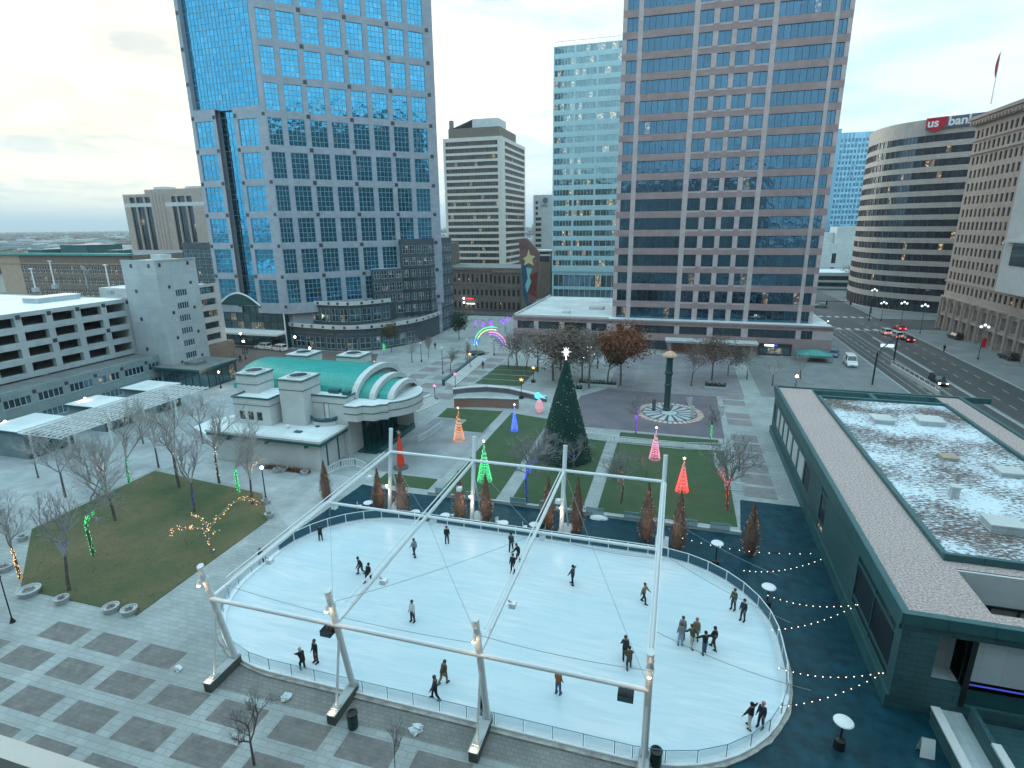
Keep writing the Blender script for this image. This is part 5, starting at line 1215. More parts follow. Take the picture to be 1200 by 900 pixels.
# ------------------------------------------------------------------ festoon lights between rink and gallery
FS = [(G(872, 668, 2.6), G(962, 655, 3.0)), (G(900, 697, 2.6), G(1003, 708, 3.4)), (G(905, 737, 2.6), G(1005, 708, 3.4)), (G(913, 782, 2.4), G(1030, 788, 3.2)), (G(915, 827, 2.4), G(1035, 788, 3.2)), (G(800, 630, 3.2), G(950, 648, 3.2))]
for (a, b), nm in zip(FS, ('farthest of the fan', 'second of the fan', 'third of the fan', 'fourth of the fan', 'nearest of the fan', 'starting at the brown shrubs')):
    pts = cable(a, b, .5, n=13); t = thing('festoon_lights', a, 'string of small warm bulbs over the dark surround, '+nm, 'string lights', 'string lights over the dark surround')
    g = MB(); g.path(pts, .012, 4); g.build('wire', 'black_metal', t)
    g = MB(); [g.octa((p.x, p.y, p.z-.06), .034) for p in pts[0:]]; g.build('bulbs', 'bulb_white', t)

# ------------------------------------------------------------------ bare trees
def grow(seed, h, spread=1.0, levels=5, r0=.095, trunk=.3, kids_=3, up_=.25, tip=.0065, gold=0.72):
    """trunk MB and crown MB around the origin, tree of height about h"""
    rnd = random.Random(seed); T = MB(); Cn = MB(); tips = []; segs = []
    def seg(p, d, L, r, lv):
        q = p; mb = T if lv == 0 else Cn; nseg = 3 if lv < 3 else 2
        for i in range(nseg):
            d = (d+Vector((rnd.uniform(-1, 1), rnd.uniform(-1, 1), rnd.uniform(-.3, .6)))*(.05 if lv == 0 else .14)).normalized()
            n_ = q+d*L/nseg; ra = r*(1-.32*i/nseg); rb = r*(1-.32*(i+1)/nseg)
            mb.tube(q, n_, ra, rb, 7 if lv == 0 else (5 if lv < 3 else 3), cap=False); segs.append((q.copy(), n_.copy(), rb, lv)); q = n_
            if lv >= 1 and lv < levels and i < nseg-1:
                side(q, d, L*gold*.8, rb*.6, lv+1)
        if lv < levels:
            for k in range(kids_ if lv else kids_+1): side(q, d, L*(gold if lv else .8), r*.62, lv+1, k)
        else: tips.append(q)
    def side(q, d, L, r, lv, k=0):
        a = rnd.uniform(0, 6.283); tilt = rnd.uniform(.25, .75)*spread
        o = d.orthogonal().normalized(); o.rotate(Matrix.Rotation(a, 3, d))
        nd = (d*math.cos(tilt)+o*math.sin(tilt)+Vector((0, 0, up_))).normalized()
        seg(q, nd, L*rnd.uniform(.75, 1.1), max(r, tip), lv)
    seg(Vector((0, 0, 0)), Vector((0, 0, 1)), h*trunk, r0, 0)
    zt = max(v[2] for v in Cn.v) if Cn.v else h; k = h/zt
    for M in (T, Cn): M.v = [(x*k, y*k, z*k) for x, y, z in M.v]
    segs = [(a*k, b*k, r, l) for a, b, r, l in segs]; tips = [t*k for t in tips]
    return T, Cn, tips, segs
PROTO = {}
def proto(key, *a, **kw):
    if key not in PROTO: PROTO[key] = grow(*a, **kw)
    return PROTO[key]
def add_lights(segs, col, n, lv=(0, 1), spiral=True, zmax=99, seed=0, size=.026):
    rnd = random.Random(seed); g = MB(); S = [s for s in segs if s[3] in lv and s[0].z < zmax]
    L = sum((b-a).length for a, b, r, l in S); 
    for a, b, r, l in S:
        m_ = int(n*.36*(b-a).length/L+rnd.random()); d = (b-a).normalized(); o = d.orthogonal().normalized()
        for i in range(m_):
            t = (i+rnd.random())/m_; oo = o.copy(); oo.rotate(Matrix.Rotation(rnd.uniform(0, 6.28), 3, d)); p = a.lerp(b, t)+oo*(r+.03)
            g.octa(p, size)
    return g, col
def tree(p, key, label, h, sc_=1.0, rot=0.0, twig='twig', lights=None, cat='tree', group=None, leaf=None, name='bare_tree', scxy=None, **kw):
    """key picks the branch pattern"""
    SH = {'a': (11, 8, 1.25, 6), 'b': (22, 8, 1.05, 6), 'c': (33, 8, 1.35, 6), 'd': (44, 8, .95, 6), 'e': (55, 8, 1.6, 5)}
    s_, h0, sp, lv = SH[key]
    T, Cn, tips, segs = proto(key, s_, h0, spread=sp, levels=lv, kids_=2 if lv == 6 else 3, trunk=.26)
    t = thing(name, (p[0], p[1], 0), label, cat, group, rz=rot)
    k = h/h0; kx = (scxy or 1.0)
    def mk(mb, nm, mt, sm=False):
        ck = (key, nm, mt)
        if ck not in TM: TM[ck] = mb.mesh(nm, [mt], smooth=sm)
        o = bpy.data.objects.new(nm, TM[ck]); C.objects.link(o); o.parent = t; o.scale = (k*kx, k*kx, k); return o
    mk(T, 'trunk', 'bark'); mk(Cn, 'branches', twig)
    if lights:
        for li, (col, n, lvs, zm) in enumerate(lights):
            g, c_ = add_lights(segs, col, n, lvs, zmax=zm/k, seed=li+int(p[0]*7), size=.026*max(1, p[1]/62)); 
            g.v = [(x*k*kx, y*k*kx, z*k) for x, y, z in g.v]
            o = bpy.data.objects.new('fairy_lights', g.mesh('fairy_lights', [col])); C.objects.link(o); o.parent = t
    if leaf:
        lm, n, sz, rad = leaf; rnd = random.Random(int(h*100)+n); g = MB()
        for i in range(n):
            a = rnd.choice(tips); c = a+Vector((rnd.gauss(0, rad), rnd.gauss(0, rad), rnd.gauss(0, rad*.8)))
            d = Vector((rnd.uniform(-1, 1), rnd.uniform(-1, 1), rnd.uniform(-1, 1))).normalized(); e = d.orthogonal().normalized(); f = d.cross(e)
            s2 = sz*rnd.uniform(.5, 1.2); g.q([c-e*s2, c-f*s2*.5, c+e*s2, c+f*s2*.5])
        g.v = [(x*k*kx, y*k*kx, z*k) for x, y, z in g.v]
        o = bpy.data.objects.new('leaves', g.mesh('leaves', [lm])); C.objects.link(o); o.parent = t
    return t
TM = {}
def TH(px, py, ptop): p = G(px, py); return p, HT(p, ptop)
LT = [ # left park: base px, base py, top py, pattern, rotation, lights, label
 (24, 678, 575, 'a', .3, [('bulb_warm', 260, (0, 1), 3.0)], 'bare tree with warm lights wound round its lower trunk at the left edge'),
 (81, 692, 570, 'b', 1.2, [('bulb_blue', 30, (1,), 4.5)], 'dark bare tree without lit trunk on the near edge of the park lawn'),
 (110, 651, 520, 'c', 2.2, [('bulb_green', 260, (0, 1), 4.2)], 'bare tree with green lights up its trunk near the left of the lawn'),
 (135, 610, 505, 'd', .5, [('bulb_green', 40, (1,), 3.5)], 'slim bare tree with a few green lights behind the green lit one'),
 (125, 575, 505, 'b', 4.1, [('bulb_red', 160, (0, 1), 4.0)], 'bare tree with red lights on its forked trunk behind the lawn'),
 (152, 568, 478, 'd', 3.3, [('bulb_green', 200, (0,), 4.0)], 'bare tree with a straight green lit trunk at the far corner of the lawn'),
 (77, 583, 500, 'a', 5.1, [('bulb_blue', 60, (1,), 4.5)], 'bare tree beyond the lawn with faint blue lights in its forks'),
 (106, 566, 500, 'c', .9, None, 'unlit dark bare tree standing left of the red lit one'),
 (210, 572, 462, 'a', 3.0, [('bulb_white', 20, (1, 2), 9)], 'large pale grey bare tree behind the far edge of the lawn'),
 (228, 600, 500, 'b', 2.6, [('bulb_blue', 30, (0,), 1.2)], 'bare tree with blue lights low on its trunk in the middle of the lawn'),
 (257, 566, 470, 'd', 1.7, [('bulb_white', 60, (0, 1), 5)], 'slim bare tree with white lights in front of the hall, left of the green one'),
 (280, 578, 482, 'c', 2.9, [('bulb_green', 330, (0,), 4.5)], 'bare tree whose trunk is tightly wound with green lights by the hall'),
 (296, 591, 500, 'b', .2, [('bulb_red', 25, (0,), 2.5)], 'bare tree with reddish trunk at the right corner of the park lawn'),
 (186, 548, 470, 'c', 4.4, None, 'pale bare tree beside the pergola, behind the large grey one'),
 (45, 560, 505, 'd', 2.0, [('bulb_white', 14, (1,), 6)], 'bare tree in front of the near end of the pergola'),
 (238, 520, 455, 'a', 1.1, [('bulb_warm', 26, (1, 2), 7)], 'bare tree by the bright snowy patch left of the hall'),
 (168, 520, 462, 'b', 5.6, None, 'small bare tree right in front of the pergola bars'),
]
for (bx, by, ty, k_, ro, li, lb) in LT:
    p, h = TH(bx, by, ty); tree(p, k_, lb, h, rot=ro, lights=li, group='bare trees of the park', twig='pale_twig')
# the leaning tree with warm garlands on the lawn
p, h = TH(250, 649, 612); t = thing('garland_tree', p, 'low wide bare tree trained sideways and wrapped in warm lights on the lawn', 'tree')
g = MB(); gl_ = MB(); rnd = random.Random(9)
def limb(pts, r):
    for i in range(len(pts)-1): g.tube(pts[i], pts[i+1], r*(1-.15*i), r*(1-.15*(i+1)), 6)
    for i in range(len(pts)-1):
        a, b = Vector(pts[i]), Vector(pts[i+1])
        for k in range(int((b-a).length*7)):
            q = a.lerp(b, rnd.random()); gl_.octa(q+Vector((rnd.gauss(0, .13), rnd.gauss(0, .13), rnd.gauss(0, .13))), .034)
B_ = p
tr = [B_, B_+Vector((-.1, 0, 1.2)), B_+Vector((-.25, 0, 2.2))]; limb(tr, .14)
T0 = tr[-1]
limb([T0, T0+Vector((-.9, 0, .35)), T0+Vector((-2.1, .1, .2)), T0+Vector((-3.4, .2, -.1)), T0+Vector((-4.3, .2, -.3)), T0+Vector((-5, .2, -1.1))], .1)
limb([T0, T0+Vector((-.5, .5, .5)), T0+Vector((-1.6, 1, .8)), T0+Vector((-3, 1.3, .9))], .08)
limb([T0, T0+Vector((.2, .8, .9)), T0+Vector((.5, 2.5, 1.7)), T0+Vector((1.2, 4, 1.9)), T0+Vector((2.6, 4.5, 1.2))], .07)
limb([T0, T0+Vector((.4, .1, .3)), T0+Vector((.9, .2, .2))], .06)
g.build('branches', 'twig', t); gl_.build('fairy_lights', 'bulb_warm', t)
MT = [ # middle and front
 (298, 896, 818, 'a', 2.5, None, 'bare sapling in a round tree pit in the foreground by the rink plinths', 'bark', 1.1),
 (463, 900, 848, 'd', 2.5, None, 'very thin bare sapling at the bottom of the frame', 'bark', .6),
 (618, 592, 500, 'e', .5, [('bulb_blue', 380, (0, 1), 5)], 'wide bare tree with a blue lit trunk in front of the giant cone tree', 'twig', 1.25),
 (852, 598, 512, 'e', 1.4, [('bulb_red', 300, (0, 1), 4)], 'wide bare tree with red wrapped trunk at the lawn corner by the dark building', 'twig', 1.15),
 (745, 508, 460, 'a', 2.4, [('bulb_purple', 420, (0, 1), 6)], 'small bare tree wrapped in purple lights before the sundial disc', 'twig', 1.25),
 (833, 514, 462, 'c', .4, [('bulb_green', 260, (0,), 4)], 'small bare tree with green lit trunk right of the sundial disc', 'twig', 1.1),
 (728, 590, 525, 'e', 3.6, [('bulb_warm', 60, (0, 1), 4)], 'twiggy bare tree with sparse warm lights behind the third rear mast', 'twig', 1.2),
 (757, 560, 527, 'c', 4.6, [('bulb_orange', 110, (1, 2), 5)], 'low bare tree with a garland of orange lights left of the pink light cone', 'twig', 1.2),
 (672, 556, 510, 'a', 1.6, [('bulb_blue', 40, (1,), 4)], 'spreading bare tree just right of the giant cone tree foot', 'twig', 1.4),
 (616, 440, 392, 'b', .7, [('bulb_white', 14, (2,), 9)], 'tall pale bare tree with a straight trunk on the rear lawn', 'pale_twig', 1.1),
 (596, 432, 388, 'c', 1.9, None, 'pale bare tree at the left end of the grove before the low wing', 'pale_twig', 1.3),
 (690, 455, 385, 'a', 2.9, [('bulb_white', 20, (2,), 9)], 'large grey bare tree right behind the star of the giant cone tree', 'twig', 1.25),
 (875, 445, 410, 'c', 3.3, [('bulb_green', 10, (2,), 9)], 'pale bare tree beside the pink wing, left of the teal tent', 'pale_twig', 1.5),
 (905, 452, 415, 'a', .3, None, 'pale bare tree in front of the teal tent', 'pale_twig', 1.4),
 (938, 444, 412, 'b', 4.3, None, 'bare tree at the right of the teal tent', 'pale_twig', 1.3),
 (483, 425, 392, 'c', 1.0, None, 'bare young tree with grey crown beside the hall roof end', 'pale_twig', 1.2),
 (866, 552, 505, 'b', 5.0, None, 'bare tree leaning over the walkway behind the red wrapped one', 'pale_twig', 1.4),
]
for (bx, by, ty, k_, ro, li, lb, tw_, kx) in MT:
    p, h = TH(bx, by, ty); tree(p, k_, lb, h, rot=ro, lights=li, twig=tw_, scxy=kx)
LF = [
 (606, 430, 388, 'd', ('leaf_brown', 1500, .13, .7), 'brownish tree at the far left of the grove, by the corner of the low wing', 1.5, .4),
 (657, 434, 384, 'b', ('leaf_brown', 2600, .14, .8), 'wide grey brown tree in the middle of the grove, against the low wing', 1.7, 2.4),
 (700, 432, 388, 'c', ('leaf_brown', 2400, .14, .7), 'brown tree between the starburst and the russet tree', 1.4, 3.9),
 (682, 446, 400, 'a', ('leaf_olive', 1400, .14, .7), 'low olive brown tree just right of the giant cone tree tip', 1.4, 5.5),
 (853, 440, 402, 'c', ('leaf_brown', 1500, .14, .6), 'thin brown tree at the right of the clock pillar, farther back', 1.4, 1.5), # with leaves: base, top, pattern, leaf
 (727, 452, 382, 'a', ('leaf_russet', 8000, .17, .7), 'big russet leaved tree right of the giant cone tree', 1.15, 0.2),
 (648, 446, 382, 'c', ('leaf_brown', 4200, .14, .8), 'brown leaved tree in the grove left of the giant cone tree star', 1.6, 1.3),
 (668, 442, 384, 'b', ('leaf_olive', 3600, .14, .8), 'olive brown tree in the grove behind the giant cone tree', 1.6, 3.0),
 (712, 448, 405, 'd', ('leaf_olive', 2500, .15, .5), 'low olive tree with green lights under the russet tree', 1.5, 2.0),
 (630, 436, 386, 'a', ('leaf_brown', 1900, .13, .8), 'thin brown tree at the left of the grove', 1.5, 4.4),
 (834, 446, 394, 'a', ('leaf_brown', 4200, .15, .7), 'round brown leaved tree between the clock pillar and the dark building', 1.25, 5.2),
 (810, 452, 405, 'd', ('leaf_russet', 900, .14, .5), 'thin reddish tree right of the clock pillar', 1.3, 2.7),
 (502, 420, 392, 'b', ('leaf_orange', 420, .14, .35), 'small orange leaved plaza tree, leftmost of the young trees', .9, 1.0),
 (528, 436, 407, 'd', ('leaf_green', 420, .14, .35), 'small yellow green plaza tree nearest the rear stairs', 1.1, 2.0),
 (546, 424, 400, 'c', ('leaf_orange', 420, .14, .3), 'small red leaved plaza tree right of the green one', .9, 3.0),
 (459, 413, 378, 'a', ('leaf_olive', 3400, .17, .5), 'dense olive green tree at the corner of the curved podium', .95, 0.5),
 (538, 398, 362, 'c', ('leaf_evergreen', 2600, .2, .6), 'dark evergreen tree below the glowing red sign', 1.1, 0.9),
]
for (bx, by, ty, k_, lf, lb, kx, ro) in LF:
    p, h = TH(bx, by, ty)
    tree(p, k_, lb, h, rot=ro, leaf=lf, name='leafy_tree', scxy=kx, lights=[('bulb_green', 40, (2,), 9)] if 'green lights' in lb else None)
PL = [(558, 412, 393, 'a', 'bulb_blue', 'small tree lit blue above a dark round planter'), (566, 391, 373, 'b', 'bulb_purple', 'purple lit tree below the red sign, left one of the group'), (578, 389, 370, 'c', 'bulb_purple', 'purple lit tree in the middle of the group by the old stone block'),
      (592, 388, 368, 'a', 'bulb_purple', 'purple lit tree in the group, nearest the low wing'), (556, 385, 372, 'c', 'bulb_purple', 'purple lit tree farthest left behind the evergreen'), (400, 409, 397, 'b', 'bulb_purple', 'tiny purple lit tree between the two rear corner towers of the hall'),
      (450, 416, 400, 'c', 'bulb_green', 'tiny green lit tree at the corner of the curved podium'), (600, 420, 385, 'd', 'bulb_pink', 'bare tree with a few pink lights right of the rainbow arch')]
for (bx, by, ty, k_, col, lb) in PL:
    p, h = TH(bx, by, ty); tree(p, k_, lb, max(h, 2.5), lights=[(col, 900 if 'few' not in lb else 60, (1, 2, 3), 99)], name='lit_tree', scxy=1.2, rot=bx)
ST = [(1035, 360), (1046, 352), (1058, 362), (1070, 356), (1085, 366), (1098, 362), (1112, 370), (1010, 345), (998, 338), (1125, 366)]
for i, (bx, by) in enumerate(ST):
    p = G(bx, by); tree(p, 'abcd'[i % 4], 'dark bare street tree in front of the curved bank, %s of the row' % ('third', 'fourth', 'fifth', 'sixth', 'seventh', 'eighth', 'ninth', 'second', 'leftmost', 'rightmost')[i], 9+(i % 3), rot=i*1.3, leaf=('leaf_brown', 500, .2, .7), group='street trees by the curved bank', scxy=1.2)
# ------------------------------------------------------------------ giant cone tree
cc = Vector((-13.3, 69.6, 0)); hh = 13.7
ct = thing('cone_tree', cc, 'giant dark green cone Christmas tree with a white starburst on top', 'Christmas tree')
rnd = random.Random(2); g = MB()
g.lathe((cc.x, cc.y, 0), [(3.5, 0.05), (3.45, .6), (2.6, 4), (1.7, 7.8), (.8, 11), (.14, 13.4)], 28, 0)
for i in range(30000):
    z = hh*(1-math.sqrt(rnd.random()))*.985; r = 3.62*(1-z/hh)+.1; a = rnd.uniform(0, 6.283); rr = r*rnd.uniform(.9, 1.03)
    c = Vector((cc.x+rr*math.cos(a), cc.y+rr*math.sin(a), z+.05)); o = Vector((math.cos(a), math.sin(a), -.5)).normalized(); t_ = Vector((-math.sin(a), math.cos(a), 0)); L = rnd.uniform(.06, .14)
    g.q([c, c+t_*.05+o*L*.5, c+o*L, c-t_*.05+o*L*.5])
g.build('needles', 'needle_dark', ct)
g = MB()
for i in range(300):
    z = hh*(1-math.sqrt(rnd.random())); r = 3.75*(1-z/hh)+.12; a = rnd.uniform(0, 6.283); g.octa((cc.x+r*math.cos(a), cc.y+r*math.sin(a), z+.1), .024)
g.build('fairy_lights', 'tree_sparkle', ct)
g = MB(); c = Vector((cc.x, cc.y, hh+.75)); g.tube(c-Vector((0, 0, 1.1)), c, .07)
for i in range(12):
    a = i*math.pi/6; L = .66 if i % 2 == 0 else .4; d = Vector((math.cos(a)*.95, math.cos(a)*.3, math.sin(a))); g.tube(c, c+d*L, .07, .02, 4)
    a2 = a; d = Vector((math.cos(a)*.3, -math.cos(a)*.95, math.sin(a))); g.tube(c, c+d*L, .07, .02, 4)
g.build('star', 'star_white', ct)
# ------------------------------------------------------------------ light cones
def light_cone(px, py, ptop, rad, col, label, n=300, star='bulb_white', fill=None):
    p = G(px, py); h = HT(p, ptop); rad *= .82; t = thing('light_cone', p, label, 'light sculpture', 'lit cone sculptures'); rnd = random.Random(px)
    g = MB()
    for i in range(10):
        a = i*math.pi/5; g.tube(p+Vector((rad*math.cos(a), rad*math.sin(a), .05)), p+Vector((0, 0, h*.94)), .018, n=3)
    for k in range(9):
        z = h*.94*k/9; r = rad*(1-z/(h*.94)); P_ = [p+Vector((r*math.cos(i*math.pi/6), r*math.sin(i*math.pi/6), z+.05)) for i in range(13)]; g.path(P_, .018, 3)
    g.build('frame', fill or 'white_plastic', t)
    g = MB()
    for i in range(n):
        f = 1-math.sqrt((i+.5)/n); z = h*.93*f; r = rad*(1-f)+.03; a = i*0.23+rnd.uniform(-.05, .05); g.octa(p+Vector((r*math.cos(a), r*math.sin(a), z+.05)), .036)
    g.build('fairy_lights', col, t)
    g = MB(); c = p+Vector((0, 0, h)); 
    for i in range(5):
        a = math.pi/2+i*2*math.pi/5; g.tube(c, c+Vector((math.cos(a), 0, math.sin(a)))*.2, .045, .01, 4)
    g.build('star', star, t); lamp_light(p+Vector((0, -.3, h*.4)), 9, tuple(MATS[col].node_tree.nodes['Principled BSDF'].inputs['Emission Color'].default_value)[:3], .5)
light_cone(538, 516, 478, .95, 'bulb_orange', 'orange and pink light cone on the grey stage floor', fill='salmon')
light_cone(568, 564, 517, 1.05, 'bulb_green', 'bright green light cone behind the second rear mast', 400)
light_cone(603, 505, 474, .62, 'bulb_blue', 'deep blue light cone on the lawn left of the giant cone tree')
light_cone(767, 538, 501, .85, 'bulb_pink', 'pink light cone with white bulbs at its foot on the right lawn')
light_cone(799, 576, 537, .85, 'bulb_red', 'bright red light cone on the lawn right of the last rear mast', 400)
# ------------------------------------------------------------------ brown columnar shrubs
SHR = [(383, 586, 541, 'leftmost, standing alone beside the white footbridge rail'), (445, 600, 550, 'second from left, left of the first rear mast'), (472, 606, 548, 'just right of the first rear mast'), (539, 612, 553, 'just left of the second rear mast'),
       (570, 612, 556, 'right of the second rear mast'), (642, 620, 560, 'just left of the third rear mast'), (676, 624, 560, 'just right of the third rear mast'), (757, 634, 567, 'just left of the last rear mast'), (794, 644, 577, 'on the dark surround under the red light cone'), (878, 650, 590, 'rightmost, beside the dark building')]
for px, py, pt, lb in SHR:
    p = G(px, py); h = HT(p, pt); t = thing('columnar_shrub', p, 'brown pointed columnar shrub with tiny lights, '+lb, 'shrub', 'brown shrubs behind the rink'); rnd = random.Random(px); g = MB()
    rm = .47*h/3.4*(.9+.2*rnd.random())
    prof = lambda f: rm*(math.sin(math.pi*min(1, f*1.15+.12))**.8 if f < .35 else (1-(f-.35)/.65)**1.05)*1.05
    g.lathe(p, [(max(.02, prof(f)*.72), f*h) for f in np.linspace(.06, .97, 9)], 9)
    for i in range(2200):
        f = rnd.random(); r = prof(f)*rnd.uniform(.6, 1.22)+.02; a = rnd.uniform(0, 6.283); c = p+Vector((r*math.cos(a), r*math.sin(a), f*h+.05)); s = rnd.uniform(.04, .10)
        d = Vector((math.cos(a)*.4, math.sin(a)*.4, 1)).normalized(); e = Vector((-math.sin(a), math.cos(a), rnd.uniform(-.5, .5))); g.q([c-e*s*.4, c+Vector((0, 0, -s)), c+e*s*.4, c+d*s*2])
    g.build('foliage', 'shrub_brown', t)
    g = MB(); g.tube(p, p+Vector((0, 0, h*.12)), .05, n=5); g.build('trunk', 'bark', t)
    g = MB()
    for i in range(70):
        f = rnd.random(); r = prof(f)*1.08; a = rnd.uniform(0, 6.283); g.octa(p+Vector((r*math.cos(a), r*math.sin(a), f*h+.05)), .02)
    g.build('fairy_lights', 'bulb_dim', t)
p = G(470, 548); h = HT(p, 507); t = thing('star_tree', p, 'slim red wrapped tree topped by a star in a round base beside the hall', 'tree'); g = MB()
g.lathe(p, [(.34, .15), (.5, h*.12), (.44, h*.45), (.2, h*.8), (.05, h*.92)], 10); g.build('foliage', 'red_wrap', t)
g = MB(); g.lathe(p, [(.95, 0), (1.0, .12), (.7, .3), (.3, .34)], 14); g.build('base', 'plinth_dark', t)
g = MB(); c = p+Vector((0, 0, h))
for i in range(5): a = math.pi/2+i*2*math.pi/5; g.tube(c, c+Vector((math.cos(a), 0, math.sin(a)))*.42, .1, .01, 4)
g.build('star', 'salmon', t)
# ------------------------------------------------------------------ clock pillar and sundial disc
p = G(781, 481); h = HT(p, 414); t = thing('clock_pillar', p, 'tall dark green pillar with a salmon mushroom cap in the dark plaza', 'pillar')
g = MB(); g.lathe(p, [(.62, 0), (.66, .3), (.5, .5), (.5, h*.42), (.62, h*.45), (.5, h*.48), (.52, h*.62), (.7, h*.66), (.55, h*.7), (.5, h*.9), (.62, h*.94)], 12); g.build('shaft', 'pillar_teal', t)
g = MB(); g.lathe(p+Vector((0, 0, h*.94)), [(.5, 0), (1.25, .1), (1.2, .35), (.7, .75), (.3, .95), (.05, 1.0)], 14); g.build('cap', 'salmon', t)
dc = Vector((-0.2, 92.2, 0)); t = thing('sundial_disc', dc, 'round pale and orange compass disc set in the dark plaza paving', 'paving disc')
g = MB(); g.lathe((dc.x, dc.y, 0), [(5.6, .012), (5.6, .03)], 48); g.build('outer_ring', 'disc_orange', t)
g = MB(); g.lathe((dc.x, dc.y, 0), [(4.3, .03), (4.3, .042)], 40); g.build('field', 'disc_dark', t)
g = MB()
for i in range(16):
    a0 = i*math.pi/8; a1 = a0+.22; g.q([(dc.x+1.5*math.cos(a0), dc.y+1.5*math.sin(a0), .05), (dc.x+4.2*math.cos(a0-.02), dc.y+4.2*math.sin(a0-.02), .05), (dc.x+4.2*math.cos(a1), dc.y+4.2*math.sin(a1), .05), (dc.x+1.5*math.cos(a1), dc.y+1.5*math.sin(a1), .05)])
for i in range(40):
    a0 = i*math.pi/20; a1 = a0+.1; g.q([(dc.x+r*math.cos(a), dc.y+r*math.sin(a), .038) for r, a in ((4.5, a0), (5.4, a0), (5.4, a1), (4.5, a1))])
g.lathe((dc.x, dc.y, 0), [(1.3, .045), (1.3, .055)], 20); g.build('rays', 'disc_pale', t)
for px, py, pt, lb in ((766, 481, 468, 'short dark stone post left of the clock pillar'), (811, 489, 476, 'pale upright stone slab at the right rim of the sundial disc'), (809, 476, 466, 'slanting pale stone fin behind the sundial disc')):
    q = G(px, py); h = HT(q, pt); s = thing('stone_marker', q, lb, 'stone'); g = MB(); 
    dx = .5 if 'fin' in lb else 0
    g.q([(q.x-.3, q.y-.2, 0), (q.x+.3, q.y-.2, 0), (q.x+.25-dx, q.y-.15, h), (q.x-.25-dx, q.y-.15, h)]); g.box((q.x-.3, q.y-.19, 0), (q.x+.3, q.y+.25, .12))
    g.prism([(q.x-.28, q.y-.14), (q.x+.28, q.y-.14), (q.x+.28, q.y+.2), (q.x-.28, q.y+.2)], .12, h-.01); g.build('slab', 'disc_dark' if 'dark' in lb[:10] else 'disc_pale', s)
# dark hedge beds by the pillar and raised planters
for (px, py, w_, d_, lb) in ((700, 452, 7.5, 1.2, 'long dark planter bench under the russet tree'), (672, 458, 3.4, 1.2, 'short planter bench left of the russet tree'), (838, 455, 4.0, 1.4, 'dark planter bench under the thin reddish tree')):
    q = G(px, py); s = thing('planter_bench', q, lb, 'planter'); g = MB(); g.box((q.x-w_/2, q.y-d_/2, 0), (q.x+w_/2, q.y+d_/2, .5)); g.build('wall', 'kerb_stone', s)
    g = MB(); rnd = random.Random(px); g.box((q.x-w_/2+.1, q.y-d_/2+.1, .5), (q.x+w_/2-.1, q.y+d_/2-.1, .56))
    for i in range(260): c = Vector((q.x+rnd.uniform(-w_/2, w_/2)*.95, q.y+rnd.uniform(-d_/2, d_/2)*.9, .5+rnd.random()*.6)); e = Vector((rnd.uniform(-1, 1), rnd.uniform(-1, 1), rnd.uniform(-1, 1)))*.16; f = Vector((rnd.uniform(-1, 1), rnd.uniform(-1, 1), rnd.uniform(-1, 1)))*.1; g.q([c-e, c-f, c+e, c+f])
    g.build('foliage', 'leaf_evergreen', s)
# ------------------------------------------------------------------ curved mosaic wall, terraces and stairs
def strip(mb, pts, w_, z0, z1, mi=0):
    P_ = [Vector(q) for q in pts]
    for a, b in zip(P_, P_[1:]):
        L = (b-a).length; u = ((b-a).x/L, (b-a).y/L); mb.obox((a.x, a.y), u, (-.02, -w_, z0), (L+.02, 0, z1), mi)
q = lambda x, y: (470+x/4.284, 350+y/4.284)
def qc(pts, z=0): return [tuple(G(*q(*c), z).xy) for c in pts]
wl_ = thing('mosaic_wall', G(*q(430, 530)), 'low curved wall with an orange brown mosaic above the stage lawn', 'wall')
base = qc([(268, 548), (340, 545), (430, 545), (520, 550), (590, 552)])
g = MB(); strip(g, base, .5, 0, 1.6); g.build('mosaic', 'mosaic_tile', wl_)
g = MB(); strip(g, [(x, y-.1) for x, y in base], .7, 1.6, 1.72); g.build('coping', 'kerb_stone', wl_)
cw = thing('curved_terrace', G(*q(430, 470)), 'pale curved terrace wall sweeping round behind the mosaic wall', 'wall')
base2 = qc([(265, 480), (330, 472), (430, 466), (540, 476), (640, 500), (720, 520)])
g = MB(); strip(g, base2, .6, 0, .9); g.build('wall', 'plum_paving', cw); g = MB(); strip(g, [(x, y-.1) for x, y in base2], .9, .9, 1.05); g.build('coping', 'white_concrete', cw)
for (pts, lb, nm) in (([(270, 440), (430, 305)], 'flight of pale steps rising left of the rear lawns', 'a'), ([(20, 600), (200, 520)], 'flight of pale steps beside the canopy of the hall', 'b')):
    a, b = [Vector(v) for v in qc(pts)]; t = thing('stairs', (a.x, a.y, 0), lb, 'stairs'); L = (b-a).length; u = ((b-a).x/L, (b-a).y/L)
    g = MB()
    for k in range(5): g.obox((a.x, a.y), u, (0, -.4*k, 0), (L, -.4*k-.4, .16*(k+1)))
    g.build('steps', 'white_concrete', t)
    g = MB(); g.obox((a.x, a.y), u, (0, -2.6, 0), (L, -2.0, 1.15)); g.build('side_wall', 'slate_wall' if nm == 'a' else 'white_concrete', t)
pp = thing('puppet_light', G(632, 484), 'pink and cyan hummingbird light sculpture behind the lawns', 'light sculpture')
c = G(632, 484); g = MB(); g.lathe(c, [(.35, .1), (.75, .9), (.5, 2.0), (.1, 2.5)], 8); g.build('skirt', 'pink_pale', pp); g = MB(); g.ball(c+Vector((-.3, 0, 3.0)), .55, n=8); g.tube(c+Vector((-.3, 0, 3.0)), c+Vector((1.1, 0, 2.6)), .28, .05, 6); g.build('head', 'bulb_cyan', pp)
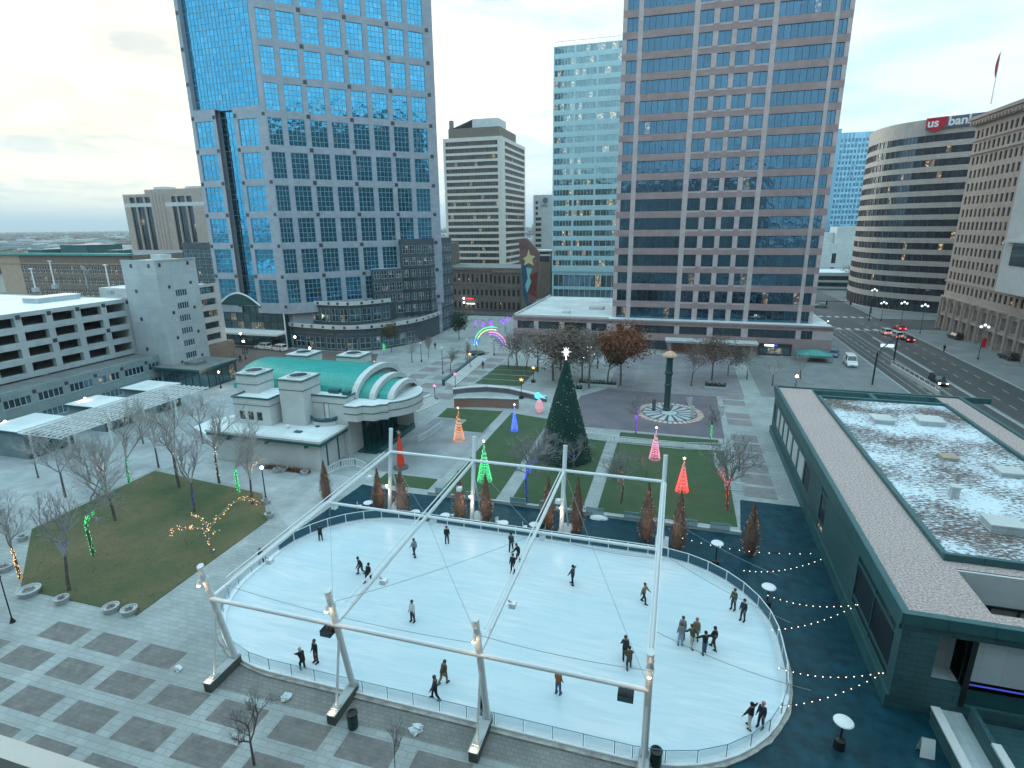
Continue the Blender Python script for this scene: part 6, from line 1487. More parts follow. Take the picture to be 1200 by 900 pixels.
for (px, py, pt, col, lb) in ((510, 470, 449, 'bulb_pink', 'pink butterfly light on a post by the stairs'), (625, 448, 428, 'bulb_warm', 'warm cross shaped light post on the rear lawn'), (611, 467, 441, 'bulb_warm', 'warm lantern on a dark post over a stone block'), (551, 432, 412, 'bulb_warm', 'warm glowing deer light beside the red plaza tree'), (534, 460, 434, 'bulb_pink', 'pale pink star light on a tall post by the rear stairs')):
    c = G(px, py); h = HT(c, pt); t = thing('light_post', c, lb, 'light sculpture'); g = MB(); g.tube(c, c+Vector((0, 0, h*.75)), .06, n=6); g.box((c.x-.35, c.y-.35, 0), (c.x+.35, c.y+.35, .5)); g.build('post', 'black_metal', t)
    g = MB(); o = c+Vector((0, 0, h*.85))
    for i in range(5): a = math.pi/2+i*2*math.pi/5; g.tube(o, o+Vector((math.cos(a), 0, math.sin(a)*.8))*.42, .05, .02, 4)
    g.build('figure', col, t)
# rainbow arch
c = G(577, 406); h = HT(c, 383); t = thing('rainbow_arch', c, 'rainbow arch of coloured light tubes at the far end of the plaza', 'light sculpture')
for k, col in enumerate(('bulb_green', 'bulb_yellow', 'bulb_pink', 'bulb_purple')):
    R_ = h*(1-.13*k); g = MB(); P_ = [c+Vector((R_*.98*math.cos(R(180-15*i)), 0, R_*math.sin(R(180-15*i)))) for i in range(13)]
    cut = P_[:8] if col in ('bulb_green', 'bulb_yellow') else P_[5:]
    g.path(cut, .07, 5); g.build('light_tube', col, t)
g = MB(); 
for s in (-1, 1): g.tube(c+Vector((s*h*.8, 0, 0)), c+Vector((s*h*.8, 0, .4)), .3, n=6)
g.build('base', 'white_plastic', t)
c = G(558, 415); g = MB(); g.lathe(c, [(2.0, 0), (2.1, .5), (1.9, .55), (.2, .5)], 18); g.build('round_planter', 'black_metal', origin=c, label='long dark round planter under the blue lit tree', cat='planter')
# ------------------------------------------------------------------ white fences
mat('fence_white', (0.72, 0.78, 0.80), 0.5)
def picket(name, pts, label, h=1.05, step=.22, arch=0.0, cat='fence'):
    a0 = Vector(pts[0]); t = thing(name, (a0.x, a0.y, 0), label, cat)
    P_ = [Vector(p) for p in pts]; tot = sum((b-a).length for a, b in zip(P_, P_[1:])); g = MB(); r = MB(); s = 0
    for a, b in zip(P_, P_[1:]):
        L = (b-a).length; n = max(1, int(L/step)); prev = None
        for i in range(n+1):
            c = a.lerp(b, i/n); z = arch*math.sin(math.pi*(s+L*i/n)/tot); g.tube((c.x, c.y, z+.06), (c.x, c.y, z+h), .036, n=4)
            if prev is not None: [r.tube((prev[0], prev[1], prev[2]+zz), (c.x, c.y, z+zz), .045, n=4) for zz in (.12, h)]
            prev = (c.x, c.y, z)
        s += L
    g.build('picket', 'fence_white', t); r.build('rail', 'fence_white', t); return t
def gx(*ps): return [tuple(G(*p).xy) for p in ps]
picket('lawn_fence', gx((690, 515), (720, 519), (760, 523), (800, 527), (848, 528)), 'white picket fence along the rear edge of the right lawns')
picket('lawn_fence', gx((836, 532), (838, 545), (848, 560), (850, 574), (872, 576)), 'white picket fence turning down the right edge of the last lawn')
picket('footbridge_rail', gx((385, 556), (400, 552), (417, 550), (430, 552)), 'short arched white railing beside the hall entrance', arch=.5, cat='railing')
picket('stair_rail', gx((490, 519), (503, 512), (519, 500)), 'sloping white railing beside the steps at the hall', cat='railing')
# glass and stone low boundary behind the tables
t = thing('low_boundary', (-12, 55, 0), 'low pale stone kerb with glass screens between the dark surround and the lawns', 'wall')
g = MB(); g.box((-26.5, 54.55, 0), (7.6, 54.85, .35)); g.build('kerb', 'kerb_stone', t)
for i, x in enumerate((-25.5, -21.8, -16.5, -13.2, -8.0, -4.0, 1.5, 4.6)):
    g = MB(); g.box((x, 54.5, .35), (x+1.9, 54.6, 1.05)); g.build('screen', 'screen_glass', t)
g = MB(); rnd = random.Random(8)
g.lathe((-6.5, 54.2, 0), [(1.1, 0), (.9, .2), (.4, .36), (.1, .4)], 9); g.v = [(x+rnd.uniform(-.25, .25), 54.2+(y-54.2)*.4, z*rnd.uniform(.6, 1.1)) for x, y, z in g.v]; g.build('snow_heap', 'snow', origin=(-6.5, 54.2, 0), label='heap of swept snow by the glass screens behind the rink', cat='snow heap')
# ------------------------------------------------------------------ tables, heaters, bins
def table(px, py, label, chairs=3, rot=0):
    p = G(px, py); t = thing('round_table', p, label, 'table', 'white tables behind the rink'); g = MB(); g.lathe(p, [(.03, .70), (.52, .71), (.52, .75), (.02, .76)], 16); g.build('tabletop', 'white_plastic', t)
    g = MB(); g.tube(p, p+Vector((0, 0, .7)), .05, n=6); g.lathe(p, [(.28, .02), (.05, .1)], 8); g.build('leg', 'white_metal', t)
    for k in range(chairs):
        a = rot+k*2*math.pi/chairs; c = p+Vector((math.cos(a), math.sin(a), 0))*.95
        ch = thing('chair', c, 'white chair drawn up to the %s, %s' % (label.replace('round white table ', 'table '), ('right hand one', 'far left one', 'near left one')[k] if chairs == 3 else ('right hand one', 'left hand one')[k]), 'chair', 'white chairs at the round tables', rz=a+math.pi/2)
        g = MB(); g.box((-.22, -.22, .43), (.22, .22, .47)); o = bpy.data.objects.new('seat', g.mesh('seat', ['white_plastic'])); C.objects.link(o); o.parent = ch
        g = MB(); g.box((-.22, -.24, .5), (.22, -.2, .88)); o = bpy.data.objects.new('backrest', g.mesh('backrest', ['white_plastic'])); C.objects.link(o); o.parent = ch
        for sx in (-.2, .2):
            for sy in (-.2, .2): g = MB(); g.tube((sx, sy, 0), (sx, sy, .45 if sy > 0 else .6), .018, n=4); o = bpy.data.objects.new('leg', g.mesh('leg', ['white_metal'])); C.objects.link(o); o.parent = ch
table(432, 596, 'round white table left of the first rear mast', 2, .5); table(487, 607, 'round white table right of the first rear mast', 2, .4); table(522, 611, 'round white table left of the second rear mast', 2, .9)
table(590, 620, 'round white table right of the second rear mast', 2, 2.5); table(626, 622, 'round white table left of the third rear mast', 2, .2)
for (px, py, pt, lb) in ((898, 712, 685, 'white topped patio heater right of the rink, middle of the three'), (838, 664, 634, 'white topped patio heater nearest the brown shrubs'), (983, 876, 842, 'white topped patio heater nearest the camera, by the rink bend')):
    p = G(px, py); h = HT(p, pt); t = thing('patio_heater', p, lb, 'patio heater', 'patio heaters on the dark surround')
    g = MB(); g.lathe(p, [(.34, .02), (.3, .6), (.06, .7), (.05, h-.25)], 10); g.build('stand', 'black_metal', t)
    g = MB(); g.lathe(p+Vector((0, 0, h-.25)), [(.12, -.3), (.12, 0)], 8); g.build('burner', 'steel', t)
    g = MB(); g.lathe(p+Vector((0, 0, h-.22)), [(.55, 0), (.5, .06), (.2, .14), (.02, .17)], 18); g.build('reflector', 'white_metal', t)
for (px, py, lb) in ((414, 852, 'dark green litter bin beside the second front mast plinth'), (768, 897, 'dark green litter bin beside the rightmost front mast'), (635, 622, 'dark litter bin by the third rear mast')):
    p = G(px, py); t = thing('litter_bin', p, lb, 'bin'); g = MB(); g.lathe(p, [(.3, 0), (.33, .1), (.33, 1.0), (.3, 1.05)], 14); g.build('body', 'bin_green', t)
    g = MB(); g.lathe(p, [(.36, 1.0), (.36, 1.12), (.22, 1.16), (.2, 1.1)], 14); g.build('rim', 'black_metal', t)
for (px, py, lb, r) in ((336, 818, 'crumpled white sack lying between the first two plinths', .33), (487, 856, 'crumpled white sack lying between the second and third plinths', .4), (209, 785, 'small white lump of snow on the open paving left of the rink', .22)):
    p = G(px, py); g = MB(); g.lathe(p, [(r, .005), (r*1.1, .1), (r*.6, .28), (r*.1, .33)], 9); rnd = random.Random(px); g.v = [(x+rnd.uniform(-.12, .12), y+rnd.uniform(-.12, .12), max(.005, z+rnd.uniform(-.06, .06))) for x, y, z in g.v]
    g.build('white_sack' if 'sack' in lb else 'snow_lump', 'tarp' if 'sack' in lb else 'snow', origin=p, label=lb, cat='sack' if 'sack' in lb else 'snow')
PT = [(35, 696, 'oval stone planter at the near left of the park lawn', .85), (73, 706, 'round stone planter second from left along the near lawn edge', .55), (131, 716, 'round stone planter left of the near lawn corner', .6), (152, 719, 'round stone planter at the near lawn corner', .6), (6, 668, 'stone planter at the left frame edge', .7), (27, 633, 'stone planter beyond the left corner of the lawn', .5),
      (312, 590, 'small stone planter at the right lawn corner, by the lamp post', .45), (316, 606, 'stone planter on the right lawn edge, nearest the rink', .5), (325, 553, 'pale planter left one in front of the hall annex', .5), (333, 552, 'pale planter middle one in front of the hall annex', .5), (357, 556, 'pale planter right one in front of the hall annex', .5)]
for px, py, lb, r in PT:
    p = G(px, py); t = thing('stone_planter', p, lb, 'planter', 'stone planters round the lawn'); g = MB(); g.lathe(p, [(r*.8, 0), (r, .45), (r*1.05, .5), (r*.9, .5), (r*.85, .42)], 14); g.build('pot', 'kerb_stone', t)
    g = MB(); rnd = random.Random(px); g.lathe(p, [(r*.84, .40), (.02, .46)], 12)
    for i in range(40): a = rnd.uniform(0, 6.28); c = p+Vector((r*.6*rnd.random()*math.cos(a), r*.6*rnd.random()*math.sin(a), .45)); g.tube(c, c+Vector((rnd.uniform(-.1, .1), rnd.uniform(-.1, .1), rnd.uniform(.05, .2))), .012, n=3, cap=False)
    g.build('soil', 'twig', t)
p = G(345, 556); t = thing('russet_hedge', p, 'row of low russet grasses at the foot of the hall annex', 'hedge'); g = MB(); rnd = random.Random(1)
for i in range(700): c = Vector((rnd.uniform(-50, -43.5), rnd.uniform(55.6, 56.4), 0)); g.tube(c, c+Vector((rnd.uniform(-.2, .2), rnd.uniform(-.2, .2), rnd.uniform(.3, .7))), .025, .008, 3, cap=False)
g.build('foliage', 'leaf_russet', t)
# sandwich board
p = G(1084, 884); t = thing('sandwich_board', p, 'white sandwich board with two dark marks on the ground by the ramp', 'sign'); g = MB()
for s in (-1, 1):
    u = (1.0, 0.0); g.q([(p.x-.38, p.y+s*.28, .02), (p.x+.38, p.y+s*.28, .02), (p.x+.34, p.y+s*.02, 1.15), (p.x-.34, p.y+s*.02, 1.15)]); g.q([(p.x-.38, p.y+s*.31, .02), (p.x-.34, p.y+s*.05, 1.15), (p.x+.34, p.y+s*.05, 1.15), (p.x+.38, p.y+s*.31, .02)])
g.build('panel', 'white_plastic', t); g = MB()
for z, s in ((.78, .12), (.36, .15)): g.q([(p.x-s, p.y-.30+z*.226, z-.1), (p.x+s, p.y-.30+z*.226, z-.1), (p.x+s, p.y-.30+(z+.2)*.226, z+.12), (p.x-s, p.y-.30+(z+.2)*.226, z+.12)])
g.build('print', 'slate_trim', t)
# ------------------------------------------------------------------ lamp posts
def lamp_post(px, py, pt, label, globes=1, on=True, banner=False, col='black_metal', e=10):
    p = G(px, py); h = HT(p, pt); t = thing('lamp_post', p, label, 'street lamp'); g = MB(); g.lathe(p, [(.2, 0), (.16, .4), (.07, .6), (.05, h-.3)], 8); g.build('pole', col, t)
    if globes == 1:
        g = MB(); g.ball(p+Vector((0, 0, h)), .24 if p.y > 90 else .17, n=8); g.build('globe', 'lamp_glow' if on else 'white_plastic', t)
    else:
        for s in (-1, 1): g = MB(); g.tube(p+Vector((0, 0, h-.9)), p+Vector((s*.7, 0, h-.7)), .05, n=5); g.build('arm', col, t); g = MB(); g.ball(p+Vector((s*.7, 0, h-.4)), .3, n=8); g.build('globe', 'globe_pale', t)
        g = MB(); g.ball(p+Vector((0, 0, h)), .3, n=8); g.build('globe', 'globe_pale', t)
    if banner: g = MB(); g.box((p.x+.1, p.y-.03, h*.35), (p.x+.9, p.y+.03, h*.62)); g.build('banner', 'sign_red', t)
    if on and globes == 1: lamp_light(p+Vector((0, -.35, h)), e*4, r=.3)
lamp_post(312, 587, 548, 'lit lamp post at the right corner of the park lawn', e=6)
lamp_post(288, 421, 400, 'lit street lamp in front of the arched link, middle of the driveway'); lamp_post(285, 415, 391, 'lit street lamp just behind the one in the driveway'); lamp_post(328, 404, 390, 'lit street lamp above the two white cars'); lamp_post(348, 417, 395, 'lit street lamp right of the white cars by the podium')
lamp_post(259, 455, 436, 'lit street lamp between stair lobby and hall'); lamp_post(221, 452, 433, 'lit street lamp on the stair lobby corner'); lamp_post(364, 420, 408, 'lit street lamp behind the rear left corner tower')
lamp_post(106, 497, 467, 'lit lamp above the middle kiosk of the pergola'); lamp_post(14, 525, 494, 'lit lamp above the nearest kiosk of the pergola'); lamp_post(932, 455, 441, 'small lit lamp by the far corner of the dark building')
lamp_post(441, 455, 424, 'unlit lamp post near the podium corner, left of the plaza', on=False); lamp_post(548, 430, 398, 'unlit lamp post among the young plaza trees', on=False); lamp_post(519, 438, 408, 'unlit lamp post left of the yellow green tree', on=False); lamp_post(579, 416, 397, 'slim unlit lamp post right of the rainbow arch', on=False); lamp_post(494, 424, 402, 'slim unlit lamp post left of the orange tree', on=False)
lamp_post(1020.6, 367, 339, 'triple globe street lamp before the bank, leftmost', 3); lamp_post(1032.5, 376, 354, 'triple globe street lamp before the bank, second from left', 3); lamp_post(1055, 383, 354, 'triple globe street lamp before the bank, third from left', 3); lamp_post(1078, 391, 357, 'triple globe street lamp at the crossing corner, in front of the arcade end', 3)
lamp_post(1146, 421, 381, 'triple globe street lamp with a red banner in front of the arcade', 3, banner=True)
p = G(15, 729); h = HT(p, 676); t = thing('tall_pole', p, 'slim dark pole on the paving at the left frame edge', 'pole'); g = MB(); g.lathe(p, [(.22, 0), (.16, .15), (.05, .45), (.04, h)], 8); g.build('shaft', 'black_metal', t); g = MB(); g.ball(p+Vector((0, 0, h)), .1, n=8); g.build('cap', 'black_metal', t)
p = G(965, 415); h = HT(p, 377); t = thing('traffic_pole', p, 'dark wooden pole with a signal at the kerb right of the pink wing', 'pole'); g = MB(); g.tube(p, p+Vector((0, 0, h)), .2, .15, 8); g.build('shaft', 'black_metal', t); g = MB(); g.box((p.x+.2, p.y-.3, h*.45), (p.x+.75, p.y+.1, h*.65)); g.build('signal', 'black_metal', t); g = MB(); g.ball(p+Vector((0, 0, h+.1)), .22); g.build('lamp', 'globe_pale', t)
# overhead line gantries
a, b = G(1022, 451), G(1047, 424); t = thing('line_gantry', a, 'dark steel gantry frame over the tracks beside the street', 'gantry'); h = 6.3; g = MB()
for p_ in (a, b): g.tube(p_, p_+Vector((0, 0, h)), .14, n=6)
g.build('leg', 'black_metal', t); g = MB(); g.tube(a+Vector((0, 0, h)), b+Vector((0, 0, h)), .13, n=6); g.tube(a+Vector((0, 0, h-.7)), b+Vector((0, 0, h-.7)), .1, n=6); g.build('crossbar', 'black_metal', t)
g = MB(); m_ = a.lerp(b, .45); g.box((m_.x-1.2, m_.y-.1, h-.75), (m_.x+1.2, m_.y+.1, h-.1)); g.build('sign_panel', 'sign_glow_soft', t)
a, b = G(955, 368), G(1015, 370); t = thing('signal_arm', G(1018, 376), 'long dark traffic signal arm across the far street', 'traffic signal'); g = MB(); p_ = G(1018, 376); h = 5.8; g.tube(p_, p_+Vector((0, 0, h+1)), .16, n=6); g.build('pole', 'black_metal', t)
g = MB(); g.tube(p_+Vector((0, 0, h)), Vector((p_.x-17, p_.y-2, h+.3)), .13, .07, 6); g.build('arm', 'black_metal', t)
for k in (6, 13): g = MB(); g.box((p_.x-k-.25, p_.y-k*.12-.2, h-.9), (p_.x-k+.25, p_.y-k*.12+.2, h+.4)); g.build('signal', 'black_metal', t)
t = thing('track_wall', (50, 120, 0), 'long pale concrete parapet beside the tram tracks', 'wall'); g = MB(); a, b = G(1044, 430), G(1100, 463); a.z = b.z = 0; u = (b-a); L = u.length; u = (u.x/L, u.y/L); g.obox((a.x, a.y), u, (0, -.15, -.12), (L, .15, .75)); g.build('wall', 'tan_concrete', t)
g = MB(); [g.obox((a.x, a.y), u, (s, -.05, .75), (s+.08, .05, 1.5)) for s in np.arange(0, L, 2.2)]; g.obox((a.x, a.y), u, (0, -.04, 1.45), (L, .04, 1.53)); g.build('railing', 'white_metal', t)
# ------------------------------------------------------------------ vehicles
def car(px, py, az, kind, paint, label, lamps=True, brake=False, z=-.12):
    p = G(px, py); p.z = z if p.x > 41 else 0.01; t = thing('parked_car' if not brake and not lamps else 'car', p, label, 'van' if kind == 'van' else 'car', rz=az)
    L, W = (5.2, 2.0) if kind == 'van' else (4.7, 1.85)
    H1, H2 = {'van': (1.15, 2.35), 'suv': (1.0, 1.75), 'car': (.85, 1.42)}[kind]
    c0, c1, r0_, r1_ = {'van': (-2.5, 1.5, -2.4, .9), 'suv': (-2.2, 1.0, -2.0, .3), 'car': (-1.7, 1.05, -1.05, .35)}[kind]
    def add(mb, nm, m, par=t):
        o = bpy.data.objects.new(nm, mb.mesh(nm, m if isinstance(m, list) else [m])); C.objects.link(o); o.parent = par; return o
    side = [(-L/2, .35), (-L/2+.08, H1*.75), (-L/2+.25, H1), (c0, H1), (r0_, H2), (r1_, H2), (c1, H1), (L/2-.35, H1*.88), (L/2-.02, H1*.6), (L/2, .35), (L/2-.1, .25), (-L/2+.1, .25)]
    g = MB(); n = len(side)
    def ww(z): return W/2-(max(0, z-H1)/(H2-H1))*.17-(.04 if z < .4 else 0)
    A = [(-ww(z_), y, z_) for y, z_ in side]; B = [(ww(z_), y, z_) for y, z_ in side]; k = len(g.v); g.v += A+B
    g.f.append(tuple(range(k, k+n))); g.m.append(0); g.f.append(tuple(range(k+2*n-1, k+n-1, -1))); g.m.append(0)
    for i in range(n): j = (i+1) % n; g.f.append((k+i, k+n+i, k+n+j, k+j)); g.m.append(0)
    add(g, 'body', paint)
    g = MB()
    def lerp(a, b, f): return (a[0]+(b[0]-a[0])*f, a[1]+(b[1]-a[1])*f)
    lo0, hi0 = lerp((c0, H1), (r0_, H2), .12), lerp((c0, H1), (r0_, H2), .88); lo1, hi1 = lerp((c1, H1), (r1_, H2), .12), lerp((c1, H1), (r1_, H2), .88)
    for s in (-1, 1):
        ys = [0, .36, .40, .72, .76, 1] if kind != 'van' else [.62, 1]
        for f0, f1 in zip(ys[::2], ys[1::2]):
            q_ = [(s*(ww(lo0[1])+.012), lo0[0]+.12+(lo1[0]-lo0[0]-.3)*f0, lo0[1]), (s*(ww(lo0[1])+.012), lo0[0]+.12+(lo1[0]-lo0[0]-.3)*f1, lo0[1]), (s*(ww(hi0[1])+.012), hi0[0]+.12+(hi1[0]-hi0[0]-.2)*f1, hi0[1]), (s*(ww(hi0[1])+.012), hi0[0]+.12+(hi1[0]-hi0[0]-.2)*f0, hi0[1])]
            g.q(q_ if s > 0 else q_[::-1])
    g.build if False else None
    for (lo, hi, e) in ((lo1, hi1, .015), (lo0, hi0, -.015)):
        q_ = [(-ww(lo[1])+.1, lo[0]+e, lo[1]+.01), (ww(lo[1])-.1, lo[0]+e, lo[1]+.01), (ww(hi[1])-.08, hi[0]+e, hi[1]+.01), (-ww(hi[1])+.08, hi[0]+e, hi[1]+.01)]; g.q(q_ if e < 0 else q_[::-1])
    add(g, 'window', 'car_glass')
    for s in (-1, 1):
        for y in (-L*.3, L*.31):
            g = MB(); g.tube((s*(W/2-.2), y, .33), (s*(W/2+.01), y, .33), .33, n=14); w_ = add(g, 'wheel', 'tyre'); g = MB(); g.tube((s*(W/2+.0), y, .33), (s*(W/2+.025), y, .33), .18, n=10); add(g, 'rim', 'steel', w_)
        g = MB(); g.box((s*(W/2-.45), L/2-.06, .55), (s*(W/2-.12), L/2+.02, .72)); add(g, 'headlight', 'head_lamp' if lamps and not brake else 'white_plastic')
        g = MB(); g.box((s*(W/2-.38), -L/2-.02, .6), (s*(W/2-.1), -L/2+.1, .85)); add(g, 'tail_light', 'tail_lamp' if brake else 'sign_red')
    g = MB(); g.box((-.4, L/2-.02, .38), (.4, L/2+.015, .5)); add(g, 'grille', 'black_metal')
PIv = math.pi
car(1099, 449, PIv, 'suv', 'car_dark', 'dark car with headlights on driving on the near side of the street')
car(996, 428, PIv*.98, 'van', 'car_white', 'white van parked on the forecourt right of the pink wing', False)
car(977, 417, PIv*.9, 'car', 'car_blue', 'blue car parked behind the white van', False)
car(1037, 391, .05, 'suv', 'car_white', 'white car with glowing brake lights, left one of the waiting group', brake=True); car(1050, 395, .05, 'suv', 'car_white', 'white car with glowing brake lights in the middle of the waiting group', brake=True); car(1063, 399, .05, 'car', 'car_dark', 'dark car with red brake lights, right one of the waiting group', brake=True); car(1054, 386, .05, 'car', 'sign_red', 'red car in front of the waiting white car', brake=True)
car(1119, 397, .08, 'suv', 'car_dark', 'dark car parked in front of the arcade, far one', False, z=.02); car(1181, 421, .08, 'suv', 'car_dark', 'dark car parked in front of the arcade, near the right edge', False, z=.02)
car(962, 360, 1.4, 'suv', 'car_silver', 'silver car on the far cross street beside the pink tower')
car(309, 409, R(80), 'suv', 'car_white', 'white car in front of the curved podium, left one of two', False); car(327, 411, R(80), 'suv', 'car_white', 'white car in front of the curved podium, right one of two', False)
car(344, 430, R(100), 'car', 'car_dark', 'dark car half hidden behind the left wing of the hall', False) if False else None
# ------------------------------------------------------------------ mural column
a = Vector((-46.6, 178, 0)); t = thing('mural_pylon', a, 'slanted painted pylon with a yellow star and teal figure below a steel lattice mast', 'sculpture')
def my(px, py): return onY(px, py, 178.0)
poly = [my(608, 281), my(617, 279), my(632, 296), my(631, 330), my(628, 352), my(617, 356), my(613, 340), my(611, 312)]
g = MB(); k = [(p_.x, p_.z) for p_ in poly]
def slab(g, pts, y0, y1, mi=0):
    if sum(pts[i][0]*pts[(i+1) % len(pts)][1]-pts[(i+1) % len(pts)][0]*pts[i][1] for i in range(len(pts))) < 0: pts = pts[::-1]
    g.q([(x, y0, z) for x, z in pts], mi); g.q([(x, y1, z) for x, z in pts[::-1]], mi)
    for i in range(len(pts)): j = (i+1) % len(pts); g.q([(pts[i][0], y0, pts[i][1]), (pts[i][0], y1, pts[i][1]), (pts[j][0], y1, pts[j][1]), (pts[j][0], y0, pts[j][1])], mi)
slab(g, k, 177.6, 179.2); g.build('panel', 'mural_brown', t)
for nm, m_, ps, y in (('blue_field', 'mural_blue', [(611.5, 312), (618, 308), (622, 330), (618, 356), (613, 345)], 177.5), ('red_field', 'mural_red', [(622, 322), (631, 318), (629, 348), (620, 345)], 177.5), ('star', 'mural_cream', [(613, 303), (618, 300), (620, 292), (622, 299), (628, 300), (624, 304), (626, 311), (620, 308), (615, 311), (616, 305)], 177.4), ('figure', 'mural_teal', [(617, 313), (624, 315), (621, 324), (623, 330), (618, 343), (616, 334), (619, 326)], 177.4)):
    g = MB(); slab(g, [(my(*c).x, my(*c).z) for c in ps], y, y+.09); g.build(nm, m_, t)
g = MB(); b0 = my(618, 280); b1 = my(624, 262)
for dx in (0, 1.2, 2.4): g.tube((b0.x+dx, 178.4, b0.z-4), (b1.x, 178.4, b1.z), .12, .06, 4)
for f in (.2, .4, .6, .8): z = b0.z-4+(b1.z-b0.z+4)*f; g.tube((b0.x+(b1.x-b0.x)*f, 178.4, z), (b0.x+2.4+(b1.x-b0.x-2.4)*f, 178.4, z), .06, n=4)
g.tube((b0.x-1, 178.4, b0.z-5), (b0.x+.3, 178.4, b0.z+2), .1, n=4); g.build('lattice_mast', 'steel', t)
g = MB(); g.box((a.x-.6, 177.7, 0), (a.x+1.2, 179.0, k[5][1]+.3)); g.build('foot', 'mural_blue', t)
# ------------------------------------------------------------------ the valley
rnd = random.Random(77); g = MB()
for i in range(5200):
    Y = 330*math.exp(rnd.random()*3.2); X = -Y*rnd.uniform(.2, 1.6) if rnd.random() < .85 else Y*rnd.uniform(-.3, .6)
    if X > -330 and Y < 480: continue
    w_ = rnd.uniform(8, 30)*(1+Y/4000); d_ = rnd.uniform(8, 30)*(1+Y/4000); h_ = rnd.choice((4, 5, 6, 8, 11)); g.box((X, Y, -.35), (X+w_, Y+d_, h_), rnd.choice((0, 1, 1, 3, 3)))
g.build('distant_houses', ['white_concrete', 'brown_brick', 'roof_white', 'garage_base'], label='sprawl of small distant buildings in the valley haze', cat='houses', kind='stuff')
g = MB()
for i in range(9000):
    Y = 300*math.exp(rnd.random()*3.0); X = -Y*rnd.uniform(.2, 1.6)
    if X > -330 and Y < 480: continue
    s = rnd.uniform(3, 7)*(1+Y/3000); c = Vector((X, Y, s*.5)); 
    for k_ in range(2): a = rnd.uniform(0, 3.14); d = Vector((math.cos(a), math.sin(a), 0))*s; g.q([c-d-Vector((0, 0, s*.5)), c+d-Vector((0, 0, s*.5)), c+d*.5+Vector((0, 0, s*.6)), c-d*.5+Vector((0, 0, s*.6))])
g.build('distant_trees', 'leaf_brown', label='scattered bare trees of the far valley', cat='trees', kind='stuff')
g = MB(); rnd = random.Random(4); P_ = []
for i in range(61):
    X = -26000+i*900; P_.append((X, 26000+rnd.uniform(-600, 600), 90+110*abs(math.sin(i*.37))+60*rnd.random()+(160 if X > 2000 else 0)))
for a, b in zip(P_, P_[1:]): g.q([(a[0], a[1], -1), (b[0], b[1], -1), (b[0], b[1]+2500, b[2]), (a[0], a[1]+2500, a[2])]); g.q([(a[0], a[1]+2500, a[2]), (b[0], b[1]+2500, b[2]), (b[0], b[1]+6000, -1), (a[0], a[1]+6000, -1)])
structure(g, 'hills', 'valley')
for (x0, y0, x1, y1, z, m_, lb) in ((-330, 215, -285, 240, 9, 'tan_brick', 'low tan building far left beside the ribbed tower'), (-300, 262, -180, 300, 12, 'shadow_tan', 'brown low building behind the ribbed tower'), (-330, 320, -250, 350, 14, 'garage_base', 'grey flat building in the valley beyond the brown block')):
    t = thing('low_building', ((x0+x1)/2, (y0+y1)/2, 0), lb, 'building'); F = Facade(t, [m_]); xs = [x0]; n_ = int((x1-x0)/4)
    for i in range(n_): w_ = (x1-x0)/n_; xs += [x0+w_*i+.8, x0+w_*(i+1)-.8]
    xs.append(x1); F.wall((0, y0), X_, xs, [0, 2, 4, 6, 8, z], lambda i, j: i % 2 == 1 and j in (1, 3), .3); F.finish(['dark_frame', 'glass_dark'], limit=0); g = MB(); g.prism(rect(x0, y0+.4, x1, y1), 0, z-.1, 0, 1); g.build('roof', [m_, 'roof_white'], t)
c0 = onY(215, 284, 150); c1 = onY(244, 290, 150); t = thing('glass_block', ((c0.x+c1.x)/2, 155, 0), 'small dark glass block with grey grid behind the stair tower', 'building'); F = Facade(t, ['podium_stone'])
xs = [c0.x-1]; n_ = 6
for i in range(n_): w_ = (c1.x+4-c0.x+1)/n_; xs += [c0.x-1+w_*i+.3, c0.x-1+w_*(i+1)-.2]
xs.append(c1.x+4); zs = [0]; z = 1
while z+3 < c0.z: zs += [z+.5, z+2.9]; z += 3.3
zs.append(c0.z); F.wall((0, 150), X_, xs, zs, lambda i, j: i % 2 == 1 and j % 2 == 1, .15, nx=2, nz=2); F.finish(['mullion', 'glass_podium'], limit=40); g = MB(); g.prism(rect(c0.x-.9, 150.3, c1.x+4, 165), 0, c0.z-.1, 0, 1); g.build('core', ['podium_stone', 'roof_tar'], t)
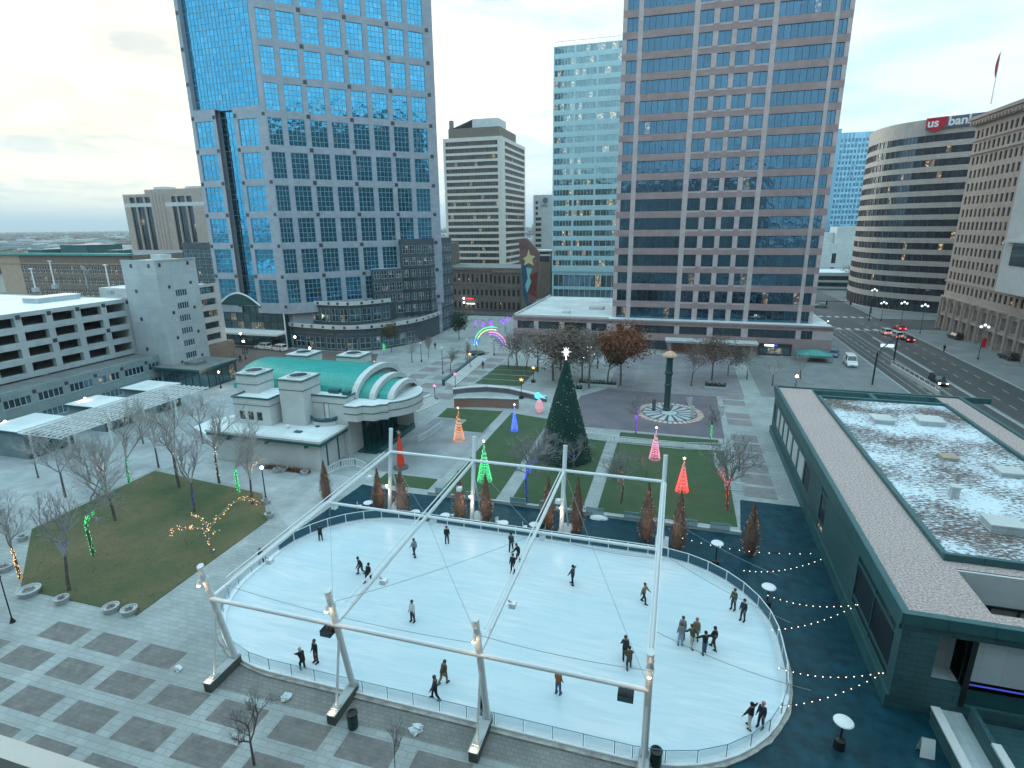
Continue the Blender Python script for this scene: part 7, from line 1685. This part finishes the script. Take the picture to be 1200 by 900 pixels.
# ------------------------------------------------------------------ people
CL = {}
def cloth(name, c): 
    if name not in MATS: mat(name, c, 0.85)
    return name
PAL = {'black': (.012, .012, .015), 'navy': (.02, .03, .06), 'grey': (.22, .24, .26), 'white': (.62, .64, .66), 'tan': (.26, .19, .12), 'olive': (.07, .075, .04), 'rust': (.30, .11, .035), 'jeans': (.06, .10, .17), 'pale_jeans': (.28, .36, .44), 'maroon': (.08, .03, .03), 'brown': (.09, .06, .045), 'pink': (.55, .22, .2), 'skin': (.42, .24, .17), 'charcoal': (.04, .045, .05), 'yellow': (.5, .42, .05), 'cream': (.5, .46, .4)}
for k_, v_ in PAL.items(): mat('cloth_'+k_, v_, 0.85)
def person(px, py, az, jacket, trousers, hair, label, pose='glide', h=1.74, gx=None, group='skaters on the ice', z0=.165):
    """facing +Y turned by az; one skinned surface, material by body region"""
    p = G(px, py, z0); s = h/1.74
    lean = {'glide': .12, 'lean': .5, 'bend': .75, 'stand': .02, 'arms': .05, 'walk': .06, 'crouch': .45}[pose]
    hip = .93 if pose not in ('crouch', 'bend') else .80
    def fwd(L, a): return Vector((0, math.sin(a)*L, math.cos(a)*L))
    V = {}; V['pel'] = Vector((0, -.04*lean, hip)); V['bel'] = V['pel']+fwd(.14, lean*.6); V['che'] = V['bel']+fwd(.26, lean); V['nec'] = V['che']+fwd(.17, lean*.9); V['hd0'] = V['nec']+fwd(.10, lean*.4); V['hd1'] = V['hd0']+fwd(.15, lean*.2)
    for sd, sg in (('l', -1), ('r', 1)):
        V['hip'+sd] = V['pel']+Vector((.09*sg, 0, -.05)); V['sh'+sd] = V['che']+fwd(.12, lean)+Vector((.17*sg, 0, 0))
        fw_ = {'glide': .32*sg, 'lean': .35*sg, 'bend': .25, 'stand': .02*sg, 'arms': .15*sg, 'walk': .3*sg, 'crouch': .3*sg}[pose]
        kneeb = {'glide': .22, 'lean': .35, 'bend': .5, 'crouch': .7}.get(pose, .06)
        V['kn'+sd] = V['hip'+sd]+Vector((.03*sg, math.sin(fw_+kneeb)*.42, -math.cos(fw_+kneeb)*.42)); ank = V['kn'+sd]+Vector((.02*sg, math.sin(fw_-kneeb)*.41, -math.cos(fw_-kneeb)*.41)); V['an'+sd] = ank
        V['to'+sd] = ank+Vector((.02*sg, .17, -.05))
        out, fo, el = {'glide': (.35, .35*-sg, .3), 'lean': (.4, .5*-sg, .4), 'bend': (.1, .9, .2), 'stand': (.12, .05, .35), 'arms': (1.25, .1, .1), 'walk': (.12, .35*-sg, .35), 'crouch': (.3, .6, .5)}[pose]
        d1 = Vector((math.sin(out)*sg, math.sin(fo)*math.cos(out), -math.cos(out)*math.cos(fo))).normalized(); V['el'+sd] = V['sh'+sd]+d1*.29
        d2 = (d1+Vector((0, el, .05+.2*el))).normalized(); V['wr'+sd] = V['el'+sd]+d2*.25; V['ha'+sd] = V['wr'+sd]+d2*.09
        side_ = Vector((0, 1, 0)).cross(d2).normalized()*.02
        for fi, (off, ln) in enumerate(((-1.2, .07), (-.4, .085), (.4, .08), (1.2, .06))): V['f%d%s' % (fi, sd)] = V['ha'+sd]+side_*off+d2*ln+Vector((0, .015, -.01))
        V['th'+sd] = V['wr'+sd]+d2*.06+side_*-2.2
    zmin = min(v.z for v in V.values())-.035
    names = list(V); idx = {n: i for i, n in enumerate(names)}
    E = [('pel', 'bel'), ('bel', 'che'), ('che', 'nec'), ('nec', 'hd0'), ('hd0', 'hd1')]
    for sd in 'lr':
        E += [('pel', 'hip'+sd), ('hip'+sd, 'kn'+sd), ('kn'+sd, 'an'+sd), ('an'+sd, 'to'+sd), ('che', 'sh'+sd), ('sh'+sd, 'el'+sd), ('el'+sd, 'wr'+sd), ('wr'+sd, 'ha'+sd), ('wr'+sd, 'th'+sd)]+[('ha'+sd, 'f%d%s' % (k, sd)) for k in range(4)]
    Rd = {'pel': .175, 'bel': .18, 'che': .205, 'nec': .06, 'hd0': .085, 'hd1': .095, 'hip': .125, 'kn': .09, 'an': .066, 'to': .045, 'sh': .10, 'el': .078, 'wr': .05, 'ha': .034, 'th': .01}
    me = bpy.data.meshes.new('person'); me.from_pydata([tuple((V[n]-Vector((0, 0, zmin)))*s) for n in names], [(idx[a], idx[b]) for a, b in E], [])
    o = bpy.data.objects.new('person', me); C.objects.link(o); md = o.modifiers.new('skin', 'SKIN'); md.use_smooth_shade = True
    for n, sv in zip(names, me.skin_vertices[0].data):
        k = n if n in Rd else n[:-1]; r = Rd.get(k, .0095)*s; sv.radius = (r, r*.78 if n in ('pel', 'bel', 'che') else r); sv.use_root = (n == 'pel')
    sb_ = o.modifiers.new('sub', 'SUBSURF'); sb_.levels = 1; sb_.render_levels = 1
    dg = bpy.context.evaluated_depsgraph_get(); m2 = bpy.data.meshes.new_from_object(o.evaluated_get(dg)); bpy.data.objects.remove(o)
    m2.name = 'person_body'; m2.materials.clear()
    for k in (jacket, trousers, 'skin', 'black'): m2.materials.append(MATS['cloth_'+k])
    seg = []
    for a, b in E:
        k = a if a in Rd else a[:-1]
        reg = 0
        if a in ('pel',) and b.startswith('hip') or k in ('hip', 'kn'): reg = 1
        if k == 'an': reg = 3
        if a == 'nec' or a == 'hd0' or k == 'wr' or k == 'ha' or b.startswith('ha'): reg = 2
        seg.append((np.array((V[a]-Vector((0, 0, zmin)))*s), np.array((V[b]-Vector((0, 0, zmin)))*s), reg))
    nf = len(m2.polygons); ce_ = np.empty(nf*3); m2.polygons.foreach_get('center', ce_); ce_ = ce_.reshape(-1, 3); best = np.full(nf, 9e9); mi = np.zeros(nf, dtype=np.int32)
    for a, b, rg in seg:
        d = b-a; t_ = np.clip(((ce_-a)@d)/max(d@d, 1e-9), 0, 1); ds = np.linalg.norm(ce_-(a+t_[:, None]*d), axis=1); u_ = ds < best; best[u_] = ds[u_]; mi[u_] = rg
    m2.polygons.foreach_set('material_index', mi); m2.polygons.foreach_set('use_smooth', [True]*nf)
    root = bpy.data.objects.new('person', m2); C.objects.link(root); root.location = (p.x, p.y, z0); root.rotation_euler = (0, 0, az); tag(root, label, 'person', group)
    g = MB(); hc = (V['hd0'].lerp(V['hd1'], .75)-Vector((0, 0, zmin)))*s+Vector((0, -.02, .02))*s
    g.ball(hc, .125*s, n=10, sq=1.0); g.v = [(x, y, z) for x, y, z in g.v]; o = bpy.data.objects.new('hat' if hair in ('pink', 'white', 'cream') else 'hair', g.mesh('hair', ['cloth_'+hair], smooth=True)); C.objects.link(o); o.parent = root
    for sd in 'lr':
        g = MB(); a = (V['an'+sd]-Vector((0, 0, zmin)))*s; g.box((a.x-.045, a.y-.09, 0.0), (a.x+.045, a.y+.2, .07)); g.box((a.x-.012, a.y-.1, -.0), (a.x+.012, a.y+.23, .03)); o = bpy.data.objects.new('skate' if group.startswith('skater') else 'shoe', g.mesh('skate', ['cloth_black'])); C.objects.link(o); o.parent = root
    return root
PP = [(376, 634, .6, 'black', 'black', 'brown', 'skater all in black by the far left bend of the rail', 'bend'), (424, 672, 2.4, 'black', 'charcoal', 'black', 'skater in black leaning towards the pair partner, left of the two', 'lean'), (431, 682, -.3, 'black', 'black', 'black', 'skater in black holding on to the leaning one, right of the two', 'lean'),
 (486, 652, 1.2, 'grey', 'navy', 'brown', 'skater in a pale grey jacket near the far left part of the ice', 'walk'), (524, 637, .3, 'black', 'charcoal', 'brown', 'skater in dark clothes close to the far rail left of the long beam', 'stand'), (484, 728, 2.9, 'white', 'black', 'brown', 'skater in a white top and black trousers alone in mid ice', 'stand'),
 (599, 645, .2, 'charcoal', 'black', 'black', 'dark skater at the far rail left of the second long beam', 'walk'), (601, 671, 3.0, 'black', 'black', 'brown', 'dark slim skater left of the second long beam', 'stand'), (608, 657, 1.5, 'black', 'charcoal', 'brown', 'dark skater partly behind the second long beam', 'lean'),
 (671, 685, 1.3, 'charcoal', 'black', 'black', 'skater with both arms stretched out beyond mid ice', 'arms'), (754, 706, -2.0, 'tan', 'charcoal', 'brown', 'skater in a tan jacket with swinging arms left of the rightmost beam', 'glide'),
 (797, 756, .1, 'grey', 'pale_jeans', 'brown', 'skater in pale jeans with grey top at the left of the group', 'stand'), (799, 748, 3.0, 'grey', 'charcoal', 'brown', 'taller skater in grey behind the one in pale jeans', 'stand'), (811, 758, .5, 'olive', 'cream', 'brown', 'skater in an olive jacket and cream trousers in the group', 'lean'), (815, 750, 3.1, 'tan', 'grey', 'tan', 'skater in a tan coat behind the olive jacket in the group', 'stand'),
 (825, 766, .4, 'black', 'jeans', 'black', 'skater in a black jacket and blue jeans in the group', 'arms'), (836, 760, 1.0, 'black', 'maroon', 'black', 'skater in black with maroon trousers at the right of the group', 'walk'),
 (859, 714, 2.5, 'olive', 'charcoal', 'brown', 'skater in olive standing at the right rail, left of two', 'stand'), (870, 727, 2.6, 'navy', 'charcoal', 'black', 'skater in navy standing at the right rail, right of two', 'stand'),
 (732, 771, .3, 'charcoal', 'black', 'brown', 'dark skater of a close pair on the right half, rear one', 'walk'), (737, 783, .2, 'olive', 'charcoal', 'black', 'dark olive skater of a close pair on the right half, front one', 'crouch'),
 (654, 813, -.3, 'rust', 'jeans', 'brown', 'skater in an orange brown jacket and blue jeans near the front', 'stand'), (356, 785, 1.0, 'black', 'black', 'cream', 'skater in black bending down near the front left', 'bend'), (371, 776, 2.8, 'black', 'maroon', 'brown', 'skater in dark red and black standing right of the bending one', 'stand'),
 (519, 801, -.5, 'brown', 'tan', 'brown', 'skater in dark brown bending by the front rail, rear one of two', 'lean'), (511, 819, 1.9, 'charcoal', 'black', 'brown', 'skater in charcoal gliding by the front rail, front one of two', 'glide'),
 (878, 853, .9, 'black', 'cream', 'black', 'skater in a black jacket and pale trousers at the near right bend', 'arms'), (891, 852, 2.5, 'navy', 'navy', 'pink', 'skater in navy with a pink hat at the near right bend', 'stand'), (566, 836, 1.2, 'charcoal', 'black', 'brown', 'dark skater half hidden by the third front mast', 'stand')]
for a in PP: person(a[0], a[1], a[2], a[3], a[4], a[5], a[6], a[7], h=1.8)
WK = [(307, 663, .4, 'black', 'navy', 'brown', 'person in black carrying a yellow bag outside the left rail of the rink', 'walk'), (282, 424, .4, 'black', 'black', 'brown', 'pedestrian in black on the driveway, right of the lamp', 'walk'), (290, 414, 2, 'black', 'charcoal', 'brown', 'pedestrian in dark clothes farther up the driveway', 'stand'), (566, 432, 1, 'charcoal', 'black', 'brown', 'pedestrian by the rear stairs', 'walk'), (510, 409, 1, 'maroon', 'black', 'brown', 'pedestrian behind the orange plaza tree', 'walk'), (1106, 412, 0, 'black', 'black', 'brown', 'pedestrian on the pavement before the arcade', 'walk')]
for a in WK: person(a[0], a[1], a[2], a[3], a[4], a[5], a[6], a[7], group='people walking in the plaza', z0=.012)
# ------------------------------------------------------------------ air
hzm = bpy.data.materials.new('haze_air'); hzm.use_nodes = True; nt = hzm.node_tree; nt.nodes.clear(); vo = N(nt, 'ShaderNodeVolumePrincipled'); vo.inputs['Color'].default_value = (.80, .92, 1.0, 1); vo.inputs['Density'].default_value = HAZE; vo.inputs['Anisotropy'].default_value = 0.2
oo_ = N(nt, 'ShaderNodeOutputMaterial'); nt.links.new(vo.outputs[0], oo_.inputs['Volume']); MATS['haze_air'] = hzm
if HAZE > 0:
    g = MB(); g.box((-31000, -5000, -3), (31000, 46000, 420)); o = g.build('haze', 'haze_air', kind='stuff', label='thin blue air fading the far valley', cat='haze')
